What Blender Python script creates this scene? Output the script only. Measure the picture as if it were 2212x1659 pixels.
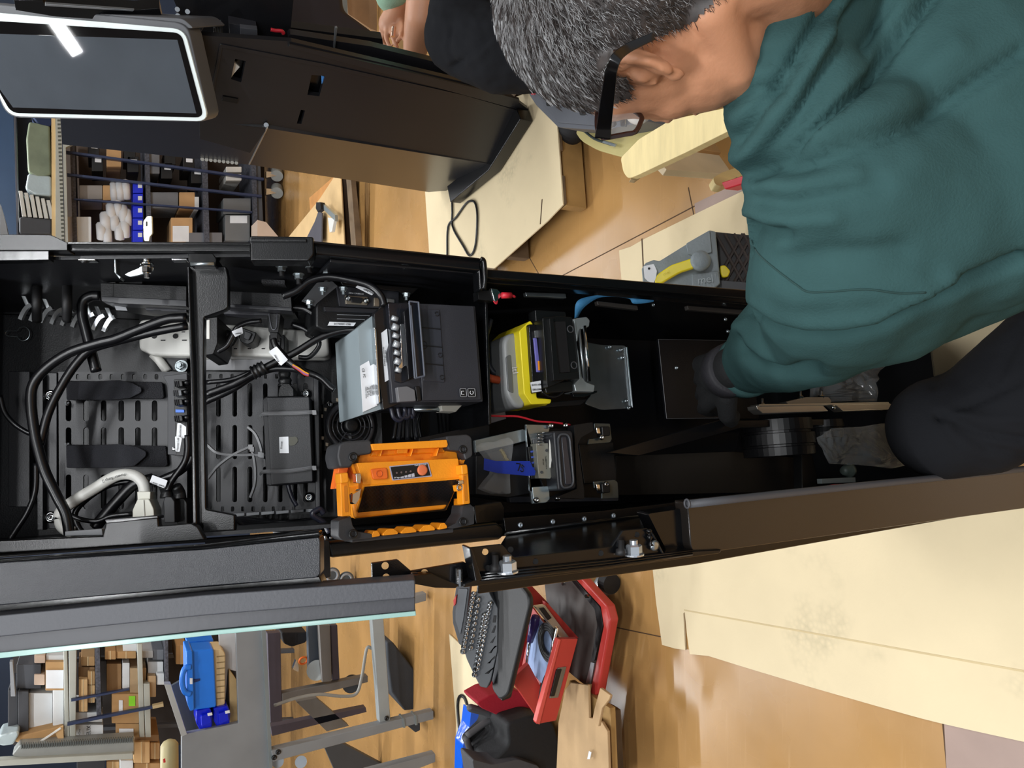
import bpy, bmesh, math, random
from mathutils import Vector, Matrix, noise
random.seed(7)
for o in list(bpy.data.objects): bpy.data.objects.remove(o)
SC = bpy.context.scene; COL = SC.collection
# ---------------- camera (a phone held sideways: up in the room is left in the frame)
F_PX = 1662.0; CAM = Vector((0, 0, 1.5))
TH = math.radians(28.2); RO = math.radians(0.38)
Fv = Vector((0, math.cos(TH), -math.sin(TH)))
D0 = Vector((0, -math.sin(TH), -math.cos(TH))); L0 = Vector((-1, 0, 0))
Dv = D0*math.cos(RO) - L0*math.sin(RO); Lv = D0*math.sin(RO) + L0*math.cos(RO)
cd = bpy.data.cameras.new('camera'); co = bpy.data.objects.new('camera', cd); COL.objects.link(co)
cd.sensor_fit = 'HORIZONTAL'; cd.sensor_width = 36; cd.lens = 36*F_PX/2212; cd.clip_start = .01; cd.clip_end = 100
m3 = Matrix((Dv, -Lv, -Fv)).transposed()
co.matrix_world = Matrix.Translation(CAM) @ m3.to_4x4()
SC.camera = co
# ---------------- world, lamps, exposure
SC.view_settings.view_transform = 'Standard'; SC.view_settings.look = 'None'
SC.view_settings.gamma = 1; SC.view_settings.exposure = 0.0; SC.view_settings.use_curve_mapping = False
wd = bpy.data.worlds.new('world'); SC.world = wd; wd.use_nodes = True
wd.node_tree.nodes['Background'].inputs[0].default_value = (.86, .93, 1, 1)
wd.node_tree.nodes['Background'].inputs[1].default_value = .4
def area(name, loc, sx, sy, power, rot=(0, 0, 0), col=(.96, .98, 1)):
    l = bpy.data.lights.new(name, 'AREA'); l.shape = 'RECTANGLE'; l.size = sx; l.size_y = sy; l.energy = power; l.color = col
    o = bpy.data.objects.new(name, l); COL.objects.link(o); o.location = loc; o.rotation_euler = rot; return o
TUBES = [(-.9, .2), (1.06, 2.64), (-.2, -1.5), (1.2, -.8), (.1, -3.1), (-1.9, 2.0), (-1.5, 4.2), (1.6, 4.2), (-1.5, 7.2), (1.6, 7.2), (-4.4, 3.0), (4.13, 3.66), (4.6, 6.6), (-2.9, 5.9)]  # unseen tubes; those behind the camera added to brighten the kiosk interior
for i, (x, y) in enumerate(TUBES): area('tube_light', (x, y, 3.3), 1.3, .05, 45 if y < -3 else 46 if y < .5 else (55 if y > 4 else 26))
# ---------------- helpers
def ray(px, py): return Fv + Dv*((px-1106)/F_PX) + Lv*((py-829.5)/F_PX)
def PD(px, py, d): return CAM + ray(px, py)*d
def PZ(px, py, z=0.): r = ray(px, py); return CAM + r*((z-CAM.z)/r.z)
def PY(px, py, y): r = ray(px, py); return CAM + r*(y/r.y)
class Fr:
    def __init__(s, o, ex, ey, ez): s.o = Vector(o); s.ex = Vector(ex).normalized(); s.ey = Vector(ey).normalized(); s.ez = Vector(ez).normalized()
    def p(s, px, py, d=0.): r = ray(px, py); return CAM + r*(((s.o-CAM).dot(s.ey)+d)/r.dot(s.ey))
    def w(s, x, y, z): return s.o + s.ex*x + s.ey*y + s.ez*z
    def l(s, v): q = v-s.o; return Vector((q.dot(s.ex), q.dot(s.ey), q.dot(s.ez)))
PSI = math.radians(8)
kx = Vector((math.cos(PSI), math.sin(PSI), 0)); ky = Vector((-math.sin(PSI), math.cos(PSI), 0)); Zv = Vector((0, 0, 1))
KB = Fr((-.172, .82, 0), kx, ky, Zv)
TT = math.radians(20)
KH = Fr(KB.p(690, 840, 0), kx, ky*math.cos(TT)-Zv*math.sin(TT), Zv*math.cos(TT)+ky*math.sin(TT))
NR = Fr((0, .6, 0), (1, 0, 0), (0, 1, 0), Zv)
def srgb(h):
    if isinstance(h, str):
        c = [int(h[i:i+2], 16)/255 for i in (0, 2, 4)]
    else: c = h
    return tuple(((v+.055)/1.055)**2.4 if v > .04045 else v/12.92 for v in c)
MATS = {}
def M(name, col, rough=.5, metal=0., bump=0., bs=60., var=.06, vs=8., spec=.5, coat=0., alpha=1., trans=0., emit=0., sheen=0., stretch=None):
    if name in MATS: return MATS[name]
    m = bpy.data.materials.new(name); MATS[name] = m; m.use_nodes = True; nt = m.node_tree; N = nt.nodes; K = nt.links
    b = N['Principled BSDF']; c = srgb(col)
    tc = N.new('ShaderNodeTexCoord'); src = tc.outputs['Object']
    if stretch:
        mp = N.new('ShaderNodeMapping'); mp.inputs['Scale'].default_value = stretch; K.new(src, mp.inputs[0]); src = mp.outputs[0]
    n = N.new('ShaderNodeTexNoise'); n.inputs['Scale'].default_value = vs; n.inputs['Detail'].default_value = 5; K.new(src, n.inputs['Vector'])
    r = N.new('ShaderNodeValToRGB'); r.color_ramp.elements[0].position = .3; r.color_ramp.elements[1].position = .7
    r.color_ramp.elements[0].color = tuple(max(0, v*(1-var)) for v in c)+(1,); r.color_ramp.elements[1].color = tuple(min(1, v*(1+var)) for v in c)+(1,)
    K.new(n.outputs['Fac'], r.inputs[0]); K.new(r.outputs[0], b.inputs['Base Color'])
    b.inputs['Roughness'].default_value = rough; b.inputs['Metallic'].default_value = metal
    b.inputs['Specular IOR Level'].default_value = spec; b.inputs['Coat Weight'].default_value = coat; b.inputs['Coat Roughness'].default_value = .12
    b.inputs['Transmission Weight'].default_value = trans; b.inputs['Alpha'].default_value = alpha
    if sheen: b.inputs['Sheen Weight'].default_value = sheen
    if emit: K.new(r.outputs[0], b.inputs['Emission Color']); b.inputs['Emission Strength'].default_value = emit
    if bump:
        n2 = N.new('ShaderNodeTexNoise'); n2.inputs['Scale'].default_value = bs; n2.inputs['Detail'].default_value = 3; K.new(src, n2.inputs['Vector'])
        bp = N.new('ShaderNodeBump'); bp.inputs['Strength'].default_value = bump; bp.inputs['Distance'].default_value = .002
        K.new(n2.outputs['Fac'], bp.inputs['Height']); K.new(bp.outputs[0], b.inputs['Normal'])
    return m
BLK = M('black_powder_coat', '0c0d0f', .27, bump=.08, bs=900, var=.05)
BLKI = M('black_painted_steel', '121317', .4, bump=.1, bs=500, var=.08)
BLKG = M('gloss_black_steel', '0b0c0e', .2, bump=.06, bs=90)
BPL = M('black_plastic', '0f1012', .45, bump=.12, bs=600)
DGR = M('charcoal_plastic', '2c2d33', .5, bump=.15, bs=900)
RUB = M('black_rubber', '121214', .6)
CBL = M('black_cable_sheath', '0c0c0f', .32)
WHP = M('white_plastic', 'd9d8d2', .4)
WHL = M('white_label', 'e3e6ea', .5)
INK = M('black_ink', '0d0d10', .6)
STL = M('zinc_plated_steel', 'a9b2b6', .3, metal=.9, bump=.1, bs=30, var=.15, vs=25)
CHR = M('chrome', 'd8dadc', .12, metal=1.)
GRS = M('grey_painted_steel', '7b8384', .45)
GRY = M('light_grey_plastic', '8c8f93', .5)
ALU = M('brushed_aluminium', 'b9b4ac', .35, metal=.85)
ZIP = M('grey_nylon', '77787a', .4)
ORG = M('orange_plastic', 'f89a1b', .45, bump=.12, bs=500)
YEL = M('yellow_plastic', 'e8d526', .4)
RED = M('red_paint', 'c03430', .35)
CRD = M('cardboard', 'c0986a', .85, bump=.2, bs=120, var=.08)
WBX = M('white_cardboard', 'd6d9da', .7, var=.04)
FOM = M('dark_foam', '3c3f44', .95, bump=.5, bs=300)
GLS = M('clear_plastic_film', 'e8ecee', .1, alpha=.1, bump=.8, bs=30)
SMK = M('smoked_plastic', '1e2026', .12, alpha=.72, coat=.5)
def wl(o):
    v = Vector((0, 0, 0))
    while o is not None: v += o.location; o = o.parent
    return v
def empty(name, loc, label, cat, group=None):
    o = bpy.data.objects.new(name, None); COL.objects.link(o); o.location = loc; o.empty_display_size = .02
    o['label'] = label; o['category'] = cat
    if group: o['group'] = group
    return o
def tag(o, label, cat, group=None, kind=None):
    o['label'] = label; o['category'] = cat
    if group: o['group'] = group
    if kind: o['kind'] = kind
    return o
def link(name, me, mat, parent=None, smooth=False, bev=0., seg=2, kind=None, label=None):
    for p in me.polygons: p.use_smooth = smooth
    if mat and not me.materials: me.materials.append(mat)
    o = bpy.data.objects.new(name, me); COL.objects.link(o)
    if parent is not None: base = wl(parent); o.parent = parent
    else:
        vs = [v.co for v in me.vertices]
        base = Vector((sum(v.x for v in vs)/len(vs), sum(v.y for v in vs)/len(vs), min(v.z for v in vs))); o.location = base
    me.transform(Matrix.Translation(-base))
    if bev:
        b = o.modifiers.new('bevel', 'BEVEL'); b.width = bev; b.segments = seg; b.limit_method = 'ANGLE'; b.angle_limit = math.radians(40)
        b.use_clamp_overlap = True
        for p in me.polygons: p.use_smooth = True
        w = o.modifiers.new('wn', 'WEIGHTED_NORMAL'); w.keep_sharp = False
    if kind: o['kind'] = kind
    if label: o['label'] = label
    return o
def fin(bm, name, mat, parent=None, **k):
    bmesh.ops.recalc_face_normals(bm, faces=bm.faces[:])
    me = bpy.data.meshes.new(name); bm.to_mesh(me); bm.free(); return link(name, me, mat, parent, **k)
def NB(): return bmesh.new()
def prism(bm, pts, vec):
    a = [bm.verts.new(p) for p in pts]; b = [bm.verts.new(p+vec) for p in pts]; n = len(pts)
    bm.faces.new(a); bm.faces.new(b[::-1])
    for i in range(n): bm.faces.new((a[i], b[i], b[(i+1) % n], a[(i+1) % n]))
    return bm
def obox(bm, c, ex, ey, ez, sx, sy, sz):
    c = Vector(c); X = Vector(ex).normalized()*sx/2; Y = Vector(ey).normalized()*sy/2; Z = Vector(ez).normalized()*sz/2
    return prism(bm, [c-X-Y-Z, c+X-Y-Z, c+X+Y-Z, c-X+Y-Z], Z*2)
def box(bm, c, s, rz=0.):
    return obox(bm, c, (math.cos(rz), math.sin(rz), 0), (-math.sin(rz), math.cos(rz), 0), (0, 0, 1), *s)
def lbox(bm, F, x0, x1, y0, y1, z0, z1):
    return prism(bm, [F.w(x0, y0, z0), F.w(x1, y0, z0), F.w(x1, y1, z0), F.w(x0, y1, z0)], F.ez*(z1-z0))
def perp(d):
    d = d.normalized(); a = Vector((0, 0, 1)) if abs(d.z) < .9 else Vector((1, 0, 0))
    u = d.cross(a).normalized(); return u, d.cross(u).normalized()
def rings(bm, R, cap=True, closed=False):
    L = [[bm.verts.new(p) for p in r] for r in R]; n = len(L[0]); q = len(L)
    for i in range(q if closed else q-1):
        a, b = L[i], L[(i+1) % q]
        for j in range(n): bm.faces.new((a[j], a[(j+1) % n], b[(j+1) % n], b[j]))
    if cap and not closed: bm.faces.new(L[0][::-1]); bm.faces.new(L[-1])
    return bm
def circ(c, u, v, r, n=16): return [c+u*(r*math.cos(2*math.pi*i/n))+v*(r*math.sin(2*math.pi*i/n)) for i in range(n)]
def cyl(bm, p0, p1, r0, r1=None, n=16):
    u, v = perp(p1-p0); return rings(bm, [circ(p0, u, v, r0, n), circ(p1, u, v, r0 if r1 is None else r1, n)])
def lathe(bm, p0, ax, prof, n=24):
    ax = ax.normalized(); u, v = perp(ax); return rings(bm, [circ(p0+ax*h, u, v, max(r, 1e-5), n) for h, r in prof])
def catmull(P, k=6):
    P = [Vector(p) for p in P]
    if len(P) < 3: return P
    Q = [P[0]*2-P[1]]+P+[P[-1]*2-P[-2]]; out = []
    for i in range(1, len(Q)-2):
        a, b, c, d = Q[i-1:i+3]
        for j in range(k):
            t = j/k; out.append(.5*((2*b)+(c-a)*t+(2*a-5*b+4*c-d)*t*t+(3*b-a-3*c+d)*t**3))
    out.append(P[-1]); return out
def tube(bm, pts, r, n=8, k=6, flat=None):
    P = catmull(pts, k); m = len(P); R = []; u = None
    for i in range(m):
        t = (P[min(i+1, m-1)]-P[max(i-1, 0)]).normalized()
        u = perp(t)[0] if u is None else (u-t*u.dot(t)).normalized()
        v = t.cross(u); rr = r(i/(m-1)) if callable(r) else r
        R.append(circ(P[i], u, v, rr, n))
    return rings(bm, R)
def torus(bm, c, ax, R, r, n=28, m=8, a0=0, a1=2*math.pi):
    u, v = perp(ax); ax = ax.normalized(); full = abs(a1-a0-2*math.pi) < 1e-6; L = []
    for i in range(n if full else n+1):
        a = a0+(a1-a0)*i/n; d = u*math.cos(a)+v*math.sin(a)
        L.append([c+d*R+d*(r*math.cos(b))+ax*(r*math.sin(b)) for b in [2*math.pi*j/m for j in range(m)]])
    return rings(bm, L, closed=full)
def pix(F, poly, d): return [F.p(x, y, d) for x, y in poly]
def slab(name, F, poly, d, th, mat, parent=None, bev=0.0008, **k):   # sheet or block cut to an outline, th deep behind its face
    return fin(prism(NB(), pix(F, poly, d), F.ey*th), name, mat, parent, bev=bev, **k)
def rr(x0, y0, x1, y1, r=0, n=4):
    if r <= 0: return [(x0, y0), (x1, y0), (x1, y1), (x0, y1)]
    o = []
    for cx, cy, a in ((x1-r, y0+r, -90), (x1-r, y1-r, 0), (x0+r, y1-r, 90), (x0+r, y0+r, 180)):
        for i in range(n+1):
            t = math.radians(a+90*i/n); o.append((cx+r*math.cos(t), cy+r*math.sin(t)))
    return o
def holed(name, F, outer, holes, d, th, mat, parent=None, **k):
    bm = NB()
    for poly in [outer]+holes:
        v = [bm.verts.new(p) for p in pix(F, poly, d)]
        for i in range(len(v)): bm.edges.new((v[i], v[(i+1) % len(v)]))
    bmesh.ops.triangle_fill(bm, use_beauty=True, use_dissolve=False, edges=bm.edges[:], normal=-F.ey)
    r = bmesh.ops.extrude_face_region(bm, geom=bm.faces[:])
    bmesh.ops.translate(bm, verts=[g for g in r['geom'] if isinstance(g, bmesh.types.BMVert)], vec=F.ey*th)
    return fin(bm, name, mat, parent, **k)
def cable(name, pts, r, mat, label=None, cat='cable', F=None, parent=None, d=0., n=8, group=None):
    P = [(F.p(q[0], q[1], q[2] if len(q) > 2 else d)) for q in pts] if F else pts
    o = fin(tube(NB(), P, r, n), name, mat, parent, smooth=True)
    if parent is None: tag(o, label, cat, group)
    return o
def text(body, c, right, up, size, mat, parent, name='lettering', lift=.0006, align='CENTER'):
    cu = bpy.data.curves.new(name, 'FONT'); cu.body = body; cu.size = size; cu.align_x = align; cu.align_y = 'CENTER'; cu.extrude = .00015
    t = bpy.data.objects.new('tmp', cu); COL.objects.link(t)
    me = bpy.data.meshes.new_from_object(t.evaluated_get(bpy.context.evaluated_depsgraph_get())); bpy.data.objects.remove(t)
    r = Vector(right).normalized(); u = Vector(up); u = (u-r*u.dot(r)).normalized(); n = r.cross(u)
    me.transform(Matrix.Translation(Vector(c)+n*lift) @ Matrix((r, u, n)).transposed().to_4x4()); me.materials.clear()
    return link(name, me, mat, parent)
def textp(body, F, px, py, d, ang, hpx, mat, parent, name='lettering', lift=.0006):   # ang: reading direction in the frame, degrees, 0 = right, 90 = down
    a = math.radians(ang); c = F.p(px, py, d); r = F.p(px+20*math.cos(a), py+20*math.sin(a), d)-c
    u = F.p(px+20*math.sin(a), py-20*math.cos(a), d)-c
    return text(body, c, r, u, hpx*u.length/20*1.35, mat, parent, name, lift)
def screw(parent, c, ax, r=.004, h=.003, mat=None, name='screw', hexa=False):
    ax = ax.normalized(); bm = NB()
    lathe(bm, c, ax, [(0, r), (h*.6, r), (h, r*.6), (h, r*.5), (h*.5, r*.4)], 6 if hexa else 12)
    return fin(bm, name, mat or STL, parent, smooth=not hexa)
def nutbolt(parent, c, ax, r=.006, mat=None, name='hex_nut'):
    ax = ax.normalized(); bm = NB(); lathe(bm, c, ax, [(0, r*1.35), (r*.2, r*1.35)], 16); lathe(bm, c+ax*r*.2, ax, [(0, r), (r*.9, r), (r*1.05, r*.8)], 6)
    cyl(bm, c+ax*r, c+ax*r*2.2, r*.5, n=10); return fin(bm, name, mat or STL, parent)
# ---------------- room shell
def HZ(z): return Fr((0, 0, z), (1, 0, 0), (0, 0, -1), (0, 1, 0))
def VY(y): return Fr((0, y, 0), (1, 0, 0), (0, 1, 0), Zv)
FLM = M('hardboard_floor', 'ad8450', .3, bump=.12, bs=25, var=.16, vs=2.2)
def floor_nodes():
    nt = FLM.node_tree; N = nt.nodes; K = nt.links; b = N['Principled BSDF']; tc = [n for n in N if n.type == 'TEX_COORD'][0]
    base = b.inputs['Base Color'].links[0].from_socket
    mx = N.new('ShaderNodeMix'); mx.data_type = 'RGBA'; mx.blend_type = 'MIX'
    mp = N.new('ShaderNodeMapping'); mp.inputs['Scale'].default_value = (1.5, 26, 1); mp.inputs['Rotation'].default_value = (0, 0, .5); K.new(tc.outputs['Object'], mp.inputs[0])
    n = N.new('ShaderNodeTexNoise'); n.inputs['Scale'].default_value = 3; n.inputs['Detail'].default_value = 6; K.new(mp.outputs[0], n.inputs['Vector'])
    r = N.new('ShaderNodeValToRGB'); r.color_ramp.elements[0].position = .6; r.color_ramp.elements[1].position = .75; K.new(n.outputs['Fac'], r.inputs[0])
    m2 = N.new('ShaderNodeMath'); m2.operation = 'MULTIPLY'; m2.inputs[1].default_value = .14; K.new(r.outputs[0], m2.inputs[0])
    K.new(m2.outputs[0], mx.inputs[0]); K.new(base, mx.inputs[6]); mx.inputs[7].default_value = srgb('d6b184')+(1,); K.new(mx.outputs[2], b.inputs['Base Color'])
    r2 = N.new('ShaderNodeTexNoise'); r2.inputs['Scale'].default_value = 5; K.new(tc.outputs['Object'], r2.inputs['Vector'])
    mr = N.new('ShaderNodeMapRange'); mr.inputs[3].default_value = .14; mr.inputs[4].default_value = .42; K.new(r2.outputs['Fac'], mr.inputs[0]); K.new(mr.outputs[0], b.inputs['Roughness'])
floor_nodes()
fl = fin(prism(NB(), [Vector(v) for v in ((-7, -4, 0), (7, -4, 0), (7, 9, 0), (-7, 9, 0))], Vector((0, 0, -.05))), 'floor', FLM, kind='structure')
SEAM = M('floor_seam_gap', '4d3620', .8)
for a, b in (((1130, 640), (1640, 372)), ((1487, 405), (1500, 470)), ((1118, 512), (1180, 620)), ((1315, 1352), (1440, 1378)), ((2034, 1530), (2050, 1700)), ((1500, 470), (1640, 395))):
    p, q = PZ(*a), PZ(*b); s = (q-p).normalized().cross(Zv)*.0018
    fin(prism(NB(), [p+s, q+s, q-s, p-s], Vector((0, 0, .0006))), 'floor_seam', SEAM, fl)
GFL = M('mauve_hardboard_sheet', '9c857a', .4, bump=.1, bs=40, var=.08)
slab('floor_sheet', HZ(.0012), [(2036, 1500), (2050, 1760), (2500, 1900), (2500, 1560)], 0, .001, GFL, fl, bev=0)
slab('floor_sheet', HZ(.0012), [(1500, 440), (1640, 372), (1640, 430), (1505, 490)], 0, .001, GFL, fl, bev=0)
BWL = M('navy_wall_paint', '1e2c42', .6, var=.05); GWL = M('pale_wall_paint', '9a9c9c', .8, var=.04)
fin(box(NB(), (0, 9.05, 1.9), (14, .1, 3.8)), 'wall_back', BWL, kind='structure')
fin(box(NB(), (-7.05, 2.5, 1.9), (.1, 13, 3.8)), 'wall_left', GWL, kind='structure')
fin(box(NB(), (7.05, 2.5, 1.9), (.1, 13, 3.8)), 'wall_right', GWL, kind='structure')
CLG = M('ceiling_panel', '777a7c', .9, var=.06, vs=.7)
fin(box(NB(), (0, 2.5, 3.85), (14.2, 13.1, .1)), 'ceiling', CLG, kind='structure')
TUBE = M('lit_fluorescent_tube', 'f4f8ff', .5, emit=7.)
for i, (x, y) in enumerate(TUBES):
    e = empty('ceiling_light', (x, y, 3.35), 'twin tube ceiling lamp in a white housing, unseen above the picture', 'lamp', 'ceiling lamps above the frame')
    fin(box(NB(), (x, y, 3.44), (1.36, .09, .07)), 'lamp_housing', WHP, e, bev=.008)
    for s in (-.02, .02): fin(cyl(NB(), Vector((x-.64, y+s, 3.385)), Vector((x+.64, y+s, 3.385)), .011), 'lamp_tube', TUBE, e, smooth=True)
    for s in (-.5, .5): fin(cyl(NB(), Vector((x+s, y, 3.47)), Vector((x+s, y, 3.8)), .004, n=6), 'hanging_rod', STL, e)
# ---------------- cardboard on the floor
CRM = M('cream_cardboard', 'dbcaa6', .85, bump=.12, bs=150, var=.035, vs=5)
def smudge():
    nt = CRM.node_tree; N = nt.nodes; K = nt.links; b = N['Principled BSDF']; tc = [n for n in N if n.type == 'TEX_COORD'][0]
    base = b.inputs['Base Color'].links[0].from_socket
    v = N.new('ShaderNodeTexVoronoi'); v.inputs['Scale'].default_value = 75; K.new(tc.outputs['Object'], v.inputs[0])
    n = N.new('ShaderNodeTexNoise'); n.inputs['Scale'].default_value = 3.2; n.inputs['Detail'].default_value = 4; K.new(tc.outputs['Object'], n.inputs[0])
    r = N.new('ShaderNodeValToRGB'); r.color_ramp.elements[0].position = .56; r.color_ramp.elements[1].position = .74; K.new(n.outputs['Fac'], r.inputs[0])
    m = N.new('ShaderNodeMath'); m.operation = 'MULTIPLY'; K.new(v.outputs['Distance'], m.inputs[0]); K.new(r.outputs[0], m.inputs[1])
    mx = N.new('ShaderNodeMix'); mx.data_type = 'RGBA'; K.new(m.outputs[0], mx.inputs[0]); K.new(base, mx.inputs[6]); mx.inputs[7].default_value = srgb('b0a485')+(1,); K.new(mx.outputs[2], b.inputs['Base Color'])
smudge()
c1 = slab('cardboard_sheet', HZ(.007), [(1405, 1180), (1409, 1222), (1417, 1300), (1430, 1393), (1458, 1401), (1480, 1404), (1476, 1325), (1479, 1322), (1484, 1372), (1490, 1413), (1530, 1417), (1620, 1445), (1760, 1487), (1900, 1527), (1990, 1552), (2030, 1562), (2100, 1578), (2200, 1600), (2500, 1660), (2500, 1000), (2080, 1015), (1500, 1090)], 0, .005, CRM, bev=0)
tag(c1, 'large cream cardboard sheet on the floor left of the open kiosk, with shoe prints', 'cardboard')
CRS = M('cardboard_crease', 'c9b58c', .9)
for a, b in (((1478, 1318), (2212, 1450)),):
    p, q = PZ(*a, .0072), PZ(*b, .0072); s = (q-p).normalized().cross(Zv)*.002
    fin(prism(NB(), [p+s, q+s, q-s, p-s], Vector((0, 0, .0006))), 'crease', CRS, c1)
c2 = slab('cardboard_sheet', HZ(.006), [(1337, 541), (1362, 533), (1390, 517), (1500, 463), (1620, 405), (1900, 250), (2400, 150), (2500, 800), (2150, 990), (1990, 960), (1620, 720), (1345, 640)], 0, .005, CRM, bev=0)
tag(c2, 'cream cardboard sheet on the floor under the grey toolbox', 'cardboard')
p, q = PZ(1388, 515, .0062), PZ(1392, 600, .0062); fin(prism(NB(), [p, q, q+Vector((0, .006, 0)), p+Vector((0, .006, 0))], Vector((0, 0, .0004))), 'slit', SEAM, c2)
# ---------------- pallet with sheet that carries the second kiosk
PWD = M('weathered_pallet_wood', '6b5842', .85, bump=.4, bs=60, var=.3, vs=10); PW2 = M('fresh_pallet_wood', 'a5834f', .8, bump=.3, bs=40, var=.2)
e = empty('wooden_pallet', PZ(1080, 420), 'low wooden pallet carrying the closed kiosk, its boards grey and worn', 'pallet')
PT = [(917, 398), (928, 560), (1067, 580), (1182, 478), (1216, 442), (1203, 262), (1140, 200), (1000, 250)]
def top_at(z, pts): return [PZ(x, y, z) for x, y in pts]
a0, a1 = PZ(1216, 442, .11), PZ(1203, 262, .11)
b0 = PZ(1067, 580, .11)
dr = (a1-a0).normalized(); da = (b0-a0).normalized()
for k in range(3):
    s = a0+da*(.02+k*.42)
    fin(obox(NB(), s+dr*.42+Vector((0, 0, -.055)), dr, dr.cross(Zv), Zv, .84, .04, .085), 'pallet_stringer', PWD if k else PW2, e, bev=.003)
for k in range(5):
    s = a0+dr*(.05+k*.19)
    fin(obox(NB(), s+da*.44+Vector((0, 0, -.0055)), da, dr, Zv, .9, .1, .011), 'pallet_board', PWD, e, bev=.002)
o = slab('cardboard_sheet', HZ(.117), PT, 0, .005, CRM, bev=0); tag(o, 'cream cardboard sheet lying on the wooden pallet under the closed kiosk', 'cardboard')
p, q = PZ(1168, 484, .1175), PZ(1172, 430, .1175); fin(prism(NB(), [p, q, q+Vector((0, .006, 0)), p+Vector((0, .006, 0))], Vector((0, 0, .0005))), 'slit', SEAM, o)
cable('looped_cable', [PZ(*q, .124) for q in ((976, 420), (977, 455), (978, 490), (1000, 530), (1015, 552), (1027, 530), (1031, 470), (1027, 440), (1017, 434), (1005, 442), (985, 470), (968, 490), (966, 550), (965, 580))], .005, CBL, 'black power cord looped on the cardboard by the closed kiosk', 'cord')
# far pallet and board
e = empty('wooden_pallet', PZ(770, 460), 'dark pallet beyond the closed kiosk with a cardboard covered top', 'pallet')
slab('pallet_top', HZ(.13), [(735, 372), (745, 560), (560, 560), (600, 540), (690, 430), (728, 372)], 0, .01, M('tan_board', 'cfae7c', .8), e, bev=.002)
slab('pallet_board', VY(5.0), [(731, 372), (740, 372), (752, 560), (744, 560)], 0, .8, M('orange_pine_edge', 'bd8345', .7, var=.15), e, bev=.002)
slab('pallet_stringer', VY(4.88), [(740, 372), (765, 372), (778, 560), (752, 560)], .05, .7, M('shaded_pallet_block', '3a2f28', .9), e, bev=.002)  # dark colour carries the shade of the gap under the boards
slab('pallet_board', VY(4.7), [(757, 372), (767, 372), (786, 560), (771, 560)], 0, .1, PWD, e, bev=.002)
e = empty('metal_bracket', PZ(700, 480), 'black angle bracket lying on the far pallet with a bright metal clamp', 'bracket')
slab('bracket_plate', HZ(.17), [(688, 455), (695, 460), (694, 528), (655, 528), (680, 478)], 0, .01, M('grey_blue_steel', '4b4a52', .5), e)
slab('clamp_body', HZ(.2), [(690, 436), (697, 440), (723, 464), (724, 478), (716, 470), (693, 447)], 0, .02, M('bright_zinc', 'aab4b4', .3, metal=.6), e)
slab('clamp_pad', HZ(.19), [(708, 470), (722, 472), (717, 500), (712, 502)], 0, .02, WHP, e)
slab('clamp_jaw', HZ(.22), [(683, 437), (692, 437), (693, 452), (686, 458), (682, 450)], 0, .03, BPL, e)
e = fin(prism(NB(), pix(VY(6.9), [(556, 475), (575, 480), (617, 530), (617, 545), (556, 545)], 0), Vector((0, .3, 0))), 'cardboard_box', M('pinkish_box_board', 'cfb9a6', .8)); tag(e, 'pale cardboard box edge just behind the open kiosk right rail', 'box')
# ---------------- closed kiosk in the background
e = empty('kiosk', PZ(1060, 360, .12), 'closed black kiosk with a white framed touchscreen, standing on the pallet', 'kiosk')
KB2 = M('satin_black_panel', '1c1c1f', .3, bump=.04, bs=200, var=.05)
z0 = .125
A = PZ(1079, 358, z0); B = PZ(1140, 236, z0); C = PZ(960, 411, z0); 
f_ax = (B-A).normalized(); g_ax = (C-A).normalized()
K2 = Fr(A, f_ax, f_ax.cross(Zv)*-1, Zv)       # the face with the cut-outs
if K2.ey.y < 0: K2.ey *= -1
ftop = [K2.p(*q, 0) for q in ((577, 276), (623, 60), (430, 78), (440, 256))]
holes = [[(508, 127), (531, 132), (521, 178), (499, 171)], [(673, 162), (702, 164), (690, 208), (664, 205)], [(650, 237), (659, 239), (651, 268), (641, 267)]]
holed('body_panel', K2, [(1079, 358), (1141, 236), (1100, 206), (1040, 186), (630, 90), (430, 76), (432, 300), (540, 330), (577, 277)], holes, 0, .02, KB2, e)
slab('inner_panel', K2, [(1060, 340), (1085, 240), (630, 106), (445, 96), (445, 280), (575, 290)], .035, .05, BLKG, e)
slab('panel_flange', K2, [(626, 97), (622, 102), (1100, 232), (1120, 226), (1122, 215), (1040, 193), (860, 150)], -.012, .012, KB2, e)
o = slab('access_panel', K2, [(474, 98), (478, 96), (700, 138), (1000, 205), (1116, 238), (1112, 242), (1000, 212), (700, 146), (480, 104), (452, 250), (448, 250)], -.004, .004, KB2, e)
slab('keyhole_cover', K2, [(481, 208), (515, 214), (513, 224), (479, 218)], -.004, .004, BLKG, e)
slab('packing_paper', K2, [(501, 130), (518, 145), (505, 160), (496, 175), (493, 172)], .01, .01, M('foil_wrap', 'c8cac8', .3, bump=.8, bs=60, metal=.3), e)
slab('tape_scrap', K2, [(694, 163), (702, 166), (695, 182)], .008, .001, M('blue_masking_tape', '3f7fc4', .7), e)
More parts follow.
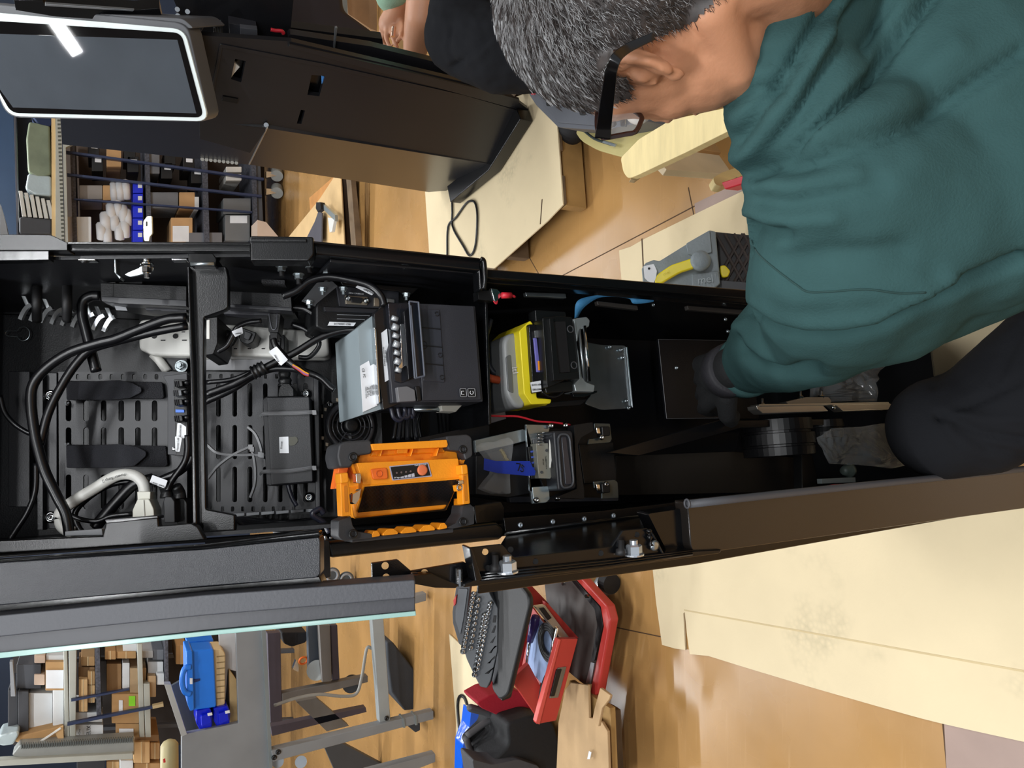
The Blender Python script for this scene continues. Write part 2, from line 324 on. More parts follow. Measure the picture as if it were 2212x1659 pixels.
# side face
S2 = Fr(A, g_ax, g_ax.cross(Zv), Zv)
if S2.ey.x < 0: S2.ey *= -1
slab('side_panel', S2, [(1079, 358), (1000, 409), (926, 415), (540, 356), (134, 312), (130, 252), (450, 262), (577, 277)], -.001, .02, KB2, e)
slab('side_trim', S2, [(576, 277), (579, 277), (540, 356), (537, 356)], -.006, .006, ALU, e)
for k in range(9): fin(cyl(NB(), S2.p(437+k*9.2, 344+k*1.0, -.006), S2.p(437+k*9.2, 344+k*1., 0), .007, n=10), 'vent_hole', M('lit_hole_rim', 'b9bbb6', .5), e)
bs = [PZ(*q, .125) for q in ((995, 440), (988, 405), (1062, 350), (1141, 238), (1150, 262), (1079, 372))]
fin(prism(NB(), bs, Vector((0, 0, .05))), 'base_foot', BLK, e, bev=.004)
fin(cyl(NB(), K2.p(575, 270, -.01), K2.p(576, 275, .01), .008), 'latch_pin', CHR, e)
# display head
dh = [PD(405, 64, 2.18), PD(449, 261, 2.29), PD(14, 250, 2.50), PD(-60, 40, 2.34)]
nx = (dh[1]-dh[0]).normalized(); up = (dh[3]-dh[0]); nn = nx.cross(up).normalized()
if nn.dot(Fv) < 0: nn *= -1
DS = Fr(dh[0], nx, nn, nn.cross(nx))
def rpoly(P, r=.0, n=5):
    out = []; m = len(P)
    for i in range(m):
        p = Vector(P[i]); a = (Vector(P[i-1])-p); b = (Vector(P[(i+1) % m])-p); a = a.normalized()*min(r, a.length*.4); b = b.normalized()*min(r, b.length*.4)
        for k in range(n+1):
            t = k/n; out.append(tuple((p+a)*(1-t)**2+p*2*t*(1-t)+(p+b)*t*t))
    return out
SQ = rpoly([(398, 63), (451, 262), (18, 251), (-90, 20)], 26)
WFR = M('white_bezel_frame', 'dfe9e8', .35)
fin(prism(NB(), pix(DS, rpoly([(404, 50), (453, 264), (16, 254), (-100, 0)], 28), .004), nn*.06), 'display_housing', M('grey_display_shell', '54565a', .5), e, bev=.004)
fin(prism(NB(), pix(DS, rpoly([(395, 40), (420, 62), (-100, 30), (-100, 12)], 10), .01), nn*.16), 'display_shell_side', M('grey_display_shell', '54565a', .5), e, bev=.004)
fin(prism(NB(), pix(DS, SQ, 0), nn*.012), 'display_bezel', WFR, e, bev=.001)
fin(prism(NB(), pix(DS, rpoly([(391, 71), (440, 254), (24, 244), (-90, 40)], 18), -.0015), nn*.01), 'display_glass', M('dark_display_glass', '0a0c10', .03, spec=.8), e)
fin(prism(NB(), pix(DS, [(383, 86), (424, 245), (28, 232), (-90, 70)], -.0022), nn*.001), 'display_screen', M('grey_idle_screen', '4a5057', .03, spec=.8), e)
# head internals and rim behind the display
slab('head_rim', K2, [(30, 0), (92, 2), (98, 12), (290, 22), (345, 18), (352, 50), (120, 36), (34, 22)], .1, .05, BLKG, e)
slab('head_rim', K2, [(97, 8), (290, 22), (287, 25), (97, 13)], .09, .01, M('pale_metal_edge', 'a0a4a8', .3, metal=.8), e)  # thin pale strip along the rim edge
slab('head_backplate', K2, [(350, -60), (640, -60), (625, 95), (440, 78), (400, 60)], .16, .1, BLKI, e)
slab('printer_bay', K2, [(495, 50), (555, 62), (556, 98), (497, 88)], .12, .04, DGR, e)
slab('printer_bay', K2, [(519, 60), (556, 64), (557, 98), (520, 92)], .1, .02, M('grey_plastic', '4c4e54', .5), e)
for k, (x, y) in enumerate(((383, 20), (405, 25), (424, 42), (403, 50), (384, 34))): fin(cyl(NB(), K2.p(x, y, .12), K2.p(x+1, y+5, .15), .007), 'hex_nut', CHR, e)
for k in range(4): slab('chrome_pin', K2, [(461+k*5, 60+k*-3), (464+k*5, 60-k*3), (466+k*5, 82), (462+k*5, 82)], .1, .02, CHR, e)
cable('black_lead', [K2.p(*q, .08) for q in ((424, 80), (437, 55), (450, 42), (465, 42), (473, 52))], .006, M('grey_lead', '6f7278', .4), parent=e)
cable('red_lead', [K2.p(*q, .1) for q in ((585, 64), (595, 66), (608, 67), (613, 73))], .006, M('red_insulation', 'c02432', .4), parent=e)
slab('yellow_tag', K2, [(612, 98), (616, 98), (616, 111), (612, 110)], .02, .01, YEL, e)
slab('body_rim', K2, [(622, 80), (627, 74), (800, 100), (1110, 175), (1100, 206), (1000, 178), (800, 128), (626, 92)], .09, .03, KB2, e)
slab('bright_edge', K2, [(724, 60), (729, 60), (724, 104), (720, 104)], .08, .01, M('pale_metal_edge', 'a0a4a8', .3, metal=.8), e)  # narrow pale strip on the body edge
slab('back_rim', K2, [(560, 48), (600, 56), (826, 84), (832, 128), (700, 100), (570, 70)], .25, .04, BLKI, e)
# ---------------- the open kiosk in front
KSK = empty('open_kiosk', (0, .95, 0), 'tall open black kiosk cabinet filled with wired components, door swung to the left', 'kiosk')
zj = 1.285
xr = KB.l(KB.p(1300, 612, 0)).x; xl = 0.
def bwall(name, x, th, z0, z1, y0=.0, y1=.36): return fin(lbox(NB(), KB, x, x+th, y0, y1, max(z0, .2), z1), name, BLKI, KSK, bev=.001)
bwall('side_wall', xr, .004, .09, 1.27, .004); bwall('side_wall', xl-.004, .004, .09, 1.27, .004)
fin(lbox(NB(), KB, xl-.004, xr+.004, .36, .366, .2, 1.27), 'back_wall', BLKI, KSK)
fin(lbox(NB(), KB, xl-.004, xr+.004, .0, .366, .195, .2), 'bottom_plate', BLKI, KSK)
fin(lbox(NB(), KB, .0, xr, .13, .36, .008, .195), 'plinth', BLK, KSK, bev=.002)
# head shell
hl = KH.l(KH.p(300, 1160, 0)).x; hr = KH.l(KH.p(300, 556, 0)).x; HT = .44
fin(lbox(NB(), KH, hr, hr+.004, .004, .24, -.02, HT), 'head_side_wall', BLKI, KSK); fin(lbox(NB(), KH, hl-.004, hl, .004, .24, -.02, HT), 'head_side_wall', BLKI, KSK)
fin(lbox(NB(), KH, hl-.004, hr+.004, .24, .246, -.06, HT), 'head_back_wall', BLKI, KSK)
fin(lbox(NB(), KH, hl-.004, hr+.004, .0, .246, HT, HT+.004), 'head_top', BLKI, KSK)
# right rail of the head
def ks(name, F, poly, d, th, mat=BLK, **k): return slab(name, F, poly, d, th, mat, KSK, **k)
ks('rail_flange', KH, [(-60, 505), (110, 507), (146, 524), (146, 541), (-60, 541)], -.012, .02, BLK)
ks('rail_face', KH, [(-60, 527), (541, 527), (541, 545), (537, 543), (-60, 541)], -.006, .02, BLK)
ks('rail_lip', KH, [(-60, 538), (106, 540), (106, 562), (-60, 564)], -.010, .012, BLKG)
ks('rail_edge', KH, [(145, 522), (541, 523), (541, 529), (145, 528)], -.016, .02, BLKG)
ks('rail_block', KH, rpoly([(540, 509), (677, 511), (678, 549), (666, 564), (540, 563)], 5), -.018, .022, BLK, bev=.002)
ks('rail_step', KH, [(540, 514), (662, 515), (662, 522), (540, 522)], -.021, .006, BLK)
# small hardware by the right rail
ks('hinge_arm', KH, [(168, 558), (206, 559), (206, 563), (168, 563)], .004, .01, CHR)
ks('hinge_arm', KH, [(370, 557), (404, 557), (404, 562), (370, 562)], .004, .01, CHR)
ks('lock_bracket', KH, [(246, 555), (250, 555), (252, 590), (262, 598), (258, 603), (246, 588)], .006, .012, STL)
fin(cyl(NB(), KH.p(316, 555, .01), KH.p(317, 572, .01), .0045, n=20), 'lock_barrel', CHR, KSK, smooth=True)
torus_m = fin(torus(NB(), KH.p(317, 571, .01), KH.ex, .006, .0016), 'lock_washer', CHR, KSK, smooth=True)
ks('lock_cam', KH, rpoly([(268, 593), (282, 586), (305, 577), (333, 579), (331, 585), (300, 594), (281, 598)], 4), .012, .003, STL)
nutbolt(KSK, KH.p(317, 577, .01), -KH.ex, .0055, CHR)
ks('latch_box', KH, rpoly([(406, 547), (460, 547), (468, 560), (465, 575), (411, 574), (406, 562)], 3), -.01, .03, BLKG, bev=.002)
fin(cyl(NB(), KH.p(412, 570, -.012), KH.p(463, 570, -.012), .0022), 'latch_roller', STL, KSK, smooth=True)
k = ks('lock_key', KH, rpoly([(309, 478), (317, 466), (329, 466), (330, 505), (324, 512), (323, 521), (311, 521), (309, 508)], 3), -.004, .002, M('nickel_key', 'd9d6c4', .2, metal=.9))
ks('key_hole', KH, rpoly([(315, 478), (318, 478), (318, 488), (315, 488)], 1), -.0048, .001, BPL)
# crossbar
ks('crossbar', KH, rpoly([(404, 575), (488, 575), (493, 598), (493, 663), (486, 669), (441, 685), (440, 820), (445, 1100), (507, 1112), (507, 1146), (420, 1150), (414, 820)], 4), .002, .012, BLK, bev=.0015)
ks('crossbar_lip', KH, [(404, 575), (409, 575), (419, 820), (425, 1150), (416, 1150), (411, 820)], -.008, .014, BLKG, bev=.001)
# left rail of the head, with its stepped catch plate
ks('left_rail', KH, [(-60, 1170), (221, 1158), (228, 1130), (237, 1124), (330, 1118), (341, 1115), (343, 1136), (413, 1130), (427, 1137), (443, 1166), (440, 1172), (-60, 1202)], -.03, .012, BLK, bev=.0025)
ks('left_rail_catch', KH, [(225, 1122), (341, 1113), (342, 1120), (230, 1131)], -.036, .02, BLKG)
ks('left_rail_lip', KH, [(-60, 1196), (445, 1168), (448, 1176), (690, 1143), (690, 1150), (-60, 1210)], -.034, .02, BLKG, bev=.002)
ks('left_trim', KH, [(140, 1148), (220, 1142), (222, 1156), (140, 1158)], .02, .01, GRY)
# body rails
ks('body_rail', KB, [(676, 520), (1036, 557), (1043, 566), (1046, 626), (1036, 627), (1034, 586), (680, 549)], -.006, .02, BLK, bev=.004)
ks('body_rail_edge', KB, [(676, 520), (1036, 557), (1040, 561), (676, 525)], -.012, .02, BLKG, bev=.001)
fin(tube(NB(), [KB.p(1038, 559, -.008), KB.p(1045, 566, -.008), KB.p(1047, 600, -.008), KB.p(1045, 625, -.004)], .0035), 'rail_end_bead', BLKG, KSK, smooth=True)
ks('lower_rail', KB, [(1046, 580), (1300, 600), (1640, 628), (1960, 658), (1960, 676), (1640, 648), (1300, 620), (1047, 600)], .0, .02, BLK, bev=.002)
ks('lower_rail_inner', KB, [(1046, 600), (1300, 620), (1960, 676), (1960, 690), (1300, 630), (1047, 611)], .012, .02, BLKG, bev=.001)
for a, b, c_, d_ in ((1135, 631, 1222, 634), (1290, 650, 1377, 660), (1485, 660, 1640, 672)):
    ks('mounting_slat', KB, [(a, b), (c_, d_), (c_+2, d_+10), (a+2, b+9)], .05, .008, M('satin_slat', '3a3633', .4) if a > 1200 else STL)
for x, y in ((190, 292), ):
    pass
for x, y in ((1112, 617), (1185, 625), (1100, 618), (1410, 659), (1566, 690), (1571, 716), (1460, 795)): screw(KSK, KB.p(x, y, .06), -KB.ey, .003)
for x, y in ((608, 575), (645, 592), (668, 568), (705, 587)):
    nutbolt(KSK, KB.p(x, y, .05), -KB.ex, .005)
    fin(cyl(NB(), KB.p(x, y+10, .05), KB.p(x+1, y+22, .05), .003), 'rubber_stud', RUB, KSK)
ks('dark_window_plate', KB, [(736, 568), (820, 574), (902, 604), (740, 590)], .06, .004, SMK)
ks('rivet_bar', KB, [(738, 588), (902, 603), (902, 605), (738, 590)], .055, .004, STL)
# equipment plates
def slotrow(x, y0, y1, w): return rr(x, y0, x+w, y1, w*.45, 3)
h1 = []
for i, x in enumerate((142, 180, 218, 256, 292, 328)):
    h1 += [slotrow(x, 865, 910, 12), slotrow(x, 923, 968, 12), slotrow(x, 1025, 1100, 12)]
for i in range(8): h1.append(rr(164+i*24.3, 808, 172+i*24.3, 820, 3, 2))
PLT = M('grey_black_equipment_plate', '1c1d22', .38, bump=.08, bs=900)
ks('equipment_plate_side', KH, [(96, 805), (123, 805), (123, 1142), (96, 1142)], .20, .01, PLT)
o = holed('equipment_plate', KH, [(126, 803), (404, 803), (404, 1122), (128, 1122)], h1, .185, .003, PLT, KSK)
for y in (855, 1117):
    fin(lathe(NB(), KH.p(110, y, .199), -KH.ey, [(0, .0075), (.002, .0075), (.003, .0055), (.003, .004), (.001, .004), (.001, .002), (.004, .0015)], 20), 'panel_screw', CHR, KSK, smooth=True)
ks('cover_strip', KH, [(18, 802), (64, 802), (64, 1095), (18, 1095)], .20, .012, PLT)
ks('slotted_edge', KH, [(78, 805), (93, 805), (93, 1145), (80, 1145)], .19, .012, BLKI)
h2 = []
for x in (467, 502, 535, 568, 600, 632, 655):
    h2 += [slotrow(x, 828, 900, 10), slotrow(x, 918, 992, 10), slotrow(x, 1008, 1085, 10)]
for i in range(9): h2 += [rr(450+i*24, 808, 457+i*24, 818, 2, 2), rr(455+i*22, 1094, 462+i*22, 1105, 2, 2)]
holed('equipment_plate', KH, [(443, 803), (676, 803), (682, 1110), (445, 1110)], h2, .185, .003, PLT, KSK)
ks('plate_flange', KH, [(676, 803), (688, 806), (692, 1105), (682, 1110)], .16, .03, PLT)
for x, y in ((661, 851), (668, 1074)): fin(lathe(NB(), KH.p(x, y, .18), -KH.ey, [(0, .0065), (.003, .0065), (.005, .004), (.005, .0025), (.002, .002)], 16), 'panel_screw', CHR, KSK, smooth=True)
ks('white_backing', KH, [(443, 776), (606, 776), (606, 800), (443, 800)], .21, .004, M('pale_backing_plate', 'a5a5a8', .4))
ks('backing_bracket', KH, [(357, 772), (404, 772), (404, 801), (357, 801)], .205, .004, PLT)
nutbolt(KSK, KH.p(392, 791, .2), -KH.ey, .006)
# bright strips painted for light through the right wall louvres; keyhole outline
LV = M('painted_slot_light', 'b9bdc0', .25, metal=.7)
for i in range(9):
    x = 45+i*22.5; y = i*3.2
    fin(tube(NB(), [KH.p(x+24, 658+y, .15), KH.p(x+14, 664+y, .152), KH.p(x+5, 678+y, .156), KH.p(x, 690+y, .158)], .0034, n=4), 'louvre_light_strip', LV, KSK)
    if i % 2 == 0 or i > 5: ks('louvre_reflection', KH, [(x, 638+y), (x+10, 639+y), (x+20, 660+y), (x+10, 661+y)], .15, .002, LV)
for x in (80, 145): fin(tube(NB(), [KH.p(x, 606, .12), KH.p(x, 650, .10), KH.p(x, 692, .12)], .0055), 'cable_clip', RUB, KSK, smooth=True)
kp = [KH.p(50+14*math.cos(t), 721+15*math.sin(t), .232) for t in [math.radians(a) for a in range(-155, 156, 14)]]+[KH.p(30, 727, .232), KH.p(15, 725, .232), KH.p(12, 720, .232), KH.p(16, 715, .232), KH.p(31, 715, .232), KH.p(36, 714, .232)]
fin(tube(NB(), kp, .0006, n=5, k=2), 'keyhole_outline', STL, KSK)
ks('rear_seam', KH, [(0, 677), (300, 689), (300, 691), (0, 679)], .225, .003, BLKG)
# body internals: dividers and panels
ks('divider_plate', KB, [(1046, 600), (1052, 600), (1062, 915), (1056, 918)], .03, .2, BLK)
ks('sloping_shelf', KB, [(905, 945), (1050, 915), (1058, 920), (1058, 950), (905, 965)], .12, .01, BLKI)
ks('battery_panel', KB, [(1422, 733), (1620, 736), (1640, 905), (1440, 904)], .24, .006, BLKI)
WRE = M('thin_pale_edge', '8a8a8c', .35, metal=.6)  # pale lines along the panel edges
for a, b in (((1422, 733), (1600, 736)), ((1422, 733), (1440, 904)), ((1440, 904), (1560, 903))):
    fin(cyl(NB(), KB.p(*a, .238), KB.p(*b, .238), .0006, n=6), 'panel_edge', WRE, KSK)
ks('tilted_panel', KB, [(1310, 978), (1582, 899), (1590, 908), (1780, 905), (1780, 918), (1600, 925), (1380, 985)], .04, .01, BLK, bev=.001)
ks('inner_divider', KB, [(1340, 975), (1600, 922), (1590, 975), (1345, 985)], .07, .01, BLKG)
ks('lower_liner', KB, [(1330, 985), (1580, 975), (1735, 990), (1735, 1062), (1330, 1070)], .22, .01, M('satin_liner', '2b2723', .42))
ks('liner_post', KB, [(1731, 905), (1735, 905), (1772, 1055), (1733, 1057)], .16, .02, BLK)
ks('curved_zinc_plate', KB, rpoly([(1262, 738), (1300, 745), (1353, 746), (1366, 882), (1300, 886), (1262, 872), (1280, 850), (1262, 830)], 8), .13, .003, STL)
ks('zinc_plate', KB, [(1048, 850), (1086, 840), (1094, 905), (1060, 915)], .14, .003, M('blue_grey_zinc', '8b8fa2', .35, metal=.7))
for x, y in ((1316, 750), (1343, 773), (1352, 866), (1357, 881), (1340, 756)): screw(KSK, KB.p(x, y, .128), -KB.ey, .0035)
fin(cyl(NB(), KB.p(1354, 750, .127), KB.p(1366, 880, .127), .0014, n=6), 'plate_hem', CHR, KSK)
ks('side_bracket', KB, [(1195, 868), (1270, 862), (1255, 875), (1120, 885), (1100, 880)], .1, .003, BLKI)
# hinge with screws down the left jamb
ks('left_jamb', KB, [(690, 1172), (1095, 1128), (1320, 1110), (1500, 1085), (1980, 1030), (1980, 1060), (1500, 1112), (1095, 1158), (690, 1205)], -.002, .02, BLKG, bev=.002)
ks('hinge_leaf', KB, [(1088, 1119), (1300, 1104), (1480, 1083), (1480, 1098), (1300, 1128), (1092, 1149)], -.006, .005, BLK, bev=.0008)
fin(cyl(NB(), KB.p(1090, 1152, -.006), KB.p(1480, 1102, -.006), .0028), 'hinge_pin', BLKG, KSK, smooth=True)
for x, y in ((1124, 1134), (1194, 1127), (1262, 1121), (1325, 1114), (1387, 1108), (1445, 1102)):
    fin(lathe(NB(), KB.p(x, y, -.006), -KB.ey, [(0, .0032), (.0016, .003), (.0022, .0015), (.0012, .001)], 14), 'hinge_screw', M('blued_zinc_screw', 'b8c6d2', .3, metal=.7), KSK, smooth=True)
ks('jamb_bracket', KB, rpoly([(1024, 1092), (1083, 1084), (1090, 1098), (1090, 1125), (1028, 1132)], 3), -.004, .03, BLKG, bev=.002)
ks('upper_jamb', KB, [(700, 1168), (1075, 1126), (1088, 1140), (1092, 1158), (1080, 1166), (712, 1206)], -.014, .03, BLK, bev=.005)
ks('jamb_post', KB, rpoly([(691, 1165), (712, 1168), (715, 1246), (698, 1252), (692, 1240)], 3), -.03, .03, BLKG, bev=.003)
for k in range(6): ks('grey_edging', KH, [(500+k*32, 1110-k*2), (528+k*32, 1108-k*2), (528+k*32, 1114-k*2), (500+k*32, 1117-k*2)], .17, .006, GRY, bev=.0005)
for a in ((700, 1158), (712, 1160), (722, 1157)): ks('light_slot', KB, [a, (a[0]+5, a[1]-1), (a[0]+9, a[1]+8), (a[0]+3, a[1]+9)], .01, .003, LV)
# ---------------- lower door: its free edge faces the camera
DOR = empty('kiosk_door', NR.p(2000, 1120, 0), 'lower kiosk door swung open on the left, edge on, with rubber seal and reflective face', 'door')
e = DOR
slab('door_edge', NR, rpoly([(1484, 1086), (2500, 985), (2500, 1058), (1506, 1197), (1500, 1200), (1492, 1180), (1488, 1120)], 4), 0, .02, M('gloss_black_door_skin', '211d1a', .24, bump=.05, bs=60, coat=.4), e, bev=.006, seg=4)
fin(tube(NB(), [NR.p(1486, 1089, -.004), NR.p(1850, 1050, -.004), NR.p(2500, 984, -.004)], .0042, n=12, k=3), 'rubber_seal', M('grey_rubber_seal', '45464a', .55), e, smooth=True)
fin(torus(NB(), NR.p(1484, 1088, -.004), Vector((0, .1, 1)), .0042, .0012, n=14, m=6), 'seal_end', M('grey_rubber_seal', '45464a', .55), e, smooth=True)
hp = [KB.p(1092, 1156, -.004), KB.p(1500, 1100, -.004), KB.p(1960, 1052, -.004)]
nr = [NR.p(1030, 1255, .01), NR.p(1500, 1195, .01), NR.p(2300, 1060, .01)]
bm = NB()
q = [hp[0], hp[1], hp[2], nr[2], nr[1], nr[0]]; nd = (hp[1]-nr[1]).cross(Zv).normalized()*.012
if nd.x > 0: nd *= -1
prism(bm, q, nd); fin(bm, 'door_inner_skin', BLKG, e, bev=.002)
slab('door_end_plate', NR, rpoly([(1400, 1110), (1480, 1098), (1494, 1104), (1502, 1180), (1494, 1194), (1420, 1202), (1440, 1190)], 6), .012, .02, BLKG, e, bev=.003)
slab('mount_rail', NR, rpoly([(1014, 1184), (1085, 1176), (1112, 1205), (1322, 1181), (1346, 1146), (1400, 1141), (1431, 1196), (1428, 1203), (1040, 1250), (1024, 1252)], 3), 0, .004, BLK, e, bev=.001)
slab('rail_end_flange', NR, [(1014, 1184), (1020, 1183), (1042, 1252), (1028, 1256)], -.012, .016, BLKG, e)
for t in range(3): fin(tube(NB(), [NR.p(1040, 1240+t*6, -.002-t*.002), NR.p(1300, 1213+t*6, -.002-t*.002), NR.p(1495, 1189+t*4, -.002-t*.002)], .0016, n=6, k=2), 'rail_ridge', BLKG, e, smooth=True)
slab('rail_base', NR, [(1000, 1262), (1036, 1246), (1500, 1190), (1560, 1187), (1556, 1196), (1300, 1232), (1100, 1258), (1002, 1270)], -.004, .02, BLK, e, bev=.002)
for x, y in ((1097, 1230), (1370, 1193)):
    c = NR.p(x, y+6, -.01); ax = NR.p(x-1, y-20, -.01)-c; ax.normalize()
    bm = NB(); lathe(bm, c, ax, [(0, .0095), (.0015, .0095)], 18); lathe(bm, c+ax*.0015, ax, [(0, .0078), (.0075, .0078), (.009, .0062)], 6); cyl(bm, c+ax*.009, c+ax*.0145, .004, n=12)
    fin(bm, 'lock_nut', M('bright_nut', 'c9cfd6', .22, metal=.85), e)
fin(lathe(NB(), NR.p(1413, 1178, -.003), -NR.ey, [(0, .0055), (.002, .005), (.003, .002)], 16), 'washer', STL, e, smooth=True)
for x, y in ((1157, 1213), (1298, 1195), (1103, 1187), (1054, 1227), (1376, 1155)): fin(cyl(NB(), NR.p(x, y, -.0012), NR.p(x, y, .001), .0026, n=14), 'rail_hole', M('deep_hole', '020203', .9), e)
fin(cyl(NB(), NR.p(1048, 1192, -.0012), NR.p(1048, 1192, .001), .0028, n=14), 'rail_hole', M('see_through_hole_edge', 'c59c66', .7), e)
for x, y in ((1070, 1226), (1342, 1190)): fin(lathe(NB(), NR.p(x, y+8, -.006), NR.p(x, y-10, -.006)-NR.p(x, y+8, -.006), [(0, .0055), (.005, .005), (.006, .003), (.014, .0028)], 14), 'rubber_bumper', RUB, e, smooth=True)
fin(tube(NB(), [NR.p(1402, 1143, -.003), NR.p(1403, 1158, -.003), NR.p(1406, 1178, -.003)], lambda t: .0022+.0012*math.sin(t*14), n=8), 'weld_bead', BLKG, e, smooth=True)
fin(tube(NB(), [NR.p(1402, 1143, -.002), NR.p(1418, 1170, -.002), NR.p(1432, 1198, -.002)], .0012, n=6), 'fold_edge', BLKG, e)
# upper bracket with studs
e = empty('mount_bracket', NR.p(900, 1240, 0), 'black perforated steel bracket left of the work lamp with two threaded studs', 'bracket')
slab('bracket_plate', NR, rpoly([(804, 1217), (860, 1209), (889, 1234), (1004, 1214), (1018, 1230), (1012, 1262), (805, 1256)], 2), .01, .004, BLK, e, bev=.001)
slab('bracket_foot', NR, [(895, 1244), (932, 1240), (992, 1264), (985, 1271), (940, 1270), (896, 1262)], -.006, .012, BLKG, e)
for x, y in ((832, 1222), (834, 1247), (917, 1237)): fin(cyl(NB(), NR.p(x, y, .0085), NR.p(x, y, .011), .003, n=14), 'bracket_hole', M('see_through_hole_edge', 'c59c66', .7), e)
def stud(x, y0, y1, r):
    a, b = NR.p(x, y0, .004), NR.p(x, y1, .004); d = (b-a).normalized(); L = (b-a).length; bm = NB(); n = 12
    lathe(bm, a, d, sum([[(L*(i)/n, r), (L*(i+.5)/n, r*.8)] for i in range(n)], []), 12); return fin(bm, 'threaded_stud', CHR, e)
stud(992, 1265, 1226, .0037); stud(895, 1246, 1236, .003)
# ---------------- touchscreen door of the head, swung open
e = empty('screen_door', KH.p(400, 1280, 0), 'touchscreen door of the open kiosk seen edge on, grey with an aqua glass edge', 'door')
HN = Fr(NR.p(690, 1200, 0), kx, KH.ey, KH.ez)
slab('door_frame', HN, rpoly([(-70, 1219), (440, 1186), (690, 1160), (692, 1170), (692, 1240), (684, 1248), (440, 1267), (-70, 1314)], 4), 0, .03, M('textured_grey_powder_coat', '25272c', .28, bump=.22, bs=1300, var=.05), e, bev=.003)
slab('door_frame_lip', HN, [(-70, 1214), (440, 1178), (690, 1147), (692, 1158), (440, 1184), (-70, 1221)], -.004, .02, BLKG, e, bev=.002)
slab('dark_recess', HN, [(-70, 1310), (690, 1245), (700, 1266), (-70, 1340)], .02, .03, BLKG, e)
SHL = M('grey_screen_shell', '46484e', .5, bump=.1, bs=400); SH2 = M('dark_screen_shell', '33343a', .4, bump=.05, bs=200)
slab('screen_shell', HN, rpoly([(-70, 1336), (440, 1285), (897, 1252), (897, 1292), (440, 1330), (-70, 1383)], 5), -.01, .04, SHL, e, bev=.002)
slab('screen_shell_step', HN, rpoly([(-70, 1380), (440, 1327), (897, 1290), (896, 1320), (440, 1362), (-70, 1420)], 3), -.004, .04, SH2, e, bev=.003)
slab('screen_glass', HN, [(-70, 1417), (440, 1364), (898, 1320), (899, 1330), (440, 1374), (-70, 1430)], -.006, .04, M('aqua_glass_edge', '8fb3ad', .2), e, bev=.0005)
# ---------------- equipment inside the open kiosk
def thing(name, c, label, cat, group=None): return empty(name, c, label, cat, group)
# --- receipt printer (its own tilted frame)
e = thing('receipt_printer', KB.p(930, 780, .05), 'black receipt printer with grey top plate and white labels, beside the orange lamp', 'printer')
P3 = Fr(KB.p(930, 780, .02), kx, ky, Zv)
slab('printer_body', P3, rpoly([(866, 654), (1027, 661), (1044, 868), (848, 870), (838, 760)], 3), 0, .12, M('dark_grey_printer_case', '2e2f35', .5, bump=.1, bs=900), e, bev=.003)
slab('printer_face', P3, rpoly([(905, 655), (1024, 661), (1040, 864), (912, 866)], 3), -.003, .01, M('dark_grey_printer_case', '37383f', .5), e, bev=.002)
T3 = Fr(P3.p(840, 760, 0), kx, ky, Zv)
slab('printer_head_cover', P3, rpoly([(808, 677), (838, 652), (862, 655), (870, 870), (828, 886), (815, 800)], 3), .008, .12, M('glossy_black_printer_part', '141417', .2), e, bev=.002)
slab('top_plate', P3, rpoly([(773, 708), (808, 679), (821, 862), (824, 884), (784, 896), (778, 800)], 2), .016, .1, M('blue_grey_steel_cover', '8b979c', .45), e, bev=.002)
slab('plate_edge', P3, [(808, 706), (813, 712), (822, 868), (818, 872)], .004, .012, CHR, e, bev=.0005)
lb = slab('rating_label', P3, [(778, 790), (797, 779), (800, 790), (809, 785), (815, 876), (784, 890)], .0145, .001, WHL, e, bev=0)
for k in range(7): textp(('MADE IN CHINA', 'IP20  24V 2.1A', 'CE  FC  UL', 'CAN ICES-3 B', 'SERIAL 0Y4417', 'MODEL M338A', 'TYPE TM')[k % 7], P3, 790+k*3.4, 848-k*1.2, .0142, 88, 2.5, INK, lb)
textp('CE  FC', P3, 785, 806, .0142, 80, 5, INK, lb)
lb = slab('caution_label', P3, [(824, 719), (836, 710), (844, 818), (832, 825)], .0065, .001, WHL, e, bev=0)
for k in range(3): textp(('CAUTION HOT SURFACE', 'AVERTISSEMENT', 'ACHTUNG  LAMPE')[k], P3, 829+k*4, 770, .0062, 86, 2.6, INK, lb)
slab('clear_housing', P3, rpoly([(838, 654), (905, 653), (912, 812), (866, 828), (852, 824)], 3), -.002, .02, SMK, e, bev=.002)
st = slab('metal_tear_bar', P3, rpoly([(865, 699), (873, 699), (878, 788), (864, 800), (858, 798), (866, 780)], 2), -.006, .004, CHR, e)
for k in range(7): fin(cyl(NB(), P3.p(846+k*1.4, 686+k*18.5, -.006), P3.p(859+k*1.2, 690+k*18.5, -.006), .003+.001*(k % 2)), 'gear_wheel', M('clear_polished_plastic', 'b4b8bc', .15, metal=.4), e, smooth=True)
slab('black_guide', P3, [(872, 672), (888, 660), (897, 812), (882, 820)], -.012, .02, M('glossy_black_printer_part', '141417', .2), e, bev=.001)
tr = slab('paper_tray', P3, [(884, 651), (904, 653), (917, 812), (896, 817)], -.022, .004, M('smoked_tray', '181a22', .1, alpha=.8), e)
for a, b in (((884, 651), (904, 653)), ((904, 653), (917, 812)), ((917, 812), (896, 817)), ((896, 817), (884, 651)), ((887, 660), (900, 815))):
    fin(cyl(NB(), P3.p(*a, -.023), P3.p(*b, -.023), .0011, n=6), 'tray_rim', M('tray_rim_plastic', '5a5f6a', .15), tr)
wp = slab('clear_window', P3, rpoly([(906, 667), (950, 669), (961, 826), (915, 822)], 3), -.0045, .002, M('smoky_window', '33343b', .25, coat=.3), e)
for k in range(3): slab('window_rib', P3, [(911+k*3, 706+k*39), (952+k*3, 710+k*39), (952+k*3, 712+k*39), (911+k*3, 708+k*39)], -.0055, .001, M('rib_black', '151518', .3), wp, bev=0)
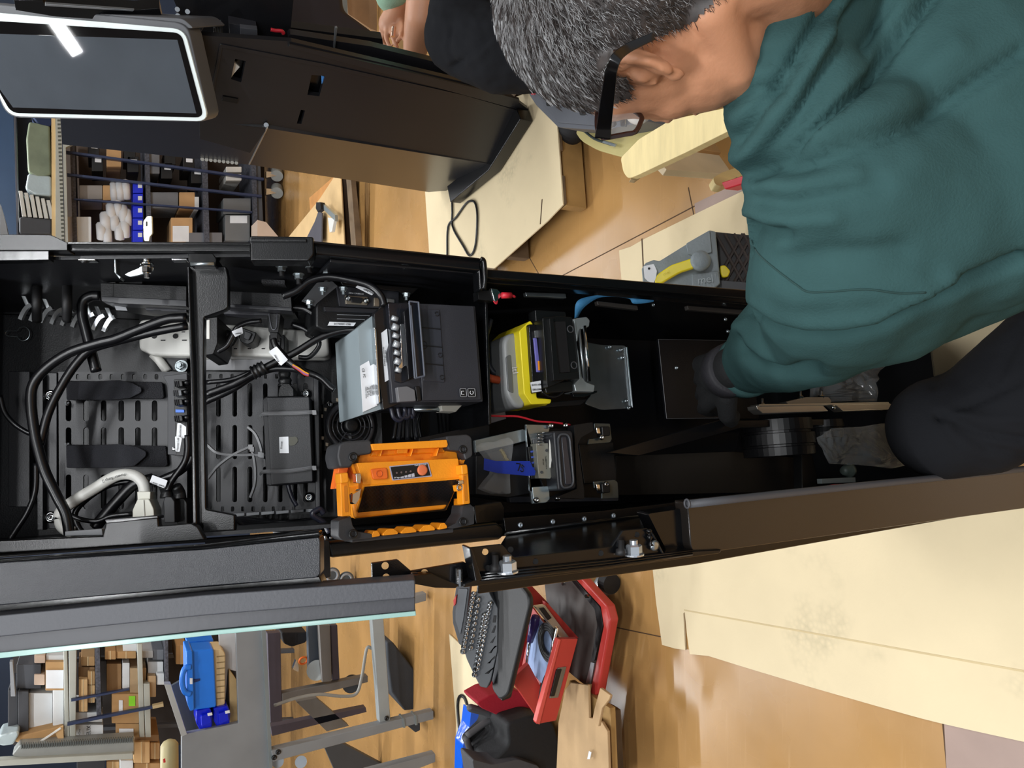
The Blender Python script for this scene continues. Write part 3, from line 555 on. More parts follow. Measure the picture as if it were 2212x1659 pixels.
for x, y in ((944, 678), (951, 767), (955, 815), (916, 745)): fin(torus(NB(), P3.p(x, y, -.0055), P3.ey, .0026 if x > 930 else .0045, .0004), 'moulded_ring', M('rib_black', '151518', .3), wp)
slab('cover_lever', P3, rpoly([(858, 836), (880, 834), (896, 842), (899, 866), (862, 868)], 2), -.008, .01, M('mid_grey_lever', '68686b', .5), e, bev=.0015)
slab('latch_gap', P3, [(897, 834), (907, 834), (911, 866), (901, 867)], -.005, .004, M('rib_black', '151518', .3), e)
for x, w, ico in ((1000, 13, 'u'), (1018, 15, 'p')):
    b = slab('button', P3, rpoly([(x-w/2, 839), (x+w/2, 839), (x+w/2+2, 857), (x-w/2+1, 857)], 3), -.006, .003, M('dark_key', '1b1b1e', .35), e)
    for s in range(1): fin(tube(NB(), [P3.p(*q, -.0062) for q in rpoly([(x-w/2, 839), (x+w/2, 839), (x+w/2+2, 857), (x-w/2+1, 857)], 3)+[(x-w/2, 841)]], .0004, n=5, k=1), 'button_ring', M('light_key_ring', '9a9ca0', .4), b)
    if ico == 'p': fin(torus(NB(), P3.p(x+1, 848, -.0065), P3.ey, .0022, .0004, a0=.6, a1=5.7), 'power_symbol', WHL, b)
    else: fin(tube(NB(), [P3.p(x+2, 845, -.0065), P3.p(x-3, 845, -.0065), P3.p(x-3, 852, -.0065), P3.p(x+3, 852, -.0065)], .0004, n=5, k=1), 'feed_symbol', WHL, b)
fin(cyl(NB(), P3.p(893, 884, .05), P3.p(948, 885, .05), .003), 'slide_rod', STL, e, smooth=True)
slab('slide_end', P3, [(953, 875), (978, 872), (1000, 874), (985, 890), (955, 888)], .04, .02, M('pale_bracket', '9d9b92', .5), e)
for k in range(3): cable('grey_lead', [P3.p(*q, .05) for q in ((845+k*14, 880), (850+k*14, 900), (862+k*12, 908-k*6), (872+k*10, 900), (876+k*8, 882))], .003, M('slate_cable', '2b2d3a', .3), parent=e)
# --- orange work light
WL = Fr(KB.p(870, 1050, -.03), kx, ky, Zv)
e = thing('work_light', WL.p(870, 1140, 0), 'orange rechargeable work lamp with dark solar panel and black bumpers, wedged by the left jamb', 'lamp')
OR2 = M('burnt_orange_rubber', 'ee6f22', .5); BUM = M('charcoal_bumper', '36373a', .55, bump=.1, bs=600)
slab('housing', WL, rpoly([(776, 975), (800, 962), (985, 958), (994, 985), (1000, 1030), (962, 1100), (768, 1120), (760, 1085), (775, 1045)], 6), .0, .055, ORG, e, bev=.004)
slab('top_face', WL, rpoly([(770, 1000), (990, 990), (994, 1032), (786, 1050)], 3), -.03, .06, ORG, e, bev=.003)
slab('top_ledge', WL, rpoly([(778, 978), (985, 968), (990, 996), (772, 1010)], 3), -.015, .05, ORG, e, bev=.003)
slab('carry_bar', WL, rpoly([(802, 959), (965, 950), (968, 961), (965, 966), (806, 973)], 2), -.035, .04, ORG, e, bev=.002)
slab('carry_bar_web', WL, [(806, 970), (965, 964), (962, 978), (800, 986)], -.018, .03, ORG, e, bev=.002)
for x in (822, 888, 943): slab('web_rib', WL, [(x+4, 968), (x+6, 968), (x+1, 985), (x-1, 985)], -.03, .02, ORG, e, bev=.0005)
slab('screw_boss', WL, rpoly([(858, 969), (882, 968), (880, 979), (858, 980)], 2), -.026, .02, ORG, e, bev=.001)
# solar face: a plane tilted down from the top face
q = [WL.p(787, 1050, -.03), WL.p(991, 1034, -.03), WL.p(961, 1100, .01), WL.p(768, 1118, .01)]
nn = (q[1]-q[0]).cross(q[3]-q[0]).normalized()
if nn.dot(Fv) > 0: nn *= -1
bm = NB(); prism(bm, [v+nn*.001 for v in [q[0]+(q[0]-q[2])*.02, q[1]+(q[1]-q[3])*.02, q[2]+(q[2]-q[0])*.02, q[3]+(q[3]-q[1])*.02]], -nn*.012); fin(bm, 'solar_frame', ORG, e, bev=.001)
SOL = M('solar_cell_black', '08090b', .25, spec=.3)
nt = SOL.node_tree; w = nt.nodes.new('ShaderNodeTexWave'); w.inputs['Scale'].default_value = 200; w.bands_direction = 'Z'
tcn = [n for n in nt.nodes if n.type == 'TEX_COORD'][0]; nt.links.new(tcn.outputs['Object'], w.inputs[0])
cr = nt.nodes.new('ShaderNodeValToRGB'); cr.color_ramp.elements[0].color = (.003, .003, .004, 1); cr.color_ramp.elements[1].color = (.02, .018, .018, 1); nt.links.new(w.outputs[0], cr.inputs[0]); nt.links.new(cr.outputs[0], nt.nodes['Principled BSDF'].inputs['Base Color'])
bm = NB(); prism(bm, [v+nn*.0022 for v in q], -nn*.003); fin(bm, 'solar_panel', SOL, e)
T = WL.p(887, 1010, -.03)
pn = slab('control_panel', WL, rpoly([(841, 1007), (925, 999), (933, 1029), (848, 1038)], 2), -.0312, .001, M('silver_panel_border', 'b3b1c4', .4), e, bev=0)
pb = slab('panel_black_field', WL, [(844, 1009), (923, 1001.5), (930, 1027), (850, 1035.5)], -.0318, .001, BPL, pn, bev=0)
fin(lathe(NB(), WL.p(912, 1015.5, -.0325), -WL.ey, [(0, .0058), (.0012, .0056), (.0016, .004)], 24), 'power_button', M('orange_button', 'ea7b4c', .5), pn, smooth=True)
for k in range(4): fin(lathe(NB(), WL.p(857+k*10, 1021.5-k*1.1, -.0325), -WL.ey, [(0, .0011), (.0004, .001)], 10), 'indicator_led', M('brown_led', '6b5a58', .4), pn)
for k in range(4):
    x = 866+k*7.6; hh = 1.2+k*1.1
    slab('charge_bar', WL, [(x, 1031-k*.9-hh), (x+6, 1030-k*.9-hh*1.25), (x+7, 1031-k*.9+1), (x+1, 1032-k*.9+1)], -.0328, .0005, M('pale_mark', 'c7c5cf', .5), pn, bev=0)
textp('5V Input', WL, 858, 1031.5, -.0325, -5, 3.4, WHL, pn); textp('On/OFF Switch', WL, 908, 1004.5, -.0325, -5, 3.2, WHL, pn)
slab('usb_cover', WL, rpoly([(801, 1013), (836, 1010), (839, 1034), (806, 1036)], 5), -.033, .003, OR2, e, bev=.001)
fin(torus(NB(), WL.p(819, 1023, -.0335), WL.ey, .0032, .0005), 'cover_ring', M('deep_orange', 'd95f1c', .5), e)
slab('bumper', WL, rpoly([(732, 960), (745, 953), (800, 950), (804, 957), (804, 980), (775, 984), (764, 1000), (758, 1010), (734, 1010), (728, 985)], 6), -.032, .05, BUM, e, bev=.004)
slab('bumper', WL, rpoly([(963, 942), (1010, 938), (1020, 945), (1022, 985), (1006, 995), (1000, 975), (968, 972)], 6), -.032, .05, BUM, e, bev=.004)
slab('bumper', WL, rpoly([(731, 1125), (758, 1114), (762, 1135), (772, 1148), (803, 1153), (806, 1162), (740, 1168), (731, 1160)], 4), -.03, .03, BUM, e, bev=.003)
slab('bumper', WL, rpoly([(1000, 1092), (1016, 1089), (1024, 1098), (1024, 1132), (978, 1142), (964, 1141), (985, 1130), (998, 1110)], 3), -.03, .03, BUM, e, bev=.003)
for x, y in ((763, 987), (1000, 971), (763, 1153), (1000, 1127)): fin(torus(NB(), WL.p(x, y, -.033), WL.ey, .0036, .0012, n=16), 'recessed_bolt', BPL, e, smooth=True)
slab('stand_arm', WL, rpoly([(734, 1025), (752, 1023), (758, 1100), (759, 1113), (738, 1116)], 3), -.038, .016, ORG, e, bev=.002)
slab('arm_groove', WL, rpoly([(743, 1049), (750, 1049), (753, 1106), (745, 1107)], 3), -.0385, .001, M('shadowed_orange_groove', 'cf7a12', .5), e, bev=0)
slab('stand_arm', WL, rpoly([(997, 1010), (1011, 1008), (1016, 1088), (1000, 1090)], 3), -.038, .016, ORG, e, bev=.002)
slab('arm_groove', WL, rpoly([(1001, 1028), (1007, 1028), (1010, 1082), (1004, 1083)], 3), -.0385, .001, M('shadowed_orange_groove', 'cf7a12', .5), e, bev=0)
slab('side_wing', WL, [(724, 1056), (732, 1010), (753, 1010), (740, 1055)], -.01, .02, OR2, e)
slab('side_wing', WL, [(995, 992), (1006, 992), (1002, 1002), (995, 1003)], -.02, .02, ORG, e)
slab('stand_curve', WL, rpoly([(996, 1075), (1001, 1088), (1001, 1110), (990, 1125), (978, 1133), (974, 1132), (986, 1122), (996, 1105)], 4), -.02, .02, ORG, e, bev=.001)
slab('hinge_boss', WL, rpoly([(734, 1022), (752, 1020), (754, 1042), (736, 1045)], 4), -.044, .02, ORG, e, bev=.002)
slab('hinge_boss', WL, rpoly([(996, 1004), (1010, 1003), (1012, 1024), (998, 1026)], 4), -.044, .02, ORG, e, bev=.002)
for k, x in enumerate((803, 828, 868, 908, 948)):
    w = 32 if k not in (0, 4) else 18
    slab('base_scallop', WL, rpoly([(x, 1156-k*4.2), (x+w*.28, 1147-k*4.2), (x+w*.7, 1147-k*4.2-1), (x+w, 1155-k*4.2-2), (x+w, 1160-k*4.2-2), (x, 1161-k*4.2)], 2), -.03, .03, ORG, e, bev=.001)
slab('base_bar', WL, [(760, 1163), (980, 1141), (980, 1150), (760, 1172)], -.026, .03, BUM, e)
slab('latch', WL, rpoly([(768, 1023), (779, 1022), (781, 1030), (779, 1045), (770, 1043)], 2), -.042, .012, CHR, e, bev=.001)
slab('latch', WL, rpoly([(762, 1068), (776, 1060), (780, 1055), (776, 1078), (768, 1090), (761, 1085)], 2), -.038, .014, CHR, e, bev=.001)
slab('latch', WL, rpoly([(990, 1038), (1001, 1037), (1002, 1045), (991, 1046)], 1), -.04, .012, CHR, e, bev=.001)
slab('latch_tab', WL, rpoly([(985, 1048), (1001, 1046), (1000, 1058), (988, 1062)], 2), -.036, .01, ORG, e)
fin(torus(NB(), WL.p(993, 1053, -.037), WL.ey, .003, .001, n=16), 'latch_screw', CHR, e, smooth=True)
# --- fan
e = thing('cooling_fan', KB.p(750, 972, .2), 'round black cooling fan in a square frame between the power brick and printer', 'fan')
FY = .19
slab('fan_frame', KB, rpoly([(697, 872), (800, 866), (805, 970), (700, 976)], 3), FY, .03, BPL, e, bev=.002)
c = KB.p(757, 920, FY-.002)
R1 = (KB.p(806, 920, FY)-KB.p(757, 920, FY)).length
fin(torus(NB(), c, KB.ey, R1*.96, .004), 'fan_ring', M('soft_black_ring', '3c3c40', .3), e, smooth=True)
for s in (.42, .6, .8): fin(torus(NB(), c-KB.ey*.004, KB.ey, R1*s, .0013), 'finger_guard_ring', M('black_guard_wire', '2b2c30', .25), e, smooth=True)
fin(lathe(NB(), c-KB.ey*.002, -KB.ey, [(0, R1*.32), (.006, R1*.31), (.007, R1*.2)], 30), 'fan_hub', BPL, e, smooth=True)
for k in range(7):
    a = k*2*math.pi/7; d1 = KB.ex*math.cos(a)+KB.ez*math.sin(a); d2 = KB.ex*math.cos(a+.5)+KB.ez*math.sin(a+.5)
    bm = NB(); prism(bm, [c+d1*R1*.3+KB.ey*.002, c+d1*R1*.88+KB.ey*.01, c+d2*R1*.9-KB.ey*.0, c+d2*R1*.3-KB.ey*.001], KB.ey*.0015); fin(bm, 'fan_blade', BPL, e)
for k in range(3):
    a = .4+k*2.1; d1 = KB.ex*math.cos(a)+KB.ez*math.sin(a); fin(cyl(NB(), c+d1*R1*.35-KB.ey*.004, c+d1*R1*.95-KB.ey*.004, .0012, n=6), 'guard_spoke', M('black_guard_wire', '2b2c30', .25), e)
for x, y in ((712, 874), (716, 971), (792, 880)): screw(e, KB.p(x, y, FY-.001), -KB.ey, .0045, .004, CHR)
for k in range(12):
    a = math.radians(95+k*15); slab('light_gap', KB, [(757+66*math.cos(a)-3, 920+62*math.sin(a)-4), (757+66*math.cos(a)+3, 920+62*math.sin(a)-3), (757+66*math.cos(a)+2, 920+62*math.sin(a)+4), (757+66*math.cos(a)-3, 920+62*math.sin(a)+3)], FY-.001, .001, M('painted_gap_light', 'c9b9a2', .5), e, bev=0)  # pale tiles paint the light showing through gaps around the fan
# --- power brick
e = thing('power_adapter', KH.p(620, 950, .18), 'black power brick labelled Printer, tied to the slotted plate with two zip ties', 'power adapter')
slab('adapter_body', KH, rpoly([(567, 862), (575, 856), (668, 856), (676, 1042), (583, 1050), (575, 1048)], 4), .135, .045, M('fine_textured_black', '232427', .5, bump=.15, bs=900), e, bev=.003)
slab('adapter_top', KH, rpoly([(576, 858), (668, 857), (676, 1040), (585, 1048)], 3), .1335, .01, M('fine_textured_black', '232427', .5, bump=.15, bs=900), e, bev=.002)
lb = slab('adapter_label', KH, [(603, 944), (623, 943), (624, 979), (604, 979)], .1325, .0008, WHL, e, bev=0)
textp('Printer', KH, 608, 961, .1322, -90, 4.6, INK, lb)
slab('glue_mark', KH, rpoly([(624, 944), (641, 943), (644, 953), (636, 962), (625, 963)], 4), .1325, .0006, M('dull_residue', '55554c', .7), e, bev=0)
slab('inlet_plug', KH, rpoly([(603, 838), (610, 828), (625, 828), (634, 840), (635, 856), (600, 857)], 3), .14, .03, BPL, e, bev=.002)
cable('strain_relief', [KH.p(*q, .15) for q in ((616, 832), (615, 815), (614, 795))], lambda t: .0085-.002*t+.0008*math.sin(t*60), BPL, parent=e, n=14)
cable('output_lead', [KH.p(*q, .15) for q in ((622, 1046), (626, 1062), (632, 1078), (641, 1093))], .0028, M('slate_cable', '2b2d3a', .3), parent=e)
for y, y2 in ((892, 891), (1017, 1011)):
    z = thing('zip_tie', KH.p(620, y, .13), 'grey zip tie strapped around the %s end of the black power brick' % ('plug' if y < 950 else 'output cord'), 'zip tie')
    fin(tube(NB(), [KH.p(563, y+6, .17), KH.p(566, y+2, .145), KH.p(577, y, .1295), KH.p(625, y-1, .1295), KH.p(674, y2-2, .1295), KH.p(681, y2-1, .15)], .0017, n=4), 'strap', ZIP, z)
    fin(tube(NB(), [KH.p(563, y+8, .17), KH.p(566, y+4, .145), KH.p(577, y+2.5, .1297), KH.p(625, y+1.5, .1297), KH.p(674, y2+.5, .1297), KH.p(681, y2+1, .15)], .0017, n=4), 'strap', ZIP, z)
    slab('tie_head', KH, rpoly([(674, y2-5), (683, y2-5), (684, y2+5), (675, y2+5)], 1), .127, .005, ZIP, z, bev=.0006)
for nm, pts, lab in (('a', ((447, 960), (470, 978), (510, 982), (550, 982), (578, 983), (600, 982), (617, 979)), 'long grey zip tie tail crossing the slotted plate towards the power brick'),
                 ('b', ((449, 1034), (470, 1008), (500, 985), (530, 970), (548, 962)), 'grey zip tie curving down from the slotted plate towards the crossbar'),
                 ('c', ((535, 922), (550, 935), (560, 955), (565, 975), (562, 983)), 'grey zip tie loop arching over the right of the crossed ties'),
                 ('d', ((541, 965), (548, 985), (552, 1015), (551, 1045), (541, 1075)), 'grey zip tie tail hanging leftmost over the slotted plate')):
    z = thing('zip_tie', KH.p(*pts[2], .15), lab, 'zip tie')
    fin(tube(NB(), [KH.p(*q, .15) for q in pts], .002, n=4), 'strap', ZIP, z)
    hx, hy = {'a': (565, 983), 'b': (541, 965), 'c': (562, 981), 'd': (544, 970)}[nm]
    slab('tie_head', KH, rpoly([(hx-5, hy-5), (hx+5, hy-5), (hx+5, hy+6), (hx-5, hy+6)], 1), .146, .006, ZIP, z, bev=.0006)
# --- power strip
e = thing('power_strip', KH.p(500, 740, .2), 'long white power strip along the right inner wall, crossed by black cables', 'power strip')
slab('strip_body', KH, rpoly([(297, 700), (304, 690), (330, 688), (708, 716), (712, 765), (700, 771), (330, 768), (300, 755)], 8), .185, .035, WHP, e, bev=.004)
for x in (333, 379):
    for dx, dy in ((0, 0), ):
        fin(lathe(NB(), KH.p(x, 726, .1845), -KH.ey, [(0, .0035), (.0004, .0033)], 14), 'ground_slot', INK, e)
        slab('outlet_slot', KH, [(x+14, 734), (x+24, 734), (x+24, 736), (x+14, 736)], .1843, .0006, INK, e, bev=0)
        slab('outlet_slot', KH, [(x+13, 716), (x+20, 716), (x+20, 718), (x+13, 718)], .1843, .0006, INK, e, bev=0)
textp('Power Strip 2', KH, 301, 727, .184, -90, 3.4, INK, e)
for k in range(4): slab('outlet_slot', KH, [(505+k*30, 752), (512+k*30, 752), (512+k*30, 754), (505+k*30, 754)], .1843, .0006, INK, e, bev=0)
cable('white_cord', [KH.p(*q, .2) for q in ((330, 765), (345, 780), (362, 803))], .006, WHP, parent=e)
# --- plugs and adapters on the strip
def plug(x, y, w, h, lab, ang=0):
    e = thing('power_plug', KH.p(x, y, .17), lab, 'plug'); a = math.radians(ang)
    R = lambda dx, dy: (x+dx*math.cos(a)-dy*math.sin(a), y+dx*math.sin(a)+dy*math.cos(a))
    slab('plug_body', KH, rpoly([R(-w*.5, -h*.5), R(w*.5, -h*.5), R(w*.5, h*.2), R(w*.25, h*.5), R(-w*.25, h*.5), R(-w*.5, h*.2)], 3), .15, .035, BPL, e, bev=.002)
    slab('grip', KH, rpoly([R(-w*.25, -h*.35), R(w*.25, -h*.35), R(w*.2, h*.2), R(-w*.2, h*.2)], 3), .147, .004, M('dull_black_grip', '2a2b2e', .5), e, bev=.001)
    return e
plug(484, 725, 26, 30, 'black plug in the white strip just right of the crossbar', 30)
plug(533, 727, 34, 30, 'black angled plug in the middle of the white power strip', 20)
plug(598, 745, 34, 44, 'black bulky glossy plug near the lower end of the white power strip')
e = thing('flat_plug', KH.p(590, 700, .1), 'upright black moulded plug with a thumb groove above the Printer tag', 'plug')
slab('plug_body', KH, rpoly([(577, 676), (607, 677), (602, 718), (580, 717)], 3), .10, .03, BPL, e, bev=.002)
slab('plug_neck', KH, rpoly([(583, 717), (600, 718), (599, 733), (584, 732)], 2), .105, .02, BPL, e, bev=.002)
fin(tube(NB(), [KH.p(581, 678, .0985), KH.p(586, 706, .0985), KH.p(591, 712, .0985), KH.p(597, 706, .0985), KH.p(599, 678, .0985)], .0007, n=6), 'thumb_groove', M('lighter_groove', '54565c', .4), e)
e = thing('wall_adapter', KH.p(458, 720, .14), 'black wall adapter with a white side plugged in right beside the crossbar', 'power adapter')
slab('adapter_body', KH, rpoly([(438, 688), (470, 684), (470, 742), (461, 765), (438, 768)], 3), .10, .08, BPL, e, bev=.003)
slab('white_side', KH, [(441, 692), (453, 690), (453, 732), (441, 732)], .0985, .002, WHP, e)
# --- controller box on the right wall
e = thing('controller_box', KH.p(310, 640, .1), 'long black controller box fixed along the right inner wall of the head', 'box')
slab('box_body', KH, rpoly([(217, 611), (403, 618), (403, 655), (300, 660), (218, 648)], 2), .09, .06, BPL, e, bev=.002)
slab('box_body', KH, rpoly([(480, 628), (628, 635), (631, 668), (490, 660)], 2), .09, .06, BPL, e, bev=.002)
slab('box_ridge', KH, [(219, 640), (403, 648), (403, 662), (258, 656), (219, 650)], .08, .02, M('satin_black_ridge', '26272b', .35), e)
slab('box_ridge', KH, [(490, 656), (630, 664), (631, 672), (490, 664)], .08, .02, M('satin_black_ridge', '26272b', .35), e)
slab('foot_rail', KH, [(308, 660), (403, 664), (403, 674), (316, 670)], .10, .02, DGR, e)
slab('foot_rail', KH, [(485, 668), (585, 676), (585, 682), (483, 678)], .10, .02, DGR, e)
for x in (332, 384): 
    for y in (664, 669): slab('vent_slit', KH, [(x, y), (x+14, y+.6), (x+14, y+2), (x, y+1.6)], .0995, .001, INK, e, bev=0)
slab('grey_label', KH, [(246, 658), (270, 659), (275, 671), (251, 670)], .098, .001, GRY, e, bev=0)
slab('seam_line', KH, [(241, 613), (245, 613), (245, 641), (241, 641)], .0895, .001, INK, e, bev=0)
slab('bracket_plate', KH, [(220, 570), (250, 572), (250, 612), (220, 611)], .1, .003, BLK, e)
for x in (257, 565): slab('hook_strip', KH, rpoly([(x, 603), (x+50, 605), (x+50, 613), (x, 611)], 1), .1, .02, M('fuzzy_hook_tape', '2e2e30', .95, bump=1, bs=500), e)
# --- mini computer at the crossbar
e = thing('mini_computer', KH.p(380, 900, .15), 'flat black mini computer behind the crossbar with a row of usb plugs', 'computer')
slab('case', KH, rpoly([(352, 812), (404, 806), (410, 985), (362, 982), (362, 830)], 3), .15, .035, M('dark_case', '2a2b30', .45), e, bev=.002)
slab('port_panel', KH, [(375, 820), (402, 820), (408, 985), (380, 985)], .148, .003, BPL, e)
slab('usb_port', KH, rpoly([(379, 884), (398, 885), (398, 891), (379, 891)], 1), .146, .003, M('blue_usb_port', '3d74d6', .4), e)
slab('network_port', KH, [(371, 966), (380, 966), (380, 973), (371, 973)], .146, .003, CHR, e)
for i, (x, y) in enumerate(((386, 829), (384, 849), (386, 869), (386, 904))):
    z = thing('usb_plug', KH.p(x, y, .14), '%s usb plug in the mini computer, %s' % ('grey' if i == 1 else 'black', ('nearest the right wall', 'second from the right wall', 'just right of the blue port', 'just left of the blue port')[i]), 'plug')
    slab('plug_body', KH, rpoly([(x-9, y-6), (x+7, y-7), (x+9, y+5), (x-8, y+7)], 2), .12, .02, M('mid_grey_plug', '5a5d62', .4) if i == 1 else BPL, z, bev=.001)
    for k in range(3): slab('grip_ridge', KH, [(x-11+k*4, y-6), (x-9+k*4, y-6), (x-8+k*4, y+6), (x-10+k*4, y+6)], .118, .003, M('dull_black_grip', '2a2b2e', .5), z, bev=.0003)
    fin(tube(NB(), [KH.p(x+8, y, .13), KH.p(x+22, y-3, .125)], .0035), 'lead', CBL, z, smooth=True)
# --- hook and loop straps
for i, (y0, y1, x1, xt, lab) in enumerate(((823, 863, 350, 305, 'black hook and loop strap with a pointed tab, nearer the right wall'), (961, 1010, 358, 315, 'black hook and loop strap with a pointed tab, in the middle of the slotted plate'))):
    e = thing('hook_and_loop_strap', KH.p(250, y0+20, .17), lab, 'strap')
    slab('strap_base', KH, rpoly([(144, y0-1), (x1, y0+2), (x1+4, y1-6), (x1, y1-2), (146, y1-2)], 3), .176, .006, M('fuzzy_loop_strap', '26262a', .98, bump=1.2, bs=900), e, bev=.001)
    slab('strap_tab', KH, rpoly([(142, y0+2), (260, y0-2), (xt-20, y0+4), (xt, y0+14), (xt, y0+24), (xt-25, y1-3), (240, y1+1), (143, y1+1)], 4), .169, .004, M('woven_strap', '33343a', .75, bump=1, bs=1500), e, bev=.001)
    fin(torus(NB(), KH.p(145, y1+5 if i == 0 else y0-4, .178), KH.ez, .004, .0012, a0=0, a1=3.2), 'slot_loop', GRY, e)
# --- cables and tags
def tag_label(name, F, poly, d, body, x, y, ang, h, lab):
    e = slab(name, F, rpoly(poly, 2), d, .0008, WHL, None, bev=0); tag(e, lab, 'cable tag'); textp(body, F, x, y, d-.0003, ang, h, INK, e); return e
cable('power_cable', ((128, 1118), (135, 1102), (160, 1082), (200, 1058), (235, 1036), (262, 1025), (290, 1027), (308, 1042), (314, 1066)), .0068, WHP, 'thick white power cable arching over the lower slotted plate, marked Power Strip 2', 'cable', KH, d=.13)
PWC = [o for o in bpy.data.objects if o.name == 'power_cable'][0]
textp('Power Strip 2', KH, 246, 1032, .1215, 163, 6.5, INK, PWC, lift=.0003)
e = thing('white_plug', KH.p(310, 1090, .12), 'white moulded three prong plug at the end of the white power cable', 'plug')
slab('plug_neck', KH, rpoly([(296, 1062), (325, 1062), (324, 1082), (297, 1082)], 2), .12, .02, M('warm_white_plastic', 'e2e1d4', .4), e, bev=.002)
slab('plug_body', KH, rpoly([(297, 1078), (322, 1078), (332, 1100), (333, 1116), (286, 1122), (286, 1102)], 3), .115, .03, M('warm_white_plastic', 'e2e1d4', .4), e, bev=.003)
slab('plug_edge', KH, [(309, 1080), (311, 1080), (313, 1115), (311, 1116)], .1135, .002, WHP, e)
cable('power_cable', ((130, 1120), (133, 1134), (144, 1145), (160, 1150)), .0068, WHP, 'short bend of white cable at the bottom corner of the slotted plate', 'cable', KH, d=.14)
for i, (x, y) in enumerate(((363, 1095), (390, 1098))):
    e = thing('power_plug', KH.p(x, y, .12), ('square black plug beside the white plug' if i == 0 else 'ribbed black plug hard against the crossbar'), 'plug')
    slab('plug_body', KH, rpoly([(x-10, y-14), (x-6, y-22), (x+7, y-22), (x+14, y-12), (x+15, y+34), (x-8, y+34)], 3), .11+i*.02, .03, M('dull_black_grip', '2a2b2e', .5) if i == 0 else BPL, e, bev=.002)
    fin(tube(NB(), [KH.p(x-2, y-20, .125), KH.p(x-3, y-34, .125), KH.p(x-10, y-48, .12)], lambda t: .008-.002*t, n=12), 'strain_relief', BPL, e, smooth=True)
CAB = [
 (((403, 686), (360, 690), (300, 712), (250, 732), (210, 742), (150, 762), (100, 795), (72, 830), (67, 870), (74, 930), (84, 975), (98, 1020), (122, 1070), (142, 1110), (150, 1155)), .0058, .10, 'thick twisted black cable bundle sweeping down the left of the slotted plate'),
 (((405, 704), (340, 716), (290, 728), (235, 742), (195, 756), (165, 785), (135, 830), (105, 890), (86, 960)), .005, .105, 'black cable running from the crossbar across the white strip to the bundle'),
 (((216, 639), (196, 640), (180, 652), (178, 680), (186, 715), (197, 760), (208, 802)), .0062, .12, 'thick black cord dropping from the controller box to the slotted plate'),
 (((0, 855), (10, 890), (30, 915), (55, 932), (70, 938)), .003, .16, 'thin black wire at the top of the cover strip'),
 (((78, 1000), (76, 1060), (60, 1105), (38, 1140), (22, 1165)), .0035, .14, 'black wire running down beside the cover strip'),
 (((305, 1040), (260, 1042), (220, 1056), (180, 1085), (162, 1110), (170, 1140), (186, 1155)), .0035, .145, 'thin black cable looping under the white cable'),
 (((330, 1034), (290, 1046), (255, 1080), (225, 1115), (205, 1140)), .007, .14, 'thick flat black sleeve under the white cable'),
 (((150, 1112), (175, 1122), (210, 1126), (240, 1115), (285, 1110)), .003, .13, 'black cable crossing behind the white plug'),
 (((443, 868), (500, 842), (548, 812), (585, 798), (615, 796), (650, 800), (690, 815), (712, 835), (722, 842)), .0042, .10, 'black cable running from the crossbar under the Printer tag and down'),
 (((445, 852), (505, 830), (550, 806), (600, 780), (640, 760), (690, 730), (735, 715), (770, 712)), .0045, .095, 'black printed cable rising past the Printer tag to the printer'),
 (((446, 826), (500, 820), (545, 803)), .003, .11, 'thin black lead from the crossbar to the moulded joint'),
 (((590, 732), (594, 745), (604, 758), (622, 778), (650, 800), (662, 810)), .004, .09, 'black cable that carries the Printer tag, with frayed wire ends'),
 (((470, 760), (490, 748), (502, 728), (512, 708), (535, 697), (565, 693)), .0032, .085, 'thin black cable looping over the white power strip'),
 (((630, 700), (660, 712), (690, 740), (670, 770), (645, 772)), .003, .12, 'thin black cable loop right of the moulded plug'),
 (((610, 640), (640, 628), (670, 606), (710, 598), (760, 606), (800, 618), (822, 638), (830, 660)), .0045, .05, 'black cable with the Modem tag curving over the modem box'),
 (((630, 665), (660, 668), (690, 685), (720, 690)), .004, .1, 'black cable slipping behind the modem box'),
 (((415, 985), (408, 1000), (385, 1020), (352, 1035), (330, 1045)), .005, .12, 'black cable from the Monitor Led tag down to the tag below'),
 (((404, 940), (405, 970), (398, 1000), (370, 1040), (362, 1060)), .004, .115, 'thin black cable hugging the crossbar by the Touchscreen tag'),
]
for i, (pts, r, d, lab) in enumerate(CAB): cable('cable', pts, r, CBL, lab, 'cable', KH, d=d, n=10)
cable('cable_joint', ((545, 806), (558, 800), (572, 792)), lambda t: .008+.001*math.sin(t*20), BPL, 'ribbed black moulded cable joint below the Printer tag', 'cable joint', KH, d=.09, n=14)
for i, (c, m) in enumerate((('f2b01e', 'yellow'), ('e2602a', 'orange'), ('6f62c8', 'violet'), ('c23a2c', 'red'))):
    o = cable('bare_wire', ((632, 788+i), (645, 795+i*1.5), (657, 803+i*2), (667, 808+i*1.3)), .0011, M('wire_'+m, c, .4), 'thin %s wire end fanned out beside the Printer tag' % m, 'wire', KH, d=.08)
for k in range(16):
    a = k/16
for i in range(12): cable('bottom_cable', ((505+i*3, 1120+i*2.4), (560, 1124+i*2), (620, 1128+i*1.4+3*math.sin(i)), (690+i, 1120+i*2)), .0028, CBL, 'thin black cable in the bundle along the left wall, below the power brick', 'cable', KH, d=.17-.004*i, group='cables bundled along the left inner wall')
for i in range(7): cable('hanging_cable', ((862+i*9, 880), (856+i*8, 910), (850+i*10, 950)), .0032, M('grey_cable', '33343a', .3) if i % 2 else CBL, 'dark cable hanging between the printer and the orange lamp', 'cable', KB, d=.16+.008*i, group='cables behind the orange lamp')
for i, (pts, d) in enumerate(((((730, 812), (750, 835), (760, 842), (790, 812), (780, 795)), .2), (((700, 1110), (690, 1100), (675, 1112), (700, 1130), (712, 1150)), .06))):
    cable('cable', pts, .0035, M('slate_cable', '2b2d3a', .3), ('slate grey cable dipping in a V below the Printer tag', 'thin dark cable coiled behind the left jamb')[i], 'cable', KB, d=d)
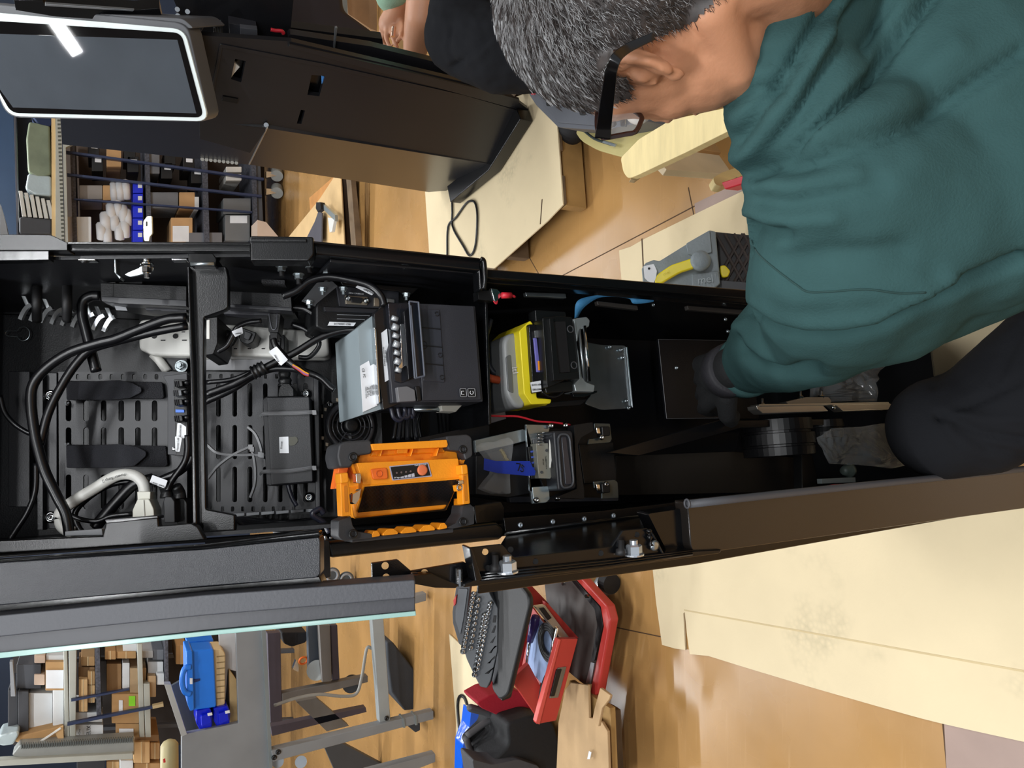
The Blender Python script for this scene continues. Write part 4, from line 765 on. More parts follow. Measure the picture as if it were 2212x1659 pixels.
tag_label('cable_tag', KH, [(383, 914), (390, 914), (402, 922), (402, 945), (396, 947), (381, 943)], .112, 'Touchscreen', 389, 931, -88, 4, 'white tag reading Touchscreen by the mini computer')
tag_label('cable_tag', KH, [(378, 943), (385, 942), (393, 946), (388, 976), (379, 975)], .11, 'Monitor Led', 384, 960, -88, 4.2, 'white tag reading Monitor Led by the mini computer')
tag_label('cable_tag', KH, [(329, 1026), (362, 1038), (356, 1055), (345, 1051), (323, 1042)], .105, 'Power Strip 1', 341, 1047, 198, 4.5, 'white tag reading Power Strip 1 near the black plugs')
tag_label('cable_tag', KH, [(580, 760), (597, 748), (622, 777), (607, 790)], .08, 'Printer', 597, 774, 238, 5, 'white folded tag reading Printer on the black cable')
tag_label('cable_tag', KB, [(768, 620), (778, 613), (812, 624), (804, 638)], .04, 'Modem', 795, 629, 200, 5, 'white folded tag reading Modem above the modem box')
tag_label('cable_tag', KH, [(500, 716), (523, 706), (525, 720), (508, 728)], .08, 'Monitor', 514, 721, 172, 3, 'small white tag over the plugs of the power strip')
# --- modem
e = thing('modem', KB.p(770, 660, .1), 'black modem box with a D shaped interface port and network sockets', 'modem')
slab('modem_body', KB, rpoly([(716, 611), (880, 627), (885, 668), (820, 705), (700, 715), (682, 706), (682, 660)], 6), .075, .06, BPL, e, bev=.004)
slab('modem_face', KB, rpoly([(727, 617), (862, 630), (862, 668), (733, 662)], 2), .072, .006, M('dark_case', '2a2b30', .45), e, bev=.001)
slab('modem_edge', KB, rpoly([(700, 662), (862, 670), (862, 678), (702, 672)], 2), .07, .01, M('satin_black_ridge', '26272b', .35), e, bev=.002)
slab('serial_port', KB, rpoly([(746, 637), (795, 641), (794, 659), (747, 656)], 2), .069, .004, M('warm_nickel', 'a59c8c', .3, metal=.8), e)
slab('serial_socket', KB, rpoly([(758, 641), (784, 643), (782, 654), (760, 652)], 2), .0655, .004, INK, e, bev=.0005)
for x, y in ((751, 645), (790, 650)): screw(e, KB.p(x, y, .068), -KB.ey, .0035, .004, CHR)
slab('network_socket', KB, [(808, 642), (820, 643), (820, 662), (808, 661)], .069, .004, M('warm_nickel', 'a59c8c', .3, metal=.8), e)
slab('network_socket', KB, [(836, 644), (853, 646), (853, 662), (836, 660)], .069, .004, STL, e)
textp('INTERFACE PORT', KB, 769, 634, .0715, 185, 3, WHL, e)
slab('serial_label', KB, [(712, 695), (769, 697), (764, 704), (708, 703)], .068, .001, WHL, e, bev=0)
textp('0027-10204-110', KB, 739, 700, .0675, 182, 4, INK, e)
for y in (679, 688): slab('case_line', KB, [(728, y), (800, y+2), (800, y+3), (728, y+1)], .0745, .0006, GRY, e, bev=0)
b = slab('mounting_bracket', KB, rpoly([(652, 650), (685, 610), (718, 607), (730, 618), (684, 656), (681, 662)], 2), .05, .003, M('dark_satin_bracket', '3d3f42', .35), e)
for x, y in ((697, 622), (668, 650), (742, 621), (878, 634)): nutbolt(e, KB.p(x, y, .05), (KB.p(x, y+20, .05)-KB.p(x, y, .05)).normalized(), .004)
slab('modem_lip', KB, [(735, 608), (905, 622), (880, 645), (862, 630), (740, 616)], .06, .003, BLKG, e)
# --- crimped connector
e = thing('microswitch', KB.p(1060, 638, .02), 'black microswitch with a red crimp terminal beyond the receipt printer', 'switch')
slab('switch_body', KB, rpoly([(1032, 628), (1068, 627), (1068, 650), (1034, 647)], 1), .02, .015, BPL, e)
slab('switch_tab', KB, [(1060, 622), (1074, 624), (1084, 634), (1084, 640), (1072, 652), (1068, 650)], .018, .006, CHR, e)
fin(cyl(NB(), KB.p(1084, 638, .015), KB.p(1104, 638, .015), .004), 'crimp_sleeve', M('red_insulation', 'c02432', .4), e, smooth=True)
fin(tube(NB(), [KB.p(1104, 638, .015), KB.p(1110, 640, .015), KB.p(1112, 641, .018)], .0018), 'red_lead', M('red_insulation', 'c02432', .4), e, smooth=True)
fin(tube(NB(), [KB.p(1066, 650, .02), KB.p(1072, 656, .02), KB.p(1074, 648, .02)], .0012), 'red_lead', M('red_insulation', 'c02432', .4), e, smooth=True)
# --- blue tape
BT = M('light_blue_masking_tape', '4a94c8', .65, bump=.3, bs=200)
def ribbon(name, F, a, b, mat, lab, cat, th=.0004):
    A_ = catmull([F.p(*q) for q in a], 5); B_ = catmull([F.p(*q) for q in b], 5); bm = NB(); n = F.ey*th
    rings(bm, [[p, q, q+n, p+n] for p, q in zip(A_, B_)]); o = fin(bm, name, mat, smooth=True); tag(o, lab, cat); return o
ribbon('masking_tape', KB, [(1241, 687, .06), (1246, 652, .05), (1275, 640, .05), (1310, 637, .045), (1360, 640, .04), (1385, 645, .04), (1402, 632, .04), (1430, 628, .03), (1446, 630, .03), (1464, 643, .03)],
       [(1248, 686, .065), (1262, 664, .055), (1290, 645, .055), (1320, 641, .05), (1358, 645, .045), (1370, 656, .045), (1410, 652, .045), (1412, 644, .035), (1448, 644, .035), (1464, 646, .03)], BT, 'light blue masking tape curling inside the right edge of the open kiosk', 'tape')
# --- ticket printer (yellow)
e = thing('ticket_dispenser', KB.p(1190, 780, .06), 'yellow and grey ticket dispenser with a black mouth and metal end bracket', 'ticket machine')
GH = M('soft_grey_housing', '8a8c8c', .4)
slab('grey_housing', KB, rpoly([(1088, 740), (1096, 722), (1122, 716), (1130, 760), (1138, 850), (1135, 882), (1112, 880), (1094, 850)], 14), .05, .09, GH, e, bev=.008, seg=4)
slab('housing_recess', KB, rpoly([(1093, 770), (1104, 765), (1110, 850), (1098, 845)], 5), .049, .003, M('worn_dark_grey', '5d5f60', .4), e, bev=.001)
slab('yellow_collar', KB, rpoly([(1122, 715), (1146, 692), (1152, 700), (1160, 860), (1192, 862), (1190, 872), (1148, 874), (1132, 850)], 4), .035, .09, YEL, e, bev=.003)
slab('yellow_foot', KB, rpoly([(1142, 856), (1190, 862), (1190, 868), (1180, 876), (1146, 874)], 3), .045, .06, M('olive_yellow_plastic', 'b3a51c', .5), e, bev=.002)
slab('black_slot', KB, rpoly([(1142, 700), (1158, 700), (1172, 846), (1152, 850)], 4), .028, .05, M('gloss_black_plastic', '0c0c0e', .15), e, bev=.002)
slab('ticket_strip', KB, [(1153, 730), (1160, 730), (1168, 804), (1160, 804)], .026, .003, M('violet_ticket', '6a66ad', .5), e)
slab('ticket_mark', KB, [(1162, 780), (1165, 780), (1167, 800), (1163, 800)], .0255, .001, ORG, e, bev=0)
slab('metal_tip', KB, rpoly([(1154, 714), (1172, 712), (1172, 728), (1156, 730)], 1), .024, .004, CHR, e)
MB_ = M('matt_black_mouth', '0f1011', .35)
slab('mouth_block', KB, rpoly([(1172, 686), (1210, 682), (1236, 685), (1250, 815), (1224, 820), (1182, 838)], 3), .01, .06, MB_, e, bev=.002)
slab('mouth_back', KB, rpoly([(1156, 669), (1222, 673), (1224, 684), (1175, 688), (1172, 700), (1158, 700)], 3), .03, .02, MB_, e, bev=.002)
slab('mouth_slot', KB, rpoly([(1195, 695), (1222, 694), (1232, 804), (1206, 806)], 2), .0085, .003, INK, e, bev=.0005)
slab('mouth_lip', KB, rpoly([(1187, 688), (1195, 686), (1208, 806), (1250, 804), (1252, 818), (1196, 822)], 1), .004, .008, MB_, e, bev=.001)
slab('lower_guide', KB, rpoly([(1176, 828), (1236, 822), (1238, 846), (1180, 850)], 3), .02, .03, MB_, e, bev=.002)
for x, y in ((1232, 711), (1240, 789)): fin(torus(NB(), KB.p(x, y, .0095), KB.ey, .0045, .0008, n=18), 'roller_boss', M('dark_satin_bracket', '3d3f42', .35), e)
slab('end_bracket', KB, rpoly([(1239, 688), (1268, 684), (1275, 692), (1273, 706), (1252, 712), (1248, 740), (1258, 815), (1268, 826), (1286, 832), (1284, 847), (1244, 846), (1240, 830), (1252, 818), (1246, 740)], 3), .02, .03, M('cast_zinc', '9aa1a2', .4, metal=.6), e, bev=.002)
fin(cyl(NB(), KB.p(1262, 704, .02), KB.p(1272, 824, .02), .0028), 'bracket_rod', CHR, e, smooth=True)
fin(cyl(NB(), KB.p(1251, 710, .022), KB.p(1262, 826, .022), .002), 'bracket_rod', STL, e, smooth=True)
lb = slab('part_label', KB, [(1146, 826), (1168, 822), (1170, 845), (1150, 848)], .022, .0008, WHL, e, bev=0)
textp('REV G3 02', KB, 1158, 831, .0217, 176, 4, INK, lb); textp('900271002', KB, 1160, 841, .0217, 176, 4, INK, lb)
textp('itl', KB, 1112, 800, .0475, 80, 13, M('pale_mark', 'c7c5cf', .5), e)
cable('black_lead', [KB.p(*q, .02) for q in ((1170, 846), (1185, 856), (1202, 857), (1217, 848))], .0018, CBL, parent=e)
slab('drive_link', KB, rpoly([(1236, 848), (1290, 844), (1290, 848), (1262, 858), (1240, 858)], 1), .03, .006, BLKG, e)
cable('cable', ((1060, 690), (1050, 730), (1051, 770), (1062, 800), (1085, 815)), .004, M('grey_cable', '33343a', .3), 'black cable curving left of the yellow ticket dispenser', 'cable', KB, d=.08)
cable('orange_hose', ((1043, 811), (1062, 818), (1084, 822)), .0055, M('orange_red_hose', 'b4481f', .5), 'orange red hose beside the grey ticket dispenser housing', 'hose', KB, d=.07)
cable('red_wire', ((1050, 898), (1085, 899), (1120, 900), (1160, 910), (1200, 913), (1232, 918)), .0014, M('red_insulation', 'c02432', .4), 'thin red wire crossing above the banknote acceptor', 'wire', KB, d=.06)
# --- banknote acceptor
e = thing('banknote_acceptor', KB.p(1200, 1000, .06), 'banknote acceptor with zinc plates, a spring and an oval black slot', 'banknote acceptor')
slab('chassis', KB, rpoly([(1025, 952), (1138, 925), (1320, 925), (1335, 1080), (1150, 1088), (1030, 1070)], 2), .10, .05, BPL, e, bev=.002)
slab('chassis_box', KB, rpoly([(1028, 985), (1140, 955), (1150, 1065), (1100, 1075), (1028, 1068)], 3), .07, .04, M('matt_black_box', '1a1a1c', .5), e, bev=.002)
slab('side_plate', KB, [(1026, 951), (1130, 927), (1137, 930), (1137, 952), (1100, 962), (1028, 978)], .06, .006, M('blue_grey_zinc_plate', '8c9699', .35, metal=.6), e)
slab('zinc_plate', KB, rpoly([(1136, 917), (1188, 918), (1186, 932), (1150, 950), (1146, 1060), (1186, 1058), (1184, 1084), (1150, 1088), (1142, 1020)], 1), .05, .004, STL, e)
slab('corner_plate', KB, rpoly([(1150, 1052), (1186, 1050), (1188, 1078), (1180, 1086), (1152, 1088)], 2), .045, .003, M('bright_blue_zinc', 'aebfc6', .25, metal=.7), e)
sp = [KB.p(1168+9*math.cos(t)+t*.0, 934+t*1.15, .04+.006*math.sin(t)) for t in [i*.5 for i in range(50)]]
fin(tube(NB(), sp, .0008, n=6, k=1), 'coil_spring', CHR, e, smooth=True)
slab('spring_block', KB, rpoly([(1148, 926), (1182, 930), (1183, 962), (1152, 960)], 3), .05, .01, M('worn_dark_grey', '5d5f60', .4), e)
mt = slab('motor_case', KB, rpoly([(1158, 958), (1184, 957), (1191, 1030), (1189, 1034), (1164, 1033)], 1), .035, .02, M('olive_grey_steel', '95958a', .4, metal=.4), e, bev=.001)
textp('TS-0886T5HE-W', KB, 1179, 999, .0345, 86, 2.6, INK, mt); textp('DC 24V', KB, 1173, 998, .0345, 86, 2.6, INK, mt)
for x, y in ((1181, 973), (1170, 1020)): fin(cyl(NB(), KB.p(x, y, .034), KB.p(x, y, .036), .002, n=10), 'case_hole', INK, mt)
slab('toothed_strip', KB, [(1141, 965), (1158, 963), (1164, 1034), (1148, 1035)], .045, .006, BPL, e)
for k in range(5): slab('blue_sensor', KB, [(1146+k*1.2, 974+k*12), (1157+k*1.2, 972+k*12), (1158+k*1.2, 976+k*12), (1147+k*1.2, 978+k*12)], .044, .003, M('blue_sensor_lens', '3c54b0', .3), e, bev=.0003)
slab('white_lever', KB, [(1188, 943), (1191, 943), (1193, 990), (1190, 1012), (1188, 1010)], .03, .003, WHP, e)
slab('bezel', KB, rpoly([(1195, 930), (1238, 930), (1246, 1056), (1206, 1062)], 8), .02, .03, M('charcoal_bezel', '25262a', .45), e, bev=.003)
fin(tube(NB(), [KB.p(*q, .018) for q in rpoly([(1205, 938), (1230, 938), (1240, 1050), (1213, 1056)], 16)+[(1205, 946)]], .0016, n=6, k=1), 'bezel_ridge', M('satin_ridge', '4a4c50', .35), e, smooth=True)
slab('note_slot', KB, rpoly([(1213, 943), (1224, 943), (1237, 1046), (1222, 1048)], 4), .0185, .003, M('blue_black_slot', '30323a', .3), e, bev=.001)
slab('right_flange', KB, rpoly([(1240, 918), (1280, 912), (1282, 930), (1255, 945), (1248, 960), (1262, 1060), (1262, 1078), (1200, 1075), (1246, 1056)], 2), .03, .02, BPL, e, bev=.001)
for poly, sx in ((rpoly([(1284, 914), (1318, 915), (1322, 948), (1318, 956), (1270, 960), (1272, 948), (1300, 945), (1300, 930), (1284, 928)], 2), 935), (rpoly([(1282, 1040), (1328, 1036), (1335, 1042), (1337, 1076), (1300, 1078), (1300, 1056), (1284, 1055)], 2), 1058)):
    slab('corner_bracket', KB, poly, .05, .003, M('dark_zinc', '5c6466', .3, metal=.8), e)
    slab('roller', KB, rpoly([(1300, sx-14), (1318, sx-14), (1319, sx+6), (1302, sx+8)], 3), .042, .015, BPL, e, bev=.002)
    slab('chrome_clip', KB, [(1288, sx-12), (1296, sx-12), (1298, sx+2), (1290, sx+2)], .044, .004, CHR, e)
for x, y in ((1189, 920), (1220, 919), (1298, 945), (1308, 1046), (1203, 1076), (1157, 1080)): screw(e, KB.p(x, y, .045), -KB.ey, .004, .004, CHR)
slab('base_rail', KB, [(1100, 1072), (1336, 1075), (1336, 1082), (1102, 1086)], .08, .01, DGR, e)
slab('inner_frame', KB, [(1250, 960), (1325, 955), (1332, 1040), (1262, 1045)], .08, .01, BPL, e)
# bag and blue tape
b = fin(prism(NB(), pix(KB, rpoly([(1039, 964), (1052, 954), (1075, 955), (1099, 944), (1110, 953), (1108, 975), (1104, 1005), (1102, 1030), (1104, 1066), (1092, 1068), (1085, 1060), (1078, 1068), (1060, 1062), (1043, 1055), (1058, 1036), (1070, 1022), (1072, 1005)], 3), .035), ky*.018), 'small_parts_bag', GLS, bev=.003); tag(b, 'clear plastic bag of small brass parts held under the blue tape strip', 'bag')
for x, y in ((1084, 975), (1088, 982), (1092, 990)): fin(cyl(NB(), KB.p(x-3, y-4, .042), KB.p(x+4, y+5, .042), .0025, n=8), 'brass_part', M('brass', 'd8c48a', .25, metal=.8), b)
BT2 = M('dark_blue_tape', '1233a0', .5, bump=.2, bs=120)
t = slab('blue_tape', KB, rpoly([(1046, 990), (1072, 996), (1145, 996), (1150, 1008), (1157, 1018), (1155, 1027), (1140, 1028), (1075, 1022), (1045, 1015)], 1), .027, .0005, BT2, None, bev=0); tag(t, 'dark blue tape strip marked 75 across the small plastic bag', 'tape')
S = lambda pts: fin(tube(NB(), [KB.p(*q, .0265) for q in pts], .0007, n=5, k=4), 'marker_stroke', INK, t)
S([(1115, 1001), (1124, 1002)]); S([(1124, 1002), (1122, 1009), (1119, 1017)])
S([(1132, 1009), (1127, 1004), (1126, 1008), (1129, 1012), (1130, 1017), (1127, 1019), (1124, 1016)])
# --- coin / lens unit and aluminium strip low in the cabinet
e = thing('camera_module', KB.p(1680, 950, .1), 'stack of glossy black discs hanging under the tilted panel', 'camera')
u = (KB.p(1685, 1000, .04)-KB.p(1675, 905, .04)).normalized(); c = KB.p(1676, 908, .07)
fin(lathe(NB(), c, u, [(0, .055), (.018, .056), (.0185, .052), (.022, .052), (.023, .058), (.04, .058), (.041, .055), (.044, .055), (.045, .057), (.058, .056), (.059, .045)], 40), 'disc_stack', M('satin_black_disc', '0b0b0d', .4), e, smooth=False)
c = KB.p(1780, 908, .07); fin(lathe(NB(), c, u, [(0, .03), (.012, .031), (.013, .028), (.02, .03), (.03, .028)], 32), 'small_disc', BPL, e)
e = thing('aluminium_strip', KB.p(1780, 880, .03), 'bright aluminium channel with chamfered ends screwed above the black discs', 'metal strip')
slab('channel', KB, [(1634, 876), (1778, 876), (1790, 888), (1660, 893), (1648, 893), (1636, 884)], .02, .02, ALU, e, bev=.001)
slab('channel', KB, [(1805, 875), (1920, 870), (1934, 878), (1928, 884), (1822, 888)], .02, .02, ALU, e, bev=.001)
slab('channel_top', KB, [(1640, 873), (1920, 868), (1922, 873), (1640, 878)], .018, .02, ALU, e, bev=.001)
slab('clamp_plate', KB, rpoly([(1697, 868), (1740, 858), (1790, 858), (1796, 866), (1794, 872), (1704, 873)], 2), .02, .015, M('worn_steel', '807f7c', .35, metal=.8), e)
screw(e, KB.p(1799, 880, .018), -KB.ey, .004, .004, CHR)
for x, y in ((1729, 858), (1774, 857), (1646, 874)):
    a, b_ = KB.p(x, y+4, .025), KB.p(x, y-14, .025); d = (b_-a).normalized(); L = (b_-a).length
    bm = NB(); lathe(bm, a, d, [(0, .0055), (.004, .0055), (.005, .0045)], 6); lathe(bm, a+d*.005, d, sum([[((L-.005)*i/8, .0026), ((L-.005)*(i+.5)/8, .002)] for i in range(8)], []), 10); fin(bm, 'bolt', CHR, e)
# plastic bags low in the cabinet: crumpled translucent sheets
def film(name, F, poly, d, lab, seed, amp=.012, th=.0004):
    pts = [F.p(*q, d) for q in poly]; c0 = sum(pts, Vector())/len(pts); bm = NB(); n = 22; m = len(poly)
    V = []
    for j in range(n+1):
        row = []
        for i in range(m*4):
            a, b2 = pts[i//4], pts[(i//4+1) % m]; p = a.lerp(b2, (i % 4)/4); q = c0.lerp(p, (j+.02)/n)
            h = noise.noise(Vector((q.x*22+seed, q.z*22, seed)))*amp+abs(noise.noise(Vector((q.x*60, seed, q.z*60))))*amp*.6
            row.append(bm.verts.new(q-F.ey*h))
        V.append(row)
    for j in range(n):
        for i in range(m*4): bm.faces.new((V[j][i], V[j][(i+1) % (m*4)], V[j+1][(i+1) % (m*4)], V[j+1][i]))
    o = fin(bm, name, M('crumpled_clear_film', 'd5dadc', .1, alpha=.12, bump=1., bs=25, spec=.9)); s = o.modifiers.new('s', 'SOLIDIFY'); s.thickness = th; tag(o, lab, 'bag'); return o
film('plastic_bag', KB, [(1765, 945), (1800, 925), (1860, 922), (1900, 915), (1928, 915), (1964, 1002), (1925, 1012), (1850, 1004), (1780, 1002), (1765, 960)], .02, 'crumpled clear zip bag low in the kiosk beside the knee', 3)
film('plastic_bag', KB, [(1745, 820), (1800, 810), (1860, 790), (1915, 760), (1912, 790), (1880, 830), (1890, 868), (1760, 868)], .05, 'crumpled clear bag under the forearm above the aluminium strip', 9, .02)
e = thing('cable_gland', KB.p(1830, 1020, .05), 'grey green plug and metal strip in the lower corner of the kiosk', 'connector')
fin(lathe(NB(), KB.p(1820, 1017, .05), KB.p(1850, 1016, .05)-KB.p(1820, 1017, .05), [(0, .006), (.006, .009), (.01, .009), (.012, .012), (.02, .012), (.022, .009)], 18), 'gland_body', M('grey_green_plastic', '55615c', .4), e, smooth=True)
slab('gland_strip', KB, [(1775, 1034), (1848, 1031), (1849, 1042), (1776, 1045)], .04, .01, GRS, e)
for i, (c, m) in enumerate((('b02838', 'crimson'), ('c03a5a', 'pink red'), ('2b3f9a', 'blue'), ('2f8a80', 'teal'))):
    cable('thin_wire', ((1782+i*10, 1053), (1800+i*9, 1048), (1822+i*8, 1048-i), (1845+i*6, 1046-i)), .0016, M('wire_'+m.replace(' ', '_'), c, .4), 'thin %s wire in the lower left corner of the kiosk' % m, 'wire', KB, d=.03)
# ---------------- people
SKIN = M('skin', 'b98464', .5, bump=.12, bs=220, var=.07, vs=14); SKIN.node_tree.nodes['Principled BSDF'].inputs['Subsurface Weight'].default_value = .12
SKIN.node_tree.nodes['Principled BSDF'].inputs['Subsurface Radius'].default_value = (.012, .005, .003)
SWT = M('green_fleece', '344e4e', 1., bump=.3, bs=420, var=.05, vs=30, spec=.03)
TRS = M('black_trouser_cloth', '1b1c1f', .9, bump=.2, bs=500, var=.06, spec=.1)
HRM = M('grey_brown_hair', '3a3432', .55, var=.5, vs=90); HRG = M('silver_hair', '9a9a9b', .5, var=.25, vs=60)
def cap(bm, p0, r0, p1, r1, n=20):   # rounded tapered limb
    d = p1-p0; L = d.length
    if L < 1e-6: d = Vector((0, 0, 1))
    d = d.normalized(); prof = []
    for i in range(6): a = math.pi/2*(1-i/6); prof.append((-r0*math.sin(a), r0*math.cos(a)))
    prof += [(0, r0), (L, r1)]
    for i in range(1, 7): a = math.pi/2*i/6; prof.append((L+r1*math.sin(a), r1*math.cos(a)))
    lathe(bm, p0, d, prof, n)
def chain(bm, S):
    for (a, ra), (b, rb) in zip(S, S[1:]): cap(bm, Vector(a), ra, Vector(b), rb)
def ell(bm, c, ax, R, n=24):
    X, Y, Z = ax; L = []
    for i in range(1, n//2):
        a = math.pi*i/(n//2); L.append([c+X*(R[0]*math.sin(a)*math.cos(b))+Y*(R[1]*math.sin(a)*math.sin(b))+Z*(R[2]*math.cos(a)) for b in [2*math.pi*j/n for j in range(n)]])
    rings(bm, L)
def remesh(bm, vox, smooth=8):
    bmesh.ops.recalc_face_normals(bm, faces=bm.faces[:]); me = bpy.data.meshes.new('t'); bm.to_mesh(me); bm.free()
    o = bpy.data.objects.new('t', me); COL.objects.link(o)
    r = o.modifiers.new('r', 'REMESH'); r.mode = 'VOXEL'; r.voxel_size = vox
    if smooth: s = o.modifiers.new('s', 'SMOOTH'); s.factor = .5; s.iterations = smooth
    m2 = bpy.data.meshes.new_from_object(o.evaluated_get(bpy.context.evaluated_depsgraph_get())); bpy.data.objects.remove(o); return m2
def tpx(v):
    q = v-CAM; d = q.dot(Fv); return (1106+F_PX*q.dot(Dv)/d, 829.5+F_PX*q.dot(Lv)/d, d) if d > .05 else (9999, 9999, d)
def segd(x, y, a, b):
    dx, dy = b[0]-a[0], b[1]-a[1]; t = max(0, min(1, ((x-a[0])*dx+(y-a[1])*dy)/(dx*dx+dy*dy+1e-9))); return math.hypot(x-a[0]-dx*t, y-a[1]-dy*t)
def folds(me, FO, fine=.0):
    me.update(); nrm = [v.normal.copy() for v in me.vertices]
    # folds are given as sight lines on the near side of the cloth and become real relief
    for v, n in zip(me.vertices, nrm):
        if n.dot(v.co-CAM) > 0: continue
        x, y, d = tpx(v.co); h = 0
        for pl, w, A in FO:
            dd = min(segd(x, y, pl[i], pl[i+1]) for i in range(len(pl)-1))
            if dd < 3*w: h += A*math.exp(-(dd/w)**2)
        if fine: h += fine*noise.noise(v.co*28)+fine*.5*noise.noise(v.co*60)
        v.co += n*h
M1 = empty('person', (.3, .45, 0), 'person with short grey hair and glasses in a green sweatshirt reaching into the open kiosk', 'person')
# head frame
HC = PD(1385, 14, .64)
fw = Vector((-.59, .68, -.44)).normalized(); upv = Vector((0, .55, .83)); upv = (upv-fw*upv.dot(fw)).normalized(); lf = upv.cross(fw).normalized()   # lf: his left
def hp_(f, l, u): return HC+fw*f+lf*l+upv*u
b = NB(); AX = (fw, lf, upv)
ell(b, hp_(-.012, 0, .03), AX, (.096, .077, .09)); ell(b, hp_(.018, 0, -.005), AX, (.078, .07, .085)); ell(b, hp_(.028, 0, -.05), AX, (.062, .064, .062)); ell(b, hp_(.045, 0, .02), AX, (.048, .064, .04)); ell(b, hp_(.05, 0, -.028), AX, (.042, .062, .04))
chain(b, [(hp_(-.02, .045, -.05), .022), (hp_(.03, .046, -.078), .016), (hp_(.07, .015, -.102), .016), (hp_(.07, -.015, -.102), .016), (hp_(.03, -.046, -.078), .016), (hp_(-.02, -.045, -.05), .022)])
ell(b, hp_(.072, 0, .022), AX, (.02, .05, .014)); chain(b, [(hp_(.086, 0, .005), .008), (hp_(.1, 0, -.022), .010), (hp_(.096, 0, -.03), .011)])
for s in (1, -1):
    ell(b, hp_(.06, .035*s, -.02), AX, (.022, .02, .018)); ell(b, hp_(.099, .009*s, -.032), AX, (.008, .006, .006))
ell(b, hp_(.088, 0, -.055), AX, (.010, .024, .0055)); ell(b, hp_(.086, 0, -.066), AX, (.010, .021, .006)); ell(b, hp_(.08, 0, -.095), AX, (.014, .02, .014))
NK = PD(1660, 75, .76)
chain(b, [(hp_(-.035, 0, -.03), .058), (hp_(-.055, 0, -.10), .056), (NK, .062), (PD(1800, 120, .78), .075)])
# ears
def ear(b, s):
    c = hp_(.004, .070*s, .002); tilt = math.radians(16); eu = (upv*math.cos(tilt)-fw*math.sin(tilt)); ef = (fw*math.cos(tilt)+upv*math.sin(tilt)); el = lf*s
    ef2 = (ef-el*.45).normalized(); el2 = (el+ef*.45).normalized()
    ell(b, c+el*.006, (ef2, el2, eu), (.0135, .004, .024))
    P = []
    for k in range(17):
        a = math.radians(-40+k*17); rx, rz = .0165, .0275
        P.append((c+ef2*(-rx*math.cos(a)*.9 if False else rx*math.cos(a))+eu*(rz*math.sin(a)+.001)+el2*(.011-.003*math.cos(a)), .0046 if 2 < k < 13 else .0036))
    chain(b, P)
    P = [(c+ef2*(.008*math.cos(math.radians(a)))+eu*(.015*math.sin(math.radians(a)))+el2*.0115, .003) for a in range(70, 260, 22)]
    chain(b, P); ell(b, c-eu*.0275+ef*.002+el*.008, (ef2, el2, eu), (.0075, .0045, .0085)); ell(b, c+ef*.012-eu*.004+el*.008, (ef, el, eu), (.004, .004, .007))
ear(b, 1); ear(b, -1)
# arms, hands and trunk under the clothes
SH = PD(1900, 380, .74); EL = PD(1850, 660, .88); WR = PD(1575, 800, 1.08)
chain(b, [(PD(1800, 120, .78), .07), (PD(2150, 120, .86), .12), (PD(2500, 150, .95), .13)]); chain(b, [(PD(1800, 120, .78), .06), (SH, .05), (EL, .042), (PD(1700, 740, .97), .038), (WR, .026)])
hd = (KB.p(1455, 862, .16)-WR).normalized(); hs = hd.cross(Vector((0, 0, 1))).normalized(); hn = hs.cross(hd).normalized()
PC = WR+hd*.055
def hand(b, g=0., wr=WR, hd=hd, hs=hs, hn=hn, sc=1.):
    p = lambda f, s, n: wr+(hd*f+hs*s+hn*n)*sc
    for s in (-.028, -.01, .01, .028): cap(b, p(.015, s*.6, 0), (.016+g)*sc, p(.085, s*1.05, 0), (.012+g)*sc)
    for i, (s, L) in enumerate(((-.032, .066), (-.011, .078), (.011, .072), (.031, .058))):
        r = (.0085-.0006*i+g)*sc; a1, a2, a3 = .25, .75, 1.1; q = p(.088, s, .0); P = [(q, r*1.1)]
        for fr, a in ((.45, a1), (.32, a2), (.23, a3)):
            q = q+(hd*math.cos(a)-hn*math.sin(a)+hs*s*1.5)*(L*fr*sc); P.append((q, r*(.98 if a < 1 else .85)))
        chain(b, P)
    chain(b, [(p(.028, -.03, -.004), (.014+g)*sc), (p(.055, -.055, -.014), (.011+g)*sc), (p(.078, -.06, -.03), (.0095+g)*sc), (p(.095, -.052, -.044), (.008+g)*sc)])
hand(b)
me = remesh(b, .0032, 4); body = link('body', me, SKIN, M1, smooth=True)
b = NB(); hand(b, .0022); cap(b, WR-hd*.02, .031, WR+hd*.03, .03); g = link('glove', remesh(b, .003, 2), M('black_work_glove', '111214', .8, bump=.4, bs=300), M1, smooth=True)
fin(rings(NB(), [[p2+(p2-c0)*.0 for p2 in circ(c0, *perp(hd), r, 28)] for c0, r in ((WR-hd*.014, .034), (WR-hd*.012, .0375), (WR+hd*.012, .038), (WR+hd*.014, .0345))]), 'glove_cuff', M('dark_cuff_strap', '1f1e23', .7, bump=.3, bs=300), M1, smooth=True)
# sweatshirt
b = NB()
def sp(x, y, d, r): return (PD(x, y, d), r)
chain(b, [sp(1762, -40, .74, .088), sp(1752, 60, .74, .085), sp(1750, 160, .735, .079), sp(1768, 262, .72, .074), sp(1800, 330, .70, .078), sp(1832, 410, .68, .089)])
chain(b, [sp(1832, 410, .68, .089), sp(1850, 520, .71, .094), sp(1820, 600, .77, .092), sp(1800, 660, .86, .082), sp(1760, 700, .9, .075), sp(1700, 735, .95, .066), sp(1655, 762, 1.01, .054), sp(1622, 785, 1.06, .043)])
chain(b, [sp(1760, -40, .67, .058), sp(1742, 10, .665, .056), sp(1698, 80, .66, .053), sp(1692, 160, .66, .054), sp(1712, 235, .665, .056), sp(1750, 300, .68, .062)])
chain(b, [sp(1832, 410, .68, .089), sp(1960, 470, .7, .095), sp(1900, 600, .78, .09), sp(1820, 650, .86, .082)])
